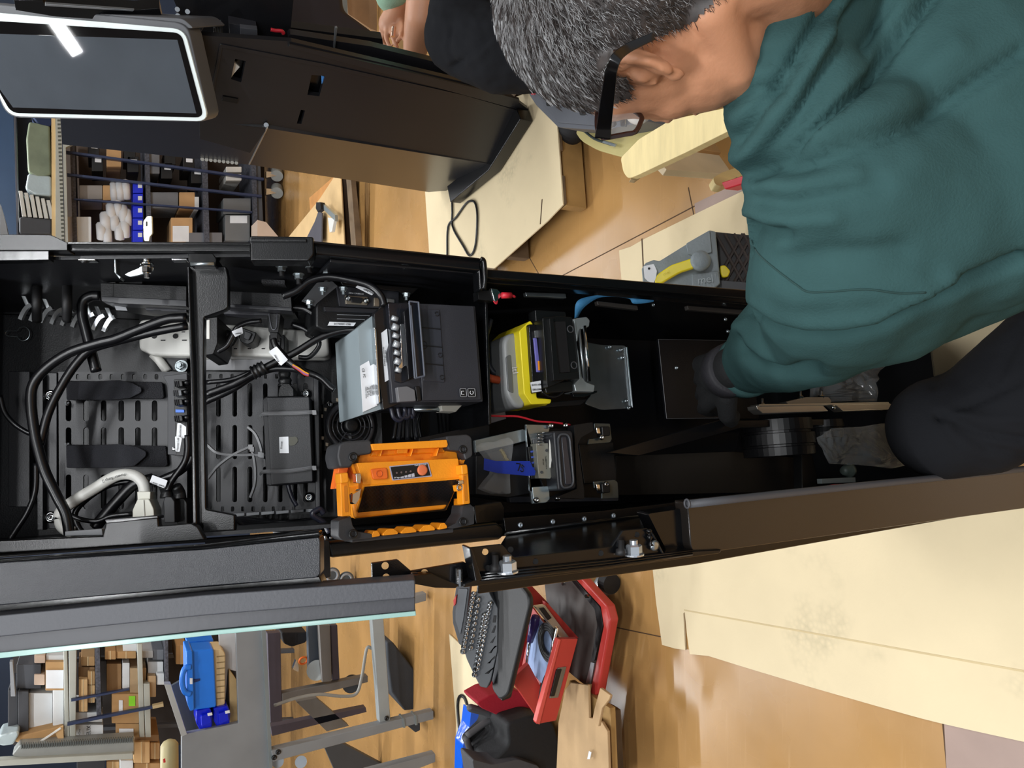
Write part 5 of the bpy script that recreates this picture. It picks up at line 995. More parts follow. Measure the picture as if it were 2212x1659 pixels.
chain(b, [sp(1960, 470, .7, .095), sp(2080, 420, .72, .115), sp(2330, 270, .8, .155)]); chain(b, [sp(1768, 150, .74, .08), sp(1950, 130, .76, .13), sp(2300, 130, .86, .17)])
chain(b, [sp(1800, 300, .71, .08), sp(2000, 260, .74, .13), sp(2300, 200, .83, .17)]); chain(b, [sp(1752, 60, .74, .08), sp(2000, -60, .85, .15), sp(2300, -60, .95, .18)])
chain(b, [sp(1900, 620, .8, .08), sp(2080, 520, .78, .09), sp(2300, 380, .82, .12)])
me = remesh(b, .0055, 9)
FO = [([(1632, 372), (1700, 335), (1800, 250), (1880, 170), (1960, 60), (2030, -30)], 9, -.011), ([(1632, 382), (1760, 345), (1900, 290), (2000, 250), (2212, 110)], 10, -.007),
 ([(1640, 350), (1720, 260), (1775, 160), (1830, 60), (1870, 0)], 11, -.008), ([(1600, 300), (1660, 215), (1720, 130), (1760, 60), (1800, 0)], 10, -.010),
 ([(1600, 330), (1700, 225), (1790, 80)], 22, .006), ([(1660, 350), (1770, 270), (1880, 130), (1950, 30)], 26, .007), ([(1780, 310), (1930, 220), (2060, 110)], 26, .006),
 ([(1560, 120), (1640, 125), (1730, 120)], 9, -.004), ([(1575, 215), (1650, 190), (1690, 190)], 9, -.005), ([(1590, 255), (1650, 235)], 14, .003),
 ([(1700, 365), (1850, 350), (2000, 280)], 24, -.005), ([(1640, 430), (1700, 445), (1800, 425), (1900, 400)], 14, -.004), ([(1630, 400), (1720, 400), (1850, 370)], 14, .004),
 ([(1618, 490), (1655, 510), (1690, 510)], 12, -.009), ([(1620, 530), (1680, 560), (1800, 550), (1950, 540)], 16, -.004), ([(1620, 465), (1700, 475), (1800, 470)], 14, .004),
 ([(1630, 672), (1680, 705), (1740, 722), (1830, 722), (1900, 705), (2000, 650), (2212, 560)], 9, -.010), ([(1640, 655), (1700, 690), (1780, 700), (1900, 680), (2050, 600)], 13, .006),
 ([(1595, 735), (1600, 755), (1640, 785), (1690, 800), (1760, 800)], 9, -.009), ([(1600, 710), (1640, 760), (1700, 785)], 12, .005), ([(1650, 615), (1720, 640), (1830, 640), (1980, 610)], 22, .004)]
folds(me, [(a,w_*1.6,A*1.5) for a,w_,A in FO], .0014); link('sweatshirt', me, SWT, M1, smooth=True)
# seam threads laid on the cloth
from mathutils.bvhtree import BVHTree
def drape(me, parent, pts, r, mat, name, lift=.0004, off=None):
    base = wl(parent); t = BVHTree.FromPolygons([v.co+base for v in me.vertices], [tuple(p.vertices) for p in me.polygons]); out = []
    for q in catmull([Vector((x, y, 0)) for x, y in pts], 8):
        d = ray(q.x, q.y).normalized(); h = t.ray_cast(CAM, d)
        if h[0] is not None: out.append(h[0]-d*lift)
    if len(out) > 2: fin(tube(NB(), out, r, 5, 1), name, mat, parent, smooth=True)
THR = M('dark_green_thread', '1c3a38', .9)
sw = [o for o in M1.children if o.name.startswith('sweatshirt')][0]
for pl in ([(1622, 520), (1640, 550), (1680, 585), (1720, 615), (1745, 630), (1790, 630), (1870, 625), (1940, 633), (2000, 632)],):
    drape(me, M1, pl, .0009, THR, 'seam')
b = NB(); c0, c1_ = PD(1620, 787, 1.06), PD(1603, 796, 1.085); u, v = perp(c1_-c0)
rings(b, [circ(c0, u, v, .042, 30), circ(c0.lerp(c1_, .4), u, v, .0445, 30), circ(c1_, u, v, .043, 30), circ(c1_+(c1_-c0)*.1, u, v, .038, 30)]); fin(b, 'sleeve_cuff', SWT, sw, smooth=True)
# trousers: raised left knee, right knee down
b = NB(); KN = PD(2035, 925, .98)
chain(b, [(KN, .066), (PD(2120, 905, .97), .070), (PD(2350, 745, .93), .085), (PD(2600, 420, .95), .12)]); chain(b, [(KN, .064), (PD(2250, 900, 1.12), .058), (Vector((-.02, .56, .1)), .045)])
chain(b, [(Vector((.3, .35, .42)), .12), (Vector((.3, .62, .07)), .065), (Vector((.38, .25, .06)), .055)])
me = remesh(b, .005, 8)
FO = [([(2025, 900), (2060, 905), (2120, 935), (2212, 950)], 8, -.006), ([(2025, 898), (2080, 880), (2150, 850), (2230, 810)], 9, -.005), ([(2050, 890), (2130, 905), (2230, 905)], 11, .004),
 ([(2028, 905), (2050, 940), (2090, 985), (2150, 1008)], 4, -.0018), ([(2015, 830), (2050, 780), (2100, 740)], 10, -.003), ([(2150, 830), (2180, 760), (2212, 700)], 10, -.004), ([(2070, 925), (2140, 970), (2212, 985)], 10, -.004)]
folds(me, FO, .0012); link('trousers', me, TRS, M1, smooth=True)
for x, y0 in ((-.03, .56), (.38, .2)):
    b = NB(); chain(b, [(Vector((x, y0-.07, .05)), .045), (Vector((x-.02, y0+.06, .045)), .042), (Vector((x-.04, y0+.16, .04)), .036)]); link('shoe', remesh(b, .006, 3), M('black_shoe', '18181a', .5), M1, smooth=True)
# glasses
FRM = M('black_acetate', '0b0a0b', .15, coat=.5); TOR = M('tortoise_acetate', '2a1712', .12, coat=.6)
gl = fin(NB() if False else cyl(NB(), hp_(.100, .0, .008), hp_(.101, .018, .010), .002), 'glasses', TOR, M1)
def gpt(px, py, d): return PD(px, py, d)
ez = tpx(hp_(-.012, .085, .012))
q = [PD(1412, 78, ez[2]-.01), PD(1350, 108, ez[2]-.014), PD(1324, 140, ez[2]-.018), PD(1314, 200, ez[2]+.01), PD(1306, 262, ez[2]+.045), PD(1302, 298, ez[2]+.06)]
cq = catmull(q, 6); R = []; 
for i, p_ in enumerate(cq):
    t = (cq[min(i+1, len(cq)-1)]-cq[max(i-1, 0)]).normalized(); s = t.cross(p_-CAM).normalized(); n2 = s.cross(t); k = i/(len(cq)-1); w = .0028+.004*k
    R.append([p_+s*w-n2*.0015, p_+s*w+n2*.0015, p_-s*w+n2*.0015, p_-s*w-n2*.0015])
fin(rings(NB(), R), 'temple', FRM, gl, bev=.0006)
D2 = ez[2]+.06
loop = [(1303, 298), (1292, 285), (1290, 255), (1295, 236), (1320, 226), (1350, 230), (1384, 250), (1383, 266), (1372, 285), (1350, 290), (1318, 296)]
fin(rings(NB(), [circ(P_, *perp(Fv), .0022, 8) for P_ in catmull([PD(x, y, D2+.0006*(300-y)*.5) for x, y in loop]+[PD(*loop[0], D2)], 4)]), 'lens_rim', TOR, gl, smooth=True)
bm = NB(); bm.faces.new([bm.verts.new(PD(x, y, D2+.0006*(300-y)*.5)) for x, y in loop]); r_ = bmesh.ops.extrude_face_region(bm, geom=bm.faces[:]); bmesh.ops.translate(bm, verts=[g_ for g_ in r_['geom'] if isinstance(g_, bmesh.types.BMVert)], vec=Fv*.001)
fin(bm, 'lens', M('clear_lens', 'e8eef0', .03, alpha=.12), gl)
# eyes, brows
for s in (1, -1):
    b = NB(); ell(b, hp_(.078, .031*s, -.002), AX, (.012, .012, .012)); fin(b, 'eye', M('eye_white', 'e6e2dc', .2), M1, smooth=True)
    fin(tube(NB(), [hp_(.088, .016*s, .02), hp_(.092, .03*s, .024), hp_(.08, .046*s, .02)], .003, 6), 'eyebrow', HRM, M1, smooth=True)
# hair: scalp cap plus thousands of short strands on the scalp
bv = BVHTree.FromPolygons([v.co+wl(M1) for v in body.data.vertices], [tuple(p.vertices) for p in body.data.polygons])
def hairline(d):    # d in head axes; True where hair grows
    f, l, u = d; ph = math.atan2(abs(l), f)      # 0 front
    lim = .62 if ph < .5 else (.62-(ph-.5)*.55 if ph < 1.2 else (.235-(ph-1.2)*1.2 if ph < 1.75 else -.42-(ph-1.75)*.12))
    if .98 < ph < 1.14 and u > -.16: return True
    if 1.14 <= ph < 1.62: return u > .1
    if ph >= 1.62: return u > max(-.62, .12-(ph-1.62)*1.5)
    return u > lim
SCO = hp_(-.008, 0, .012); rng = random.Random(3)
HLN = [(-600, 1700), (-60, 1600), (0, 1548), (50, 1490), (78, 1420), (95, 1362), (112, 1332), (135, 1318), (152, 1322), (160, 1360), (205, 1368), (222, 1320), (236, 1288), (300, 1130), (500, 900)]
def grows(P, w, d):
    if w.dot(P-CAM) >= 0: return hairline(d)
    x, y, _ = tpx(P)
    for (a, xa), (c, xc) in zip(HLN, HLN[1:]):
        if a <= y <= c: return x < xa+(xc-xa)*(y-a)/(c-a)+9*noise.noise(P*150)
    return hairline(d)
def hit(d):
    w = (fw*d[0]+lf*d[1]+upv*d[2]).normalized(); h = bv.ray_cast(SCO+w*.2, -w); return (h[0], h[1], w) if h[0] is not None else None
bmc = NB(); G = {}; NT, NP = 200, 110
for i in range(NT):
    for j in range(NP):
        th = 2*math.pi*i/NT; u = 1-1.9*j/NP; s = math.sqrt(max(0, 1-u*u)); d = (math.cos(th)*s, math.sin(th)*s, u)
        if 1:
            h = hit(d)
            if h and (h[0]-SCO).length < .165 and grows(h[0], h[2], d): G[i, j] = bmc.verts.new(h[0]+h[2]*(.0035+.0012*noise.noise(h[0]*120)))
for i in range(NT):
    for j in range(NP-1):
        k = [(i, j), ((i+1) % NT, j), ((i+1) % NT, j+1), (i, j+1)]
        if all(q in G for q in k):
            bmc.faces.new([G[q] for q in k])
sc_ = fin(bmc, 'scalp_hair', HRM, M1, smooth=True)
def strands(n, mat, seed, wd_, name, grey=0):
    rng = random.Random(seed); b = NB(); cnt = 0
    while cnt < n:
        th = rng.uniform(0, 2*math.pi); u = rng.uniform(-.9, 1); s = math.sqrt(1-u*u); d = (math.cos(th)*s, math.sin(th)*s, u)
        if grey:
            g_ = .12+.88*max(0, u+.0)**1.1
            if rng.random() > g_: continue
        h = hit(d)
        if not h or (h[0]-SCO).length > .165 or not grows(h[0], h[2], d): cnt += .3; continue
        P0, N0, w = h; cnt += 1
        # combed forward and down from a whorl at the back of the crown
        wh = SCO-fw*.07+upv*.08; t = (P0-wh); t = (t-w*t.dot(w)).normalized()
        t = (t+Vector((rng.gauss(0, .25), rng.gauss(0, .25), rng.gauss(0, .25)))); t = (t-w*t.dot(w)).normalized()
        L = rng.uniform(.006, .014)*(1 if u > .35 else .6); sd = t.cross(w)*wd_; base = P0+w*.003; lf_ = rng.uniform(.15, .6)
        bend = t.cross(w)*rng.gauss(0, .25)*L
        m1 = base+t*L*.5+w*L*lf_*.5+bend*.3; e1 = base+t*L+w*L*lf_*.45+bend
        q = [b.verts.new(v) for v in (base-sd, base+sd, m1+sd*.8, e1, m1-sd*.8)]; b.faces.new(q)
    return fin(b, name, mat, sc_, kind='stuff')
strands(20000, HRM, 5, .0002, 'dark_strands'); strands(12000, HRG, 6, .00017, 'silver_strands', 1)
# ---------------- second person: black trousers, mint sleeve, two hands on the far kiosk
M2 = empty('person', (1.3, 2.1, 0), 'second person kneeling at the closed kiosk in black trousers, holding a small tool', 'person')
b = NB(); WB = PD(890, 150, 3.07); 
chain(b, [(PD(925, -60, 2.86), 0.0732), (PD(912, 40, 2.92), 0.0671), (PD(900, 90, 3.00), 0.0537), (WB, .034)])
def fing(b, P, r): chain(b, [(PD(*p), r*(1-.12*i)) for i, p in enumerate(P)])
h0 = PD(848, 28, 3.10); cap(b, PD(862, 10, 3.05), .04, PD(845, 52, 3.10), 0.0512)
chain(b, [(PD(870, -40, 2.98), 0.0549), (PD(860, 10, 3.05), 0.0427)])
fing(b, [(828, 52, 3.11), (822, 75, 3.12), (828, 92, 3.12), (838, 104, 3.12)], .0125); fing(b, [(838, 60, 3.07), (834, 80, 3.07), (840, 98, 3.07), (848, 108, 3.07)], .0125)
fing(b, [(850, 62, 3.06), (848, 78, 3.05), (852, 92, 3.05), (858, 101, 3.05)], .0125); fing(b, [(862, 58, 3.06), (861, 72, 3.05), (862, 84, 3.05), (861, 90, 3.05)], .0115); fing(b, [(868, 40, 3.07), (872, 60, 3.04), (866, 80, 3.02), (858, 88, 3.02)], .013)
hand(b, 0, WB, (PD(880, 210, 3.17)-WB).normalized(), Vector((1, .2, 0)).normalized(), Vector((0, -.9, .4)).normalized(), 1.15)
NK2 = PD(1180, -420, 2.5); chain(b, [(PD(925, -60, 2.25), .05), (PD(1000, -280, 2.35), .08), (NK2, .1)])
ell(b, PD(1120, -520, 2.5), (Vector((1, 0, 0)), Vector((0, 1, 0)), Zv), (.075, .095, .115))
link('body', remesh(b, .007, 3), SKIN, M2, smooth=True)
b = NB(); chain(b, [(PD(850, -60, 3.0), .082), (PD(850, -30, 3.0), .078), (PD(846, -22, 3.02), .073), (PD(845, -8, 3.05), .063)]); link('mint_sleeve', remesh(b, .008, 5), M('mint_knit', '8fb39a', .9, bump=.6, bs=200), M2, smooth=True); b = NB(); chain(b, [(PD(925, -110, 2.8), .085), (PD(1000, -280, 2.6), .12), (PD(1220, -380, 2.5), .17), (PD(1400, -250, 2.4), .17)])
link('mint_sleeve', remesh(b, .008, 5), M('mint_knit', '8fb39a', .9, bump=.6, bs=200), M2, smooth=True)
b = NB(); chain(b, [(PD(1000, 78, 2.2), .112), (PD(1080, 108, 2.15), .118), (PD(1250, 90, 2.1), .13), (PD(1400, -40, 2.1), .15)]); chain(b, [(PD(1000, 78, 2.2), .105), (PD(1010, -20, 2.2), .105), (PD(1150, -120, 2.3), .12), (PD(1400, -250, 2.4), .16)])
me = remesh(b, .009, 6); folds(me, [([(980, 145), (1030, 110), (1070, 70)], 8, -.012), ([(975, 60), (970, 110), (985, 150)], 5, -.006), ([(1010, 130), (1060, 90), (1100, 40)], 10, .01)], .004); link('trousers', me, TRS, M2, smooth=True)
e = fin(cyl(NB(), PD(843, 104, 3.09), PD(841, 126, 3.12), .005), 'screwdriver_bit', CHR); tag(e, 'small bright driver bit held in the fingers of the second person', 'tool'); fin(cyl(NB(), PD(851, 58, 2.98), PD(849, 79, 2.98), .008), 'metal_ring', M('pink_gold', 'e0b8a0', .2, metal=.8), M2)
# ---------------- behind, right side of the room: shelving rack seen between the two kiosks
NAV = M('navy_rack_post', '36405e', .4, metal=.3); SPK = M('speckled_shelf_edge', '4a4c55', .8, bump=1., bs=90, var=.5, vs=60)
BEAM = M('sage_steel_beam', 'a9aba2', .5); GAL = M('galvanised_steel', 'a3a8aa', .35, metal=.7, bump=.2, bs=20)
RK = VY(7.2)
e = empty('storage_rack', RK.p(560, 420, .3), 'navy post shelving rack behind the right rail, packed with bins, boxes and white rolls', 'rack')
for x, w in ((150, 10), (311, 10), (434, 12), (541, 10)): slab('shelf', RK, [(x, 270), (x+w, 270), (x+w+8, 560), (x+8, 560)], 0, .7, SPK, e)
for a, b, w in (((142, 325), (570, 384), 5), ((145, 374), (566, 421), 5), ((160, 428), (545, 456), 3)): slab('rack_post', RK, [a, b, (b[0], b[1]+w), (a[0], a[1]+w)], -.03, .05, NAV, e)
slab('back_panel', RK, [(142, 260), (570, 300), (575, 560), (142, 560)], .72, .02, M('dim_brown_backing', '4a3d33', .9), e)
BB = M('blue_bin_plastic', '1c2fd8', .35)
LBL = lambda F, poly, d, par, m=WHL, n='paper_label': slab(n, F, poly, d, .003, m, par, bev=0)
def crate(F, x0, y0, x1, y1, d, th, mat, lab, cat='box', name=None, group=None, par=None, sk=.13, bev=.006, label=None):
    s = sk*(x1-x0)*.4; o = slab(name or 'cardboard_box', F, rr(x0, y0, x1, y1, min(1.5, (x1-x0)*.1), 2), d, th, mat, par, bev=bev)
    tag(o, lab, cat, group)
    if label: LBL(F, [(label[0], label[1]), (label[2], label[1]), (label[2], label[3]), (label[0], label[3])], d-.004, o)
    return o
for i in range(6):
    y = 392+i*26.5
    bb = crate(RK, 287, y, 309, y+25, .02, .35, BB, 'small blue parts bin with white label, %s' % ('top of the blue column', 'second from the top', 'third from the top', 'fourth from the top', 'fifth from the top', 'lowest in the column')[i], 'bin', 'parts_bin')
    LBL(RK, [(298, y+5), (307, y+5), (307, y+14), (298, y+14)], .014, bb)
for i, (x, y, r) in enumerate(((219, 500, 9), (228, 478, 10), (240, 458, 9), (255, 452, 8), (266, 462, 9), (247, 480, 9), (258, 500, 9), (270, 495, 9), (276, 470, 7), (232, 508, 8), (246, 415, 7), (259, 412, 8), (272, 410, 8))):
    up_ = i >= 10
    o = fin(tube(NB(), [RK.p(x-1, y-(18 if up_ else 15), .05), RK.p(x, y, .02), RK.p(x+1, y+(20 if up_ else 16), .05)], (.038*r/9)), 'foam_roll', M('white_foam_wrap', 'cdced0', .7, bump=.5, bs=30), smooth=True)
    tag(o, 'white foam roll in the pile beside the blue bin column' if not up_ else 'white tube standing above the pile of foam rolls', 'roll', 'white rolls on the rack')
RB = [(146, 468, 197, 525, WBX, 'white box on the rack shelf just above the open kiosk right rail', 'box'),
 (171, 400, 221, 430, M('pale_grey_board', '8f8a85', .7), 'grey board box next to the post, above the white box', 'box'),
 (222, 400, 246, 432, CRD, 'small brown box between the grey board box and the white tubes', 'box'),
 (387, 415, 421, 450, CRD, 'small brown box under the middle of the rack', 'box'), (369, 470, 416, 525, CRD, 'brown box with a white shipping label beside the metal lid', 'box'),
 (320, 415, 385, 450, M('grey_bag', '6d6f73', .5, bump=.8, bs=20), 'crumpled grey bag on the rack shelf', 'bag'),
 (420, 425, 430, 452, WBX, 'narrow white packet next to the small brown box', 'packet'), (400, 502, 480, 525, M('grey_metal_lid', '7a7c82', .4, metal=.4), 'grey metal lid leaning at the front of the rack', 'lid'),
 (482, 428, 542, 462, M('grey_crate', '6b6d6e', .5), 'grey tote crate in the lowest bay, nearer the closed kiosk', 'crate'), (486, 464, 540, 520, M('grey_crate', '6b6d6e', .5), 'grey tote crate with white label in the lowest bay', 'crate'),
 (488, 360, 522, 372, WHP, 'white box file above another in the lowest bay', 'box'), (488, 376, 522, 390, WHP, 'white box file below its twin in the lowest bay', 'box'),
 (230, 318, 262, 360, CRD, 'brown carton behind the closed kiosk edge on the rack', 'box'), (316, 332, 345, 375, M('grey_bag', '6d6f73', .5), 'grey plastic bag behind the vent holes of the closed kiosk', 'bag')]
for x0, y0, x1, y1, m, lab, c in RB: crate(RK, x0, y0, x1, y1, .03, .45, m, lab, c, {'bag': 'plastic_bag', 'lid': 'metal_tray', 'crate': 'tote_crate', 'packet': 'packet'}.get(c, 'cardboard_box'), label={369: (373, 488, 408, 522), 486: (497, 466, 534, 482)}.get(x0))
for i, (x, y) in enumerate(((197, 320), (205, 350), (275, 325), (282, 352), (362, 336), (355, 366), (402, 350), (420, 376))):
    o = crate(RK, x-7, y-14, x+18, y+20, .04, .35, BPL, 'black parts bin with a small white label on the rack behind the closed kiosk', 'bin', 'parts_bin', 'black bins on the rack')
    LBL(RK, [(x, y-8), (x+14, y-7), (x+14, y+1), (x, y)], .034, o)
e2 = empty('wheel_caster', RK.p(600, 380, .3), 'pale rack caster wheels on the floor behind the closed kiosk', 'caster')
for y in (376, 413):
    fin(cyl(NB(), RK.p(598, y+4, .1), RK.p(598, y-6, .18), .055, n=24), 'wheel', M('pale_grey_wheel', '9b9f9d', .4), e2, smooth=False)
    slab('fork', RK, [(575, y-6), (598, y-4), (598, y+4), (575, y+8)], .1, .04, CHR, e2)
slab('rack_foot_bar', RK, [(548, 300), (560, 300), (572, 540), (560, 540)], .02, .5, M('shaded_steel', '4c4f55', .5), e, bev=.004)
# upper right deck: bags, white folders, tan strip, perforated beam
UD = VY(7.0)
e = empty('wall_shelf', UD.p(130, 400, .4), 'sage steel beam with a tan board edge above the rack on the right', 'shelf')
slab('tan_board', UD, [(111, 250), (119, 250), (128, 560), (112, 560)], 0, .8, M('tan_board', 'cfae7c', .8), e)
b_ = slab('perforated_beam', UD, [(120, 250), (132, 250), (140, 560), (120, 560)], -.03, .05, BEAM, e)
slab('smooth_beam', UD, [(134, 250), (158, 250), (160, 310), (142, 318), (148, 560), (141, 560)], -.02, .05, BEAM, e)
for k in range(32): slab('beam_hole', UD, [(124+k*.3, 258+k*8.6), (131+k*.3, 258+k*8.6), (131+k*.3, 262+k*8.6), (124+k*.3, 262+k*8.6)], -.032, .004, M('beam_hole_dark', '55574f', .8), b_, bev=0)
for poly, m, lab, nm in (([(62, 262), (108, 270), (111, 378), (82, 385), (60, 372), (56, 300)], M('olive_film_roll', '76806a', .3, bump=1., bs=14, var=.2), 'olive green film wrapped bundle above the perforated beam', 'wrapped_bundle'),
                        ([(60, 374), (111, 380), (112, 424), (72, 420), (54, 408)], M('silver_film_pack', 'b9c6c8', .2, bump=1., bs=25, metal=.3), 'silvery film wrapped pack below the olive bundle', 'wrapped_pack'),
                        ([(62, 240), (112, 240), (116, 262), (108, 274), (84, 268)], M('navy_cloth', '1d2b4a', .9), 'navy cloth draped under the touchscreen corner', 'cloth'),
                        ([(41, 468), (112, 474), (112, 505), (41, 504)], M('dark_box', '37383c', .6), 'dark grey box at the bottom of the upper shelf', 'box')):
    o = slab(nm, UD, rpoly(poly, 6), .02, .4, m, None, bev=.02); tag(o, lab, {'cloth': 'cloth', 'box': 'box'}.get(nm, 'bundle'))
for i in range(6):
    x = 40+i*12; o = slab('white_folder', UD, [(x, 412+i*4), (x+8, 412+i*4), (x+17, 468+i), (x+8, 468+i)], .03, .3, M('off_white_folder', 'c7c7c0', .6), None, bev=.003); tag(o, 'white folder leaning in the row above the dark grey box', 'folder', 'white folders leaning in a row')
o = slab('navy_cabinet', UD, [(-90, 150), (28, 150), (40, 560), (-90, 560)], 1.6, .36, M('navy_cabinet_paint', '233a55', .4), None, bev=.01); tag(o, 'tall navy cabinet at the edge behind the touchscreen', 'cabinet')
o = slab('pale_pole', UD, [(0, 440), (12, 480), (18, 510), (0, 510)], .1, .1, GRY, None); tag(o, 'pale grey strut in front of the navy cabinet', 'strut')
o = slab('grey_post', UD, [(30, 250), (34, 250), (41, 560), (37, 560)], .1, .1, M('grey_blue_steel', '4b4a52', .5), None); tag(o, 'thin grey post at the edge of the navy cabinet', 'post')
# ---------------- behind, left side: second rack
LR = VY(6.2)
e = empty('storage_rack', LR.p(560, 1450, .4), 'sage steel rack in the lower left full of cardboard boxes', 'rack')
def lp(*z): return [(x/3.614, 1200+y/3.614) for x, y in z]
slab('rack_beam', LR, lp((495, 740), (525, 740), (545, 1480), (505, 1480)), 0, .08, BEAM, e, bev=.004)
slab('rack_beam', LR, lp((535, 740), (598, 740), (590, 1480), (545, 1480)), .0, .08, BEAM, e, bev=.004)
slab('rack_beam', LR, lp((1070, 690), (1110, 690), (1130, 1420), (1090, 1420)), .0, .08, BEAM, e, bev=.004); slab('rack_beam', LR, lp((1120, 1000), (1170, 1000), (1180, 1420), (1135, 1420)), .0, .08, BEAM, e, bev=.004)
slab('shelf', LR, lp((738, 700), (778, 700), (792, 1260), (755, 1285)), -.02, .6, SPK, e); slab('shelf', LR, lp((1283, 640), (1312, 640), (1318, 1010), (1292, 1010)), -.02, .6, SPK, e)
slab('cross_brace', LR, lp((525, 1310), (860, 1240), (1190, 1180), (1192, 1196), (860, 1262), (525, 1332)), -.06, .03, NAV, e); slab('cross_brace', LR, lp((555, 1125), (1010, 1040), (1012, 1052), (555, 1142)), -.04, .03, NAV, e)
slab('brace_end', LR, lp((1190, 1175), (1275, 1155), (1278, 1180), (1192, 1198)), -.06, .04, M('tan_fitting', 'b3a07a', .5), e)
slab('back_panel', LR, lp((100, 640), (1850, 600), (1850, 1480), (100, 1480)), .7, .02, M('dim_dark_backing', '2f2a28', .9), e)
for y_ in (1425, 1575): slab('rack_leg', LR, [(120, y_), (676, y_-24), (676, y_-16), (120, y_+8)], .55, .05, M('shaded_steel', '4c4f55', .5), e, bev=.004)
slab('side_post', LR, lp((75, 830), (98, 830), (120, 1100), (85, 1100)), .0, .05, GRY, e)
PNK = M('pinkish_box_board', 'cfb9a6', .8); DRK = M('dark_box', '37383c', .6); KRF = M('kraft_carton', 'b08a5c', .85, var=.1); LKR = M('light_kraft', 'd0aa78', .85)
LB = [((355, 830, 500, 1055), KRF, 'brown carton with a large white shipping label, top left of the lower left rack', (358, 895, 496, 1038)),
 ((268, 780, 352, 840), PNK, 'pinkish box end close under the touchscreen door', None), ((266, 928, 350, 1012), PNK, 'pinkish square box behind the brown labelled carton', None),
 ((360, 780, 505, 832), WBX, 'white box strip under the screen door, above the labelled carton', None),
 ((225, 1075, 410, 1400), WBX, 'large white carton, wider of two side by side on the left rack', None), ((412, 1050, 498, 1330), WBX, 'narrower white carton beside the large white one', None),
 ((140, 1060, 222, 1410), DRK, 'dark grey box standing left of the large white carton', None), ((62, 1050, 138, 1380), M('black_box', '2b2c30', .6), 'black box against the navy wall end of the left rack', None), ((130, 850, 320, 1040), M('slate_box', '3f4248', .6), 'slate box behind the pinkish square box', None),
 ((612, 870, 740, 965), M('shaded_carton', '8b6c4a', .85), 'darker brown carton on the left rack beside the beam', None), ((615, 967, 684, 1220), LKR, 'light brown carton, taller one right beside the sage beam', None), ((685, 905, 742, 1010), KRF, 'small brown carton above the stepped carton', None), ((684, 1012, 742, 1150), LKR, 'light brown carton stepped behind the tall one', None),
 ((568, 1225, 800, 1300), WBX, 'flat white box above the marked white box', None), ((562, 1322, 806, 1450), WBX, 'white box with handwriting, below the navy brace', None),
 ((872, 1082, 1086, 1310), KRF, 'brown carton with a bright green label', (928, 1130, 958, 1225)), ((905, 1312, 1086, 1420), KRF, 'brown carton with a white label below the green label carton', (930, 1352, 1042, 1415)),
 ((1015, 880, 1142, 1075), M('tan_carton', 'b39672', .85), 'tan carton with marks, open flap up, in the middle bay', None), ((955, 838, 1012, 1040), WBX, 'white carton with print next to the open box', None), ((832, 845, 948, 1068), M('open_carton_inside', '8f6f4b', .9), 'open brown carton holding a clear film in the middle bay', None),
 ((818, 745, 905, 812), KRF, 'brown carton under the screen door, left one of the pair', None), ((907, 750, 1062, 805), KRF, 'long brown carton under the screen door, right one of the pair', None), ((960, 690, 1070, 760), WBX, 'white carton tucked under the screen door edge', None),
 ((632, 790, 740, 862), KRF, 'brown carton with a torn white corner under the screen door', None),
 ((1155, 830, 1275, 935), WBX, 'white box with a label near the second shelf edge', None), ((1152, 940, 1218, 1105), M('tan_carton', 'b39672', .85), 'tan packet stack below the white labelled box', None), ((1222, 920, 1282, 1010), WBX, 'small white box right of the tan packets', None),
 ((1372, 700, 1455, 850), KRF, 'brown box between the shelf and the blue bucket', None), ((1100, 745, 1195, 800), M('crumpled_white', 'c9cbcc', .4, bump=1, bs=20), 'crumpled white bag under the screen door', None), ((1190, 735, 1278, 815), M('crumpled_grey_bag', '777a80', .3, bump=1, bs=20), 'crumpled grey bag next to the speckled shelf edge', None),
 ((1042, 1455, 1170, 1620), LKR, 'square light brown carton above the tan cylinder', None), ((1172, 1465, 1248, 1590), KRF, 'narrow brown carton beside the square one', None), ((1050, 1400, 1240, 1452), M('shaded_carton', '8b6c4a', .85), 'brown carton flap above the square light carton', None),
 ((600, 1600, 820, 1700), M('black_box', '2b2c30', .6), 'dark box at the bottom edge under the ridged duct', None), ((830, 1610, 930, 1700), KRF, 'brown carton at the bottom edge under the duct', None), ((935, 1600, 1040, 1700), WBX, 'white carton at the bottom edge under the duct', None), ((1045, 1622, 1250, 1700), KRF, 'brown carton at the bottom edge beside the tan cylinder', None)]
for i, (q, m, lab, lb) in enumerate(LB):
    p = lp((q[0], q[1]), (q[2], q[3])); o = crate(LR, p[0][0], p[0][1], p[1][0], p[1][1], .04+.015*(i % 5), .35, m, lab, 'bag' if 'bag' in lab else 'box', 'crumpled_bag' if 'bag' in lab else 'cardboard_box')
    if lb: z = lp((lb[0], lb[1]), (lb[2], lb[3])); LBL(LR, rr(z[0][0], z[0][1], z[1][0], z[1][1]), .035+.015*(i % 5), o)
    if m in (KRF, LKR) and not lb: xm = (p[0][0]+p[1][0])/2; LBL(LR, [(xm-1.2, p[0][1]), (xm+1.2, p[0][1]), (xm+1.2, p[1][1]), (xm-1.2, p[1][1])], .037+.015*(i % 5), o, M('pale_packing_tape', 'cdb48a', .3), 'packing_tape')
    if 'handwriting' in lab:
        textp('HELIX', LR, *lp((692, 1380))[0], .035+.015*(i % 5), -88, 9, INK, o); textp('ExOne', LR, *lp((620, 1385))[0], .035+.015*(i % 5), -88, 5, INK, o)
    if 'green' in lab: z = lp((1005, 1098), (1056, 1175)); LBL(LR, rr(z[0][0], z[0][1], z[1][0], z[1][1]), .035+.015*(i % 5), o, M('bright_green_label', '8bd62c', .6), 'green_label')
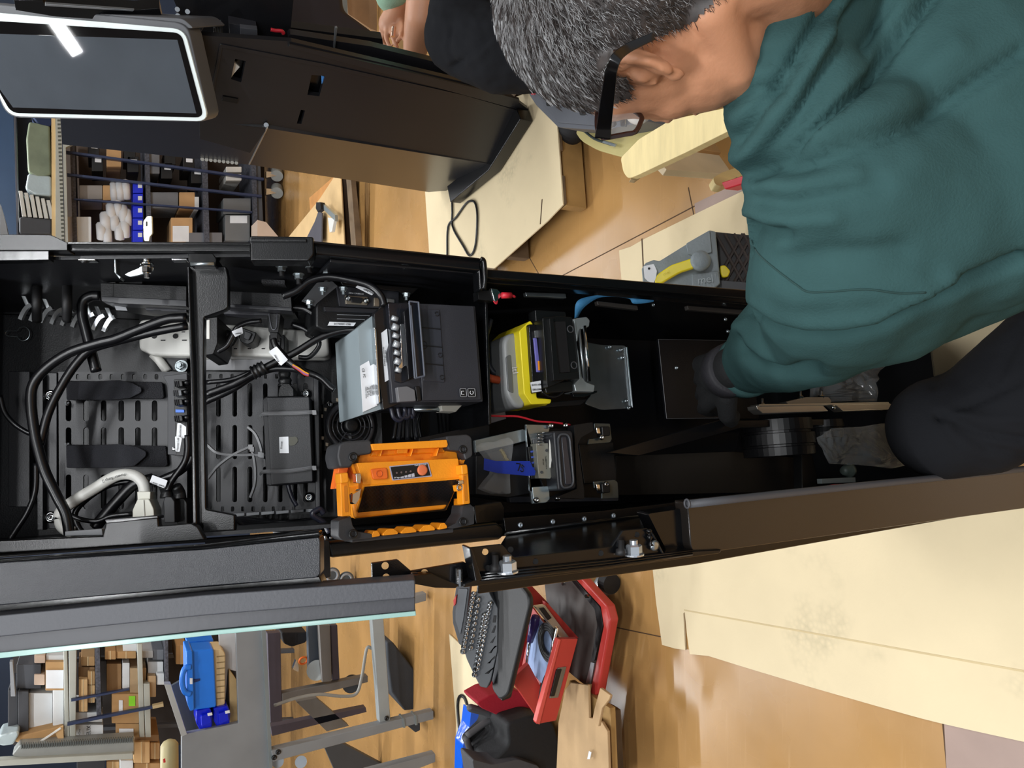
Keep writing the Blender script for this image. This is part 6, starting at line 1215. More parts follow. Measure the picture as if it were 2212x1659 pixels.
o = slab('ridged_duct', LR, lp((150, 1480), (1050, 1425), (1050, 1560), (160, 1590), (90, 1560)), -.1, .12, M('silver_grey_duct', '9a9d9a', .4, metal=.2), None, bev=.01); tag(o, 'long silver grey slotted wiring duct under the left rack', 'duct')
for k in range(48):
    x = 165+k*18.4; y = 1470-k*1.1; slab('duct_slot_shade', LR, lp((x, y), (x+7, y), (x+7, y+42), (x, y+42)), -.115, .02, M('duct_slot_shadow', '555a58', .7), o, bev=0)  # dark strips put the shade of the duct slots into colour
o = slab('sage_crossbeam', LR, lp((-60, 1600), (1040, 1545), (1040, 1590), (-60, 1650)), -.14, .06, BEAM, None, bev=.005); tag(o, 'sage steel crossbeam under the wiring duct', 'beam')
o = slab('shiny_wrap', LR, rpoly(lp((0, 1400), (140, 1370), (150, 1400), (100, 1480), (20, 1490), (-40, 1470)), 5), -.05, .2, M('silver_film_pack', 'b9c6c8', .2, bump=1., bs=25, metal=.3), None, bev=.02); tag(o, 'shiny film wrapped roll at the lower left corner', 'bundle')
o = slab('open_carton', LR, lp((140, 1410), (490, 1330), (500, 1470), (200, 1475), (110, 1450)), .0, .3, KRF, None, bev=.005); tag(o, 'opened brown carton with raised flaps above the wiring duct', 'box')
slab('carton_flap', LR, lp((425, 1370), (495, 1325), (498, 1475), (470, 1475)), -.03, .01, LKR, o); slab('white_strip', LR, lp((270, 1475), (470, 1345), (480, 1352), (290, 1480)), -.05, .01, WHP, o)
# ---------------- work table, tray, brush bucket
TB = VY(3.62); TG = M('grey_table_paint', '85888a', .45)
e = empty('work_table', TB.p(930, 1545, .3), 'grey steel work table frame with a deep side panel in the lower left', 'table')
slab('side_panel', TB, [(509, 1360), (565, 1360), (585, 1720), (392, 1720), (392, 1592), (403, 1585), (515, 1562)], 0, .03, TG, e, bev=.003)
slab('panel_return', TB, [(565, 1360), (574, 1360), (592, 1720), (585, 1720)], -.02, .04, GRS, e)
slab('tray_wall', TB, [(355, 1479), (369, 1479), (404, 1586), (392, 1592)], -.02, .04, M('pale_steel_strip', 'b4b6b4', .4, metal=.3), e)
slab('tray_liner', TB, [(370, 1482), (515, 1400), (515, 1560), (403, 1583)], .12, .02, M('tray_shadow_grey', '3c3f45', .6), e)  # dark sheet with the tray's inner shade put into its colour
slab('tray_back', TB, [(473, 1370), (509, 1366), (512, 1450), (492, 1446), (485, 1540), (478, 1530)], .1, .02, M('white_panel', 'cdced0', .5), e)
slab('wood_slats', TB, [(495, 1446), (510, 1468), (514, 1563), (497, 1562)], .08, .04, M('pale_wood', 'c9ac7a', .7, var=.15), e)
slab('leg', TB, [(586, 1622), (937, 1536), (937, 1554), (590, 1646)], -.03, .05, TG, e, bev=.004); slab('leg', TB, [(790, 1668), (942, 1628), (944, 1645), (830, 1690)], -.03, .05, TG, e, bev=.004)
slab('leg', TB, [(840, 1300), (921, 1281), (921, 1298), (840, 1320)], .05, .05, TG, e, bev=.004)
slab('stretcher', TB, [(803, 1330), (828, 1325), (844, 1557), (820, 1562)], -.01, .05, M('pale_grey_table', '9a9f9f', .4), e, bev=.004)
for x, y in ((601, 1624), (592, 1636), (835, 1551)): screw(e, TB.p(x, y, -.03), -TB.ey, .012, .008, BPL)
for k in range(2): slab('tube_collar', TB, [(870+k*26, 1552-k*6), (874+k*26, 1551-k*6), (876+k*26, 1572-k*6), (872+k*26, 1573-k*6)], -.035, .06, GRS, e)
TB2 = VY(4.3); e = empty('cart_frame', TB2.p(800, 1470, .3), 'dark steel cart frame with wheels seen under the work table', 'cart')
DS_ = M('dark_mauve_steel', '4a4450', .5); GB = M('grey_brown_steel', '6e6a66', .5)
slab('frame_post', TB2, [(577, 1368), (606, 1366), (610, 1558), (584, 1562)], 0, .05, DS_, e, bev=.004); slab('frame_rail', TB2, [(609, 1498), (795, 1460), (795, 1474), (609, 1519)], 0, .05, GB, e, bev=.004)
slab('frame_post', TB2, [(689, 1350), (713, 1350), (717, 1472), (696, 1474)], -.02, .05, GB, e, bev=.004); slab('frame_post', TB2, [(714, 1350), (729, 1350), (734, 1468), (718, 1470)], .02, .05, DS_, e, bev=.004)
slab('frame_post', TB2, [(665, 1350), (688, 1350), (692, 1460), (668, 1462)], .05, .05, M('blue_grey_steel2', '454c55', .5), e, bev=.004)
slab('diagonal_board', TB2, [(640, 1516), (684, 1508), (754, 1568), (706, 1580)], .1, .05, M('grey_board', '6f6c68', .6), e); slab('lower_rail', TB2, [(585, 1570), (790, 1528), (792, 1538), (588, 1590)], .1, .05, DS_, e); slab('cart_floor', TB2, [(700, 1612), (740, 1606), (850, 1665), (730, 1680)], .1, .05, M('dark_slate_board', '45484c', .6), e)
fin(cyl(NB(), TB2.p(684, 1448, .02), TB2.p(686, 1446, .1), .055, n=28), 'wheel', M('pale_grey_wheel', '9b9f9d', .4), e); fin(cyl(NB(), TB2.p(758, 1478, .1), TB2.p(760, 1476, .16), .05, n=24), 'wheel', RUB, e)
for x, y in ((600, 1645), (650, 1646)): fin(cyl(NB(), TB2.p(x, y, -.3), TB2.p(x+1, y-1, -.22), .03, n=20), 'silver_caster', CHR, e)
o = cable('grey_cable', [TB.p(*q, .05) for q in ((592, 1524), (640, 1508), (690, 1500), (740, 1504), (770, 1498), (782, 1460), (792, 1402), (803, 1400))], .008, M('pale_grey_cable', '8d8b84', .5), 'pale grey cable drooping behind the work table leg')
o = slab('foam_wedge', VY(3.9), [(836, 1388), (849, 1387), (910, 1466), (908, 1532), (874, 1536), (846, 1496), (838, 1440)], 0, .25, FOM, None, bev=.01); tag(o, 'dark grey foam wedge standing on the floor behind the table', 'foam block')
o = slab('dark_block', VY(3.7), [(880, 1568), (908, 1562), (908, 1578), (898, 1583)], 0, .1, FOM, None, bev=.005); tag(o, 'small dark foam block beyond the table leg', 'foam block')
o = fin(torus(NB(), TB2.p(655, 1427, .1), Vector((.3, 1, 0)), .022, .006), 'orange_ring', OR2, smooth=True); tag(o, 'small orange ring beside the cart wheel', 'ring')
o = slab('silver_fitting', TB2, rpoly([(632, 1446), (640, 1425), (645, 1440), (645, 1452)], 3), .1, .03, CHR, None); tag(o, 'small silver fitting on the cart near the orange ring', 'fitting')
o = slab('black_bag', TB2, rpoly([(607, 1366), (665, 1366), (662, 1388), (630, 1398), (612, 1390)], 6), .1, .2, M('black_cloth_bag', '18181b', .8, bump=1, bs=30), None, bev=.02); tag(o, 'black bag hanging behind the cart posts', 'bag')
e = empty('brush_bucket', TB.p(470, 1470, .1), 'bright blue plastic bucket with handle resting on a tan block', 'bucket'); BL2 = M('bright_blue_plastic', '2277e0', .35)
slab('bucket_body', TB, rpoly([(404, 1406), (462, 1402), (468, 1528), (412, 1536), (402, 1440)], 6), .02, .12, BL2, e, bev=.01, seg=3); slab('bucket_rim', TB, rpoly([(402, 1406), (416, 1405), (420, 1534), (411, 1537), (404, 1520)], 4), .0, .15, BL2, e, bev=.006)
fin(tube(NB(), [TB.p(*q, 0) for q in ((412, 1441), (400, 1443), (394, 1460), (394, 1480), (400, 1495), (412, 1499))], .012, n=10), 'bucket_handle', BL2, e, smooth=True)
slab('paper_tag', TB, [(410, 1465), (416, 1465), (416, 1478), (410, 1478)], -.004, .003, WHL, e); slab('dark_slot', TB, [(416, 1468), (432, 1466), (432, 1471), (418, 1475)], .017, .004, M('navy_mark', '152a66', .5), e)
bt = slab('tan_block', TB, rpoly([(459, 1403), (480, 1402), (487, 1412), (486, 1522), (467, 1527)], 4), .04, .12, M('straw_block', 'cbb083', .7, bump=.6, bs=60, var=.12), e, bev=.006)
for k in range(8): slab('block_groove', TB, [(468, 1418+k*13), (486, 1416+k*13), (486, 1418+k*13), (468, 1420+k*13)], .038, .004, M('straw_shadow', '8f7850', .8), bt, bev=0)
for i, (x, y) in enumerate(((424, 1535), (462, 1530))):
    e = empty('parts_bin', TB.p(x+20, y+20, .05), 'shiny dark blue parts bin below the bucket, %s one' % ('left' if i == 0 else 'right'), 'bin')
    slab('bin_body', TB, rpoly([(x, y), (x+30, y-6), (x+36, y+10), (x+34, y+38), (x+8, y+43), (x-1, y+26)], 4), .02, .1, M('cobalt_bin', '0a1fc4', .25), e, bev=.006); slab('bin_front', TB, rpoly([(x+10, y+12), (x+30, y+6), (x+33, y+26), (x+12, y+36)], 3), .0, .03, M('cobalt_bin', '0a1fc4', .25), e, bev=.004); slab('bin_label', TB, [(x+24, y+6), (x+34, y+4), (x+35, y+10), (x+25, y+12)], -.003, .002, WHL, e)
o = slab('blue_tub', TB, [(404, 1386), (461, 1381), (461, 1388), (404, 1395)], .2, .1, BL2, None, bev=.004); tag(o, 'blue tub rim showing above the bright blue bucket', 'tub')
e = empty('tan_cylinder', TB.p(370, 1640, -.2), 'tan cushioned cylinder with a small red marking at the bottom edge', 'cylinder'); c0, c1_ = PD(352, 1625, 3.7), PD(382, 1622, 3.7)
fin(lathe(NB(), PD(366, 1598, 3.7), PD(366, 1700, 3.7)-PD(366, 1598, 3.7), [(0, .012), (.01, .03), (.025, .04), (.3, .042)], 28), 'pad', M('olive_tan_vinyl', 'a89c72', .5), e, smooth=True); slab('red_mark', TB, [(352, 1640), (357, 1638), (358, 1647), (353, 1648)], -.05, .002, RED, e)
# ---------------- tool stool with socket case, drawer, tray (left of the kiosk)
e = empty('mechanic_stool', PZ(1290, 1420, .02), 'red rolling mechanic stool with an open drawer and a black padded seat', 'stool'); RD2 = M('tool_red', 'b93a34', .35)
S_ = HZ(.40); seat = slab('seat', S_, rpoly([(1062, 1262), (1116, 1255), (1140, 1285), (1142, 1310), (1096, 1502), (1079, 1514), (1062, 1490)], 10), 0, .02, M('black_vinyl', '101113', .5, bump=.2, bs=150), e, bev=.008, seg=4)
V1 = VY(2.2)
slab('seat_edge', V1, rpoly([(1110, 1256), (1150, 1290), (1149, 1303), (1104, 1507), (1083, 1515), (1096, 1480), (1130, 1305)], 5), -.02, .03, M('black_vinyl', '101113', .35), e, bev=.006, seg=3)
slab('cabinet_side', V1, [(1114, 1254), (1136, 1252), (1186, 1304), (1183, 1314), (1148, 1310), (1146, 1294)], .0, .2, RD2, e, bev=.002)
slab('drawer_floor', HZ(.20), [(1150, 1312), (1200, 1380), (1175, 1560), (1110, 1480), (1122, 1360)], 0, .006, RD2, e, bev=.001)
slab('drawer_back', V1, [(1147, 1312), (1153, 1312), (1120, 1478), (1108, 1466)], .1, .01, RD2, e)
slab('drawer_end', V1, [(1110, 1464), (1142, 1434), (1170, 1487), (1166, 1512), (1162, 1550), (1112, 1478)], .0, .02, RD2, e, bev=.001)
V0 = VY(1.98)
slab('drawer_front', V0, [(1206, 1380), (1249, 1380), (1202, 1557), (1160, 1565), (1158, 1560)], 0, .02, RD2, e, bev=.003)
slab('drawer_front_top', V0, [(1206, 1380), (1212, 1382), (1166, 1566), (1158, 1560)], -.005, .02, M('light_tool_red', 'd8564e', .35), e, bev=.002)
slab('drawer_grip', V0, rpoly([(1205, 1443), (1224, 1440), (1206, 1507), (1187, 1509)], 2), -.003, .006, M('chrome_grip', '84888c', .25, metal=.8), e); slab('grip_recess', V0, rpoly([(1203, 1447), (1214, 1445), (1198, 1504), (1189, 1505)], 2), -.006, .006, BPL, e)
slab('drawer_slide', V1, [(1157, 1311), (1178, 1308), (1229, 1377), (1229, 1382), (1218, 1383)], -.12, .02, M('satin_zinc_slide', 'a3a39c', .3, metal=.6), e); slab('slide_slot', V1, [(1166, 1315), (1176, 1313), (1192, 1335), (1184, 1340)], -.125, .01, INK, e)
slab('cabinet_rail', V1, [(1178, 1300), (1186, 1306), (1250, 1378), (1236, 1384), (1180, 1312)], -.1, .02, RD2, e)
T_ = HZ(.10); slab('tray_mat', T_, rpoly([(1175, 1250), (1235, 1240), (1298, 1310), (1302, 1355), (1276, 1475), (1262, 1480), (1226, 1450), (1190, 1400)], 10), 0, .01, M('worn_black_mat', '4c4643', .55, var=.15), e, bev=.002)
slab('tray_rim', T_, [(1230, 1242), (1246, 1238), (1310, 1308), (1318, 1340), (1316, 1350), (1290, 1498), (1276, 1507), (1274, 1490), (1284, 1440), (1302, 1352), (1296, 1312), (1240, 1250)], -.03, .035, RD2, e, bev=.008, seg=3)
slab('tray_inner_wall', T_, rpoly([(1226, 1244), (1236, 1246), (1296, 1312), (1302, 1350), (1284, 1428), (1276, 1428), (1290, 1350), (1284, 1316)], 3), -.02, .02, BPL, e, bev=.003); slab('tray_edge_strip', T_, [(1276, 1430), (1284, 1432), (1276, 1478), (1265, 1476)], -.022, .01, STL, e)
for x, y in ((1266, 1288), (1216, 1261)): fin(cyl(NB(), T_.p(x, y, -.04), T_.p(x+4, y, -.03), .006), 'tray_bolt', CHR, e)
slab('caster_bracket', VY(2.2), [(1287, 1274), (1300, 1249), (1308, 1258), (1328, 1272), (1320, 1284), (1302, 1294), (1290, 1288)], -.1, .03, CHR, e, bev=.002); fin(cyl(NB(), PZ(1322, 1262, .04), PZ(1322, 1262, .04)+Vector((.0, .035, 0)), .033, n=24), 'caster_wheel', RUB, e)
slab('post', VY(2.25), [(1136, 1330), (1180, 1340), (1180, 1370), (1140, 1360)], .1, .1, BPL, e)
# socket case
e = empty('socket_case', PZ(1040, 1400, .42), 'open socket set case with rows of chrome sockets resting on the stool', 'tool case'); C_ = HZ(.47); CG = M('case_grey', '4d5054', .5)
C_ = Fr(PD(1040, 1380, 2.42), (-1, 0, 0), (Fv*.8+Vector((0, 0, -.35))).normalized(), Zv); C_.ez = C_.ey.cross(C_.ex).normalized()
slab('case_tray', C_, rpoly([(1031, 1269), (1050, 1266), (1062, 1290), (1082, 1325), (1084, 1352), (1076, 1400), (1060, 1470), (1052, 1487), (1037, 1484), (1022, 1455), (1008, 1425), (1000, 1400), (1012, 1330)], 3), 0, .03, CG, e, bev=.003)
slab('case_lid', C_, rpoly([(986, 1262), (1016, 1262), (1008, 1330), (998, 1396), (991, 1391), (978, 1346), (977, 1322)], 3), .01, .02, M('case_dark_lid', '3b3d41', .5), e, bev=.003); slab('lid_panel', C_, rpoly([(990, 1272), (1010, 1272), (1002, 1330), (994, 1372), (984, 1340), (984, 1322)], 3), .005, .008, M('lid_inner_grey', '55585d', .5), e)
slab('lid_clip', C_, [(979, 1297), (986, 1285), (984, 1305), (980, 1310)], .0, .01, RED, e)
slab('case_wall', C_, [(1084, 1290), (1098, 1300), (1096, 1360), (1080, 1440), (1066, 1480), (1062, 1470), (1084, 1360)], -.005, .04, M('case_dark_lid', '3b3d41', .5), e, bev=.004)
slab('case_label', C_, [(1097, 1299), (1104, 1302), (1100, 1330), (1096, 1322)], -.012, .004, WHL, e)
n_ = 0
for (a, b_, n) in (((1026, 1284), (1003, 1408), 14), ((1036, 1297), (1020, 1400), 9), ((1062, 1305), (1034, 1445), 15), ((1049, 1330), (1028, 1458), 13)):
    for k in range(n):
        t = k/(n-1); x, y = a[0]+(b_[0]-a[0])*t, a[1]+(b_[1]-a[1])*t; c = C_.p(x, y, -.002); L = C_.ex.cross(C_.ey)
        o = fin(lathe(NB(), c+C_.ey*.006, -C_.ey+Vector((.3, 0, .3)), [(0, .0085), (.016, .0085), (.018, .0066), (.009, .005)], 12), 'socket', CHR, smooth=False)
        tag(o, 'chrome socket standing in a row of the open socket case', 'socket', 'chrome sockets in the open case'); n_ += 1
for k in range(6): slab('moulded_slot', C_, [(1066+k*2, 1330+k*22), (1072+k*2-k*3, 1330+k*22), (1070-k*3, 1345+k*22), (1064-k*3, 1345+k*22)], -.002, .004, INK, e)
# things in the drawer
o = slab('blue_cloth', HZ(.215), rpoly([(1156, 1327), (1172, 1345), (1190, 1380), (1186, 1440), (1172, 1480), (1150, 1455), (1134, 1425), (1140, 1380)], 6), 0, .006, M('pale_blue_cloth', '9db4dc', .8, bump=.5, bs=40), None, bev=.002); tag(o, 'pale blue cloth lining the open red drawer', 'cloth')
c = PZ(1186, 1388, .225)
e = empty('tape_roll', c, 'roll of black tape lying on the pale blue cloth in the drawer', 'tape')
for r, m in ((.058, 'a'), (.05, 'b'), (.042, 'c')): fin(torus(NB(), c+Vector((0, 0, .002)), Zv, r, .006, n=36), 'tape_layer', M('black_tape', '1a1a1c', .5), e, smooth=True)
e = empty('screwdriver', PZ(1150, 1350, .23), 'screwdriver with a translucent violet handle in the red drawer', 'screwdriver'); p, q, r3 = PZ(1158, 1330, .235), PZ(1145, 1385, .235), PZ(1138, 1432, .235)
fin(lathe(NB(), p, q-p, [(0, .006), (.004, .014), (.03, .017), (.07, .014), ((q-p).length, .011)], 16), 'handle', M('violet_clear_plastic', '453a78', .2), e, smooth=True); fin(cyl(NB(), q, r3, .005), 'shaft', CHR, e, smooth=True)
e = empty('screwdriver', PZ(1190, 1440, .23), 'black handled screwdriver with a bright shaft along the drawer front', 'screwdriver'); p, q, r3 = PZ(1172, 1512, .24), PZ(1182, 1462, .25), PZ(1202, 1356, .28)
fin(lathe(NB(), p, q-p, [(0, .006), (.006, .015), (.05, .016), ((q-p).length, .010)], 16), 'handle', BPL, e, smooth=True); fin(cyl(NB(), q, r3, .006), 'shaft', CHR, e, smooth=True)
# tool bag, blue bag, pallets with torn cardboard
e = empty('tool_bag', PZ(1130, 1600, .1), 'open black and red tool bag on the floor beside the red stool', 'bag'); BG = M('black_bag_fabric', '1b1c1e', .75, bump=.5, bs=120); RBG = M('red_bag_fabric', '9e1328', .8, bump=.4, bs=120)
def lump(name, pts, par, mat, vox=.012, sm=6, lab=None): b = NB(); chain(b, pts); return link(name, remesh(b, vox, sm), mat, par, smooth=True)
b = NB(); chain(b, [(PD(1150, 1610, 2.75), .09), (PD(1160, 1660, 2.7), .1), (PD(1150, 1760, 2.65), .11)]); chain(b, [(PD(1105, 1600, 2.85), .04), (PD(1070, 1660, 2.85), .06)]); b.free(); slab('bag_body', VY(2.36), rpoly([(1095, 1562), (1150, 1545), (1195, 1558), (1208, 1600), (1212, 1700), (1080, 1700), (1058, 1652), (1100, 1610)], 12), 0, .25, BG, e, bev=.03, seg=4)
slab('bag_pocket', VY(2.33), rpoly([(1020, 1640), (1065, 1652), (1120, 1640), (1165, 1655), (1170, 1700), (1030, 1700)], 8), 0, .1, M('worn_grey_fabric', '46474a', .7, bump=.8, bs=40), e, bev=.02, seg=3)
V3 = VY(2.75)
slab('bag_mouth', V3, rpoly([(1006, 1586), (1040, 1565), (1060, 1585), (1108, 1596), (1110, 1625), (1060, 1648), (1020, 1618)], 6), -.22, .02, M('bag_interior_black', '070708', .9), e, bev=.004)
fin(tube(NB(), [V3.p(*q, -.24) for q in ((1008, 1590), (1050, 1560), (1075, 1550), (1062, 1542), (1020, 1532), (1018, 1528), (1050, 1540), (1085, 1562), (1110, 1590), (1130, 1605))], .012, n=8), 'bag_rim', M('grey_piping', '4b4b4d', .6), e, smooth=True)
fin(tube(NB(), [V3.p(*q, -.24) for q in ((1006, 1592), (1020, 1625), (1060, 1650), (1100, 1640), (1125, 1628), (1160, 1618))], .012, n=8), 'bag_rim', M('grey_piping', '4b4b4d', .6), e, smooth=True)
slab('red_panel', V3, rpoly([(1030, 1518), (1058, 1502), (1110, 1490), (1126, 1495), (1160, 1545), (1140, 1562), (1100, 1556), (1040, 1530)], 5), -.3, .12, RBG, e, bev=.01, seg=3); slab('dark_strap', V3, rpoly([(1047, 1512), (1066, 1495), (1072, 1510), (1062, 1528)], 3), -.2, .03, BG, e, bev=.005)
fin(tube(NB(), [V3.p(*q, -.24) for q in ((1125, 1500), (1124, 1518), (1105, 1530), (1090, 1538), (1100, 1546))], .012, n=8), 'carry_strap', BG, e, smooth=True)
o = slab('blue_film', VY(2.95), rpoly([(1018, 1535), (1040, 1545), (1046, 1560), (1020, 1580), (1012, 1600), (1008, 1640), (1050, 1690), (998, 1690), (1000, 1610), (1014, 1570)], 3), 0, .08, M('shiny_blue_film', '1b62e0', .15, bump=1., bs=25), None, bev=.01); tag(o, 'shiny blue plastic film behind the tool bag', 'plastic film')
cable('black_cable', [PZ(*q, .012) for q in ((1010, 1590), (1012, 1540), (1004, 1508), (993, 1505), (989, 1530), (995, 1600), (1002, 1660))], .008, CBL, 'black cable looped on the floor left of the tool bag', 'cable')
o = slab('cardboard_sheet', HZ(.008), [(970, 1370), (998, 1396), (1050, 1490), (1040, 1520), (1010, 1640), (984, 1700), (985, 1560)], 0, .005, CRM, None, bev=0); tag(o, 'pale cardboard sheet under the black cable at lower left', 'cardboard')
e = empty('wooden_pallet', PZ(1320, 1600, .01), 'grey wooden pallet with torn brown cardboard beside the red stool', 'pallet')
slab('pallet_side', VY(1.97), [(1300, 1540), (1342, 1532), (1344, 1572), (1350, 1700), (1318, 1700), (1318, 1580)], 0, .05, PWD, e, bev=.004); slab('pallet_top', HZ(.14), [(1230, 1470), (1318, 1530), (1325, 1700), (1200, 1700)], 0, .02, PW2, e, bev=.002)
o = slab('torn_cardboard', HZ(.165), [(1232, 1475), (1270, 1480), (1272, 1550), (1280, 1552), (1300, 1560), (1312, 1580), (1316, 1700), (1200, 1700), (1206, 1560), (1220, 1490)], 0, .01, M('brown_worn_card', 'b99a72', .85, bump=.3, bs=40, var=.1), None, bev=.002); tag(o, 'torn brown cardboard lying on the grey wooden pallet', 'cardboard')
o2 = slab('torn_flap', HZ(.2), [(1296, 1486), (1318, 1502), (1316, 1510), (1300, 1530), (1292, 1570), (1279, 1555), (1284, 1530)], 0, .01, M('brown_worn_card', 'b99a72', .85), o, bev=.002); slab('paper_scrap', HZ(.18), [(1272, 1622), (1277, 1625), (1274, 1640), (1268, 1640)], 0, .002, WHL, o)
e = empty('caster_wheels', PZ(760, 1250, .05), 'grey caster wheels on the floor in the gap left of the orange lamp', 'caster'); V4 = VY(4.95)
for x, y in ((718, 1243), (748, 1252)): fin(cyl(NB(), V4.p(x, y, 0), V4.p(x, y-1, .05), .05, n=24), 'wheel', M('dark_grey_wheel', '4a4d4f', .5), e); fin(torus(NB(), V4.p(x, y, -.01), V4.ey, .035, .008), 'wheel_rim', GRY, e, smooth=True)
slab('caster_plate', V4, [(680, 1235), (722, 1232), (722, 1262), (682, 1266)], .02, .05, GRY, e)
# ---------------- right side: stool bench, toolcase, toolbox
PIN = M('pale_pine', 'e3cf96', .6, bump=.2, bs=20, var=.08, vs=3, stretch=(3, 20, 3)); PN2 = M('tan_pine', 'b88f5d', .6, bump=.2, bs=20, var=.12)
e = empty('wooden_stool', PZ(1560, 380, .01), 'pale pine step stool with rounded top board behind the kneeling man', 'stool')
slab('top_board', HZ(.42), rpoly([(1340, 341), (1380, 300), (1450, 258), (1570, 232), (1600, 270), (1480, 330), (1374, 380), (1356, 386), (1346, 372)], 7), 0, .022, PIN, e, bev=.006)
V5 = VY(1.95); V5 = Fr(PZ(1370, 386, .4), Vector((1, .8, 0)), Vector((-.8, 1, 0)), Zv)
slab('top_board_edge', V5, rpoly([(1372, 378), (1562, 236), (1572, 244), (1374, 388), (1362, 386)], 2), -.002, .01, M('cut_pine_edge', 'c7b18b', .7, var=.15), e)
slab('side_rail', V5, [(1425, 350), (1480, 312), (1594, 330), (1594, 378), (1440, 366)], .02, .02, M('whitish_pine', 'd9c6a4', .6, var=.1), e, bev=.002); slab('side_rail_top', V5, [(1500, 300), (1594, 318), (1594, 334), (1478, 318)], .01, .02, PN2, e, bev=.002)
slab('leg', V5, rpoly([(1540, 384), (1560, 372), (1620, 352), (1622, 366), (1580, 392), (1560, 402), (1545, 398)], 5), -.05, .02, PIN, e, bev=.005); slab('inner_slats', V5, [(1525, 262), (1600, 270), (1600, 322), (1530, 300)], .04, .03, M('cream_slats', 'dccb97', .6), e)
slab('dark_leg', V5, [(1594, 370), (1640, 365), (1640, 395), (1605, 385)], .02, .02, M('dark_wood', '6a4a2e', .7), e)
for x, y in ((1606, 377), (1592, 386)): screw(e, V5.p(x, y, -.05), -V5.ey, .004, .003)
e = empty('yellow_bag', PZ(1330, 320, .02), 'olive yellow zipped pouch on the floor beside the pine stool', 'bag')
slab('pouch', HZ(.2), rpoly([(1240, 283), (1300, 262), (1415, 258), (1412, 330), (1370, 345), (1335, 338), (1290, 325), (1255, 305)], 12), 0, .12, M('olive_yellow_vinyl', 'bfb276', .45, bump=.3, bs=60), e, bev=.03, seg=4)
slab('pouch_flap', HZ(.215), rpoly([(1300, 262), (1420, 256), (1412, 300), (1398, 308), (1340, 290)], 8), 0, .02, M('olive_yellow_vinyl', 'bfb276', .45), e, bev=.008)
fin(tube(NB(), [PZ(1262, 283, .215), PZ(1285, 300, .215), PZ(1320, 312, .215)], .004), 'zip_line', M('dark_zip', '2f3a3a', .4), e, smooth=True); slab('zip_pull', HZ(.22), [(1303, 303), (1330, 311), (1326, 317), (1300, 308)], 0, .006, STL, e)
e = empty('plastic_case', PZ(1210, 230, .02), 'dark grey moulded tool case with a red clip, behind the head', 'tool case'); G2 = HZ(.3)
slab('case_body', G2, rpoly([(1145, 150), (1143, 205), (1158, 228), (1205, 275), (1300, 282), (1400, 262), (1400, 180), (1200, 120)], 4), 0, .1, M('slate_case', '55585f', .5, bump=.1, bs=200), e, bev=.008)
slab('case_panel', G2, rpoly([(1158, 160), (1156, 205), (1205, 265), (1290, 272), (1380, 250), (1380, 190)], 4), -.006, .01, M('slate_case', '55585f', .5), e, bev=.004); slab('red_clip', G2, [(1144, 168), (1151, 168), (1156, 202), (1147, 204)], -.008, .03, M('clip_red', 'd02636', .4), e)
for x, y in ((1176, 195), (1248, 215), (1336, 240)): slab('dark_recess', G2, rpoly([(x, y-5), (x+14, y-5), (x+16, y+34), (x+4, y+34)], 3), -.008, .004, BPL, e)
o = lump('black_pouch', [(PZ(1225, 290, .06), .05), (PZ(1240, 270, .06), .06)], None, M('black_cloth_bag', '18181b', .8)); tag(o, 'round black object on the floor beyond the tool case', 'cap')
e = empty('grey_toolbox', PZ(1500, 580, .01), 'grey power tool case with a yellow handle and black lattice base on the cardboard', 'tool case')
GT = Fr(PD(1480, 560, 1.95), (1, 0, 0), (Fv+Vector((0, 0, -.3))).normalized(), Zv); GT.ez = GT.ex.cross(GT.ey).normalized()*1; GCASE = M('case_blue_grey', '7b858a', .5, bump=.5, bs=160)
slab('case_body', GT, rpoly([(1386, 580), (1394, 568), (1412, 561), (1424, 564), (1482, 528), (1533, 497), (1546, 500), (1556, 606), (1530, 625), (1390, 625)], 3), 0, .10, GCASE, e, bev=.006)
slab('corner_block', GT, rpoly([(1482, 526), (1533, 497), (1538, 545), (1500, 553), (1486, 548)], 3), -.01, .02, GCASE, e, bev=.004); slab('maker_plate', GT, rpoly([(1494, 592), (1552, 585), (1556, 612), (1540, 625), (1496, 625)], 3), -.006, .02, GCASE, e, bev=.003)
textp('mel', GT, 1524, 604, -.012, -8, 17, M('embossed_grey', '99a3a8', .5), e)
slab('lattice_base', GT, [(1538, 500), (1640, 510), (1640, 620), (1576, 612), (1556, 606)], .04, .06, M('black_lattice_base', '1f1c1c', .6), e, bev=.002)
for k in range(5):
    for s in (1, -1):
        a = (1545+k*20, 505) if s > 0 else (1545+k*20, 612); b_ = (a[0]+60, 612) if s > 0 else (a[0]+60, 505)
        fin(cyl(NB(), GT.p(*a, .036), GT.p(*b_, .036), .0045, n=6), 'lattice_rib', M('lattice_rib_black', '37302f', .6), e)
slab('handle', GT, rpoly([(1414, 606), (1420, 592), (1450, 572), (1499, 556), (1502, 578), (1470, 588), (1440, 605), (1430, 612), (1416, 612)], 6), -.03, .02, YEL, e, bev=.005, seg=3); textp('mel', GT, 1440, 590, -.031, -25, 8, M('deep_yellow', 'cdbb1c', .5), e)
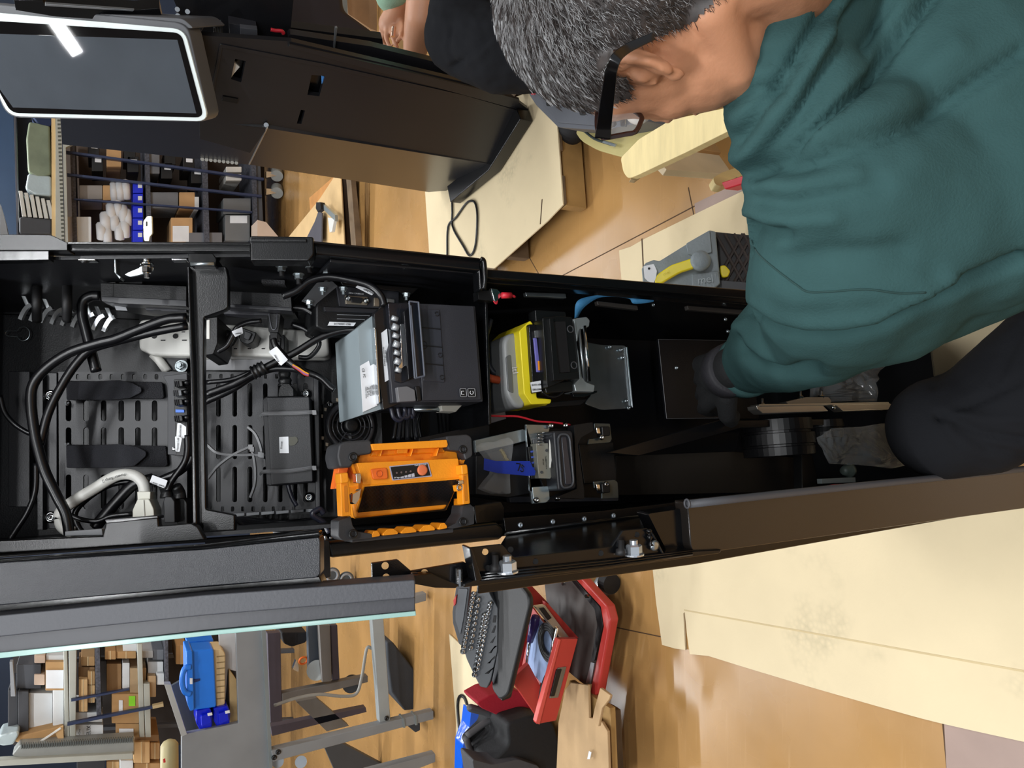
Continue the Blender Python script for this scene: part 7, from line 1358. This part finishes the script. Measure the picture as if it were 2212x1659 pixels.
fin(lathe(NB(), GT.p(1513, 564, -.02), -GT.ey, [(0, .026), (.015, .024), (.02, .016)], 28), 'pivot_cap', GCASE, e, smooth=True); slab('hang_tag', GT, rpoly([(1390, 575), (1412, 570), (1419, 585), (1417, 600), (1412, 612), (1400, 608), (1392, 600)], 2), -.034, .001, WHL, e, bev=0); fin(cyl(NB(), GT.p(1402, 580, -.036), GT.p(1402, 580, -.033), .003), 'tag_eyelet', INK, e)
slab('yellow_latch', GT, rpoly([(1555, 574), (1566, 572), (1578, 585), (1573, 598), (1560, 600), (1556, 590)], 4), .02, .03, YEL, e, bev=.004); slab('lower_body', GT, [(1540, 604), (1640, 612), (1640, 640), (1500, 640)], .02, .06, M('dark_case', '2a2b30', .45), e)
o = slab('red_case', VY(1.3), rpoly([(1612, 377), (1650, 373), (1650, 396), (1620, 393)], 3), 0, .08, M('clip_red', 'd02636', .4), None, bev=.004); tag(o, 'bright red case showing in the gap behind the shoulder', 'case')
# far right top: chair, pendant and plywood door
o = slab('draped_seat', VY(3.9), [(560, -40), (740, -40), (745, 20), (800, 60), (840, 90), (720, 75), (640, 60), (580, 30)], 0, .3, M('black_purple_fabric', '211e27', .6, bump=.8, bs=12), None, bev=.03); tag(o, 'dark fabric draped behind the closed kiosk', 'cloth')
o = fin(lathe(NB(), PD(582, -24, 3.4), PD(582, 40, 3.4)-PD(582, -24, 3.4), [(-.08, .04), (-.03, .07), (.03, .075), (.08, .06), (.1, .03)], 32), 'grey_blue_ball', M('pale_blue_rubber', '93a7ae', .5), smooth=True); tag(o, 'pale blue grey rounded cushion end at the top edge', 'cushion')
o = slab('plywood_board', VY(4.2), [(745, -60), (850, -60), (850, 80), (800, 62), (752, 30)], .4, .02, M('brown_plywood', '9a7a5a', .6, var=.12), None, bev=.002); tag(o, 'brown plywood board behind the two hands', 'board')
o = slab('grey_door_frame', VY(4.2), [(717, -60), (748, -60), (752, 35), (722, 22)], .3, .05, GRS, None, bev=.003); tag(o, 'grey frame edge beside the plywood board', 'frame')
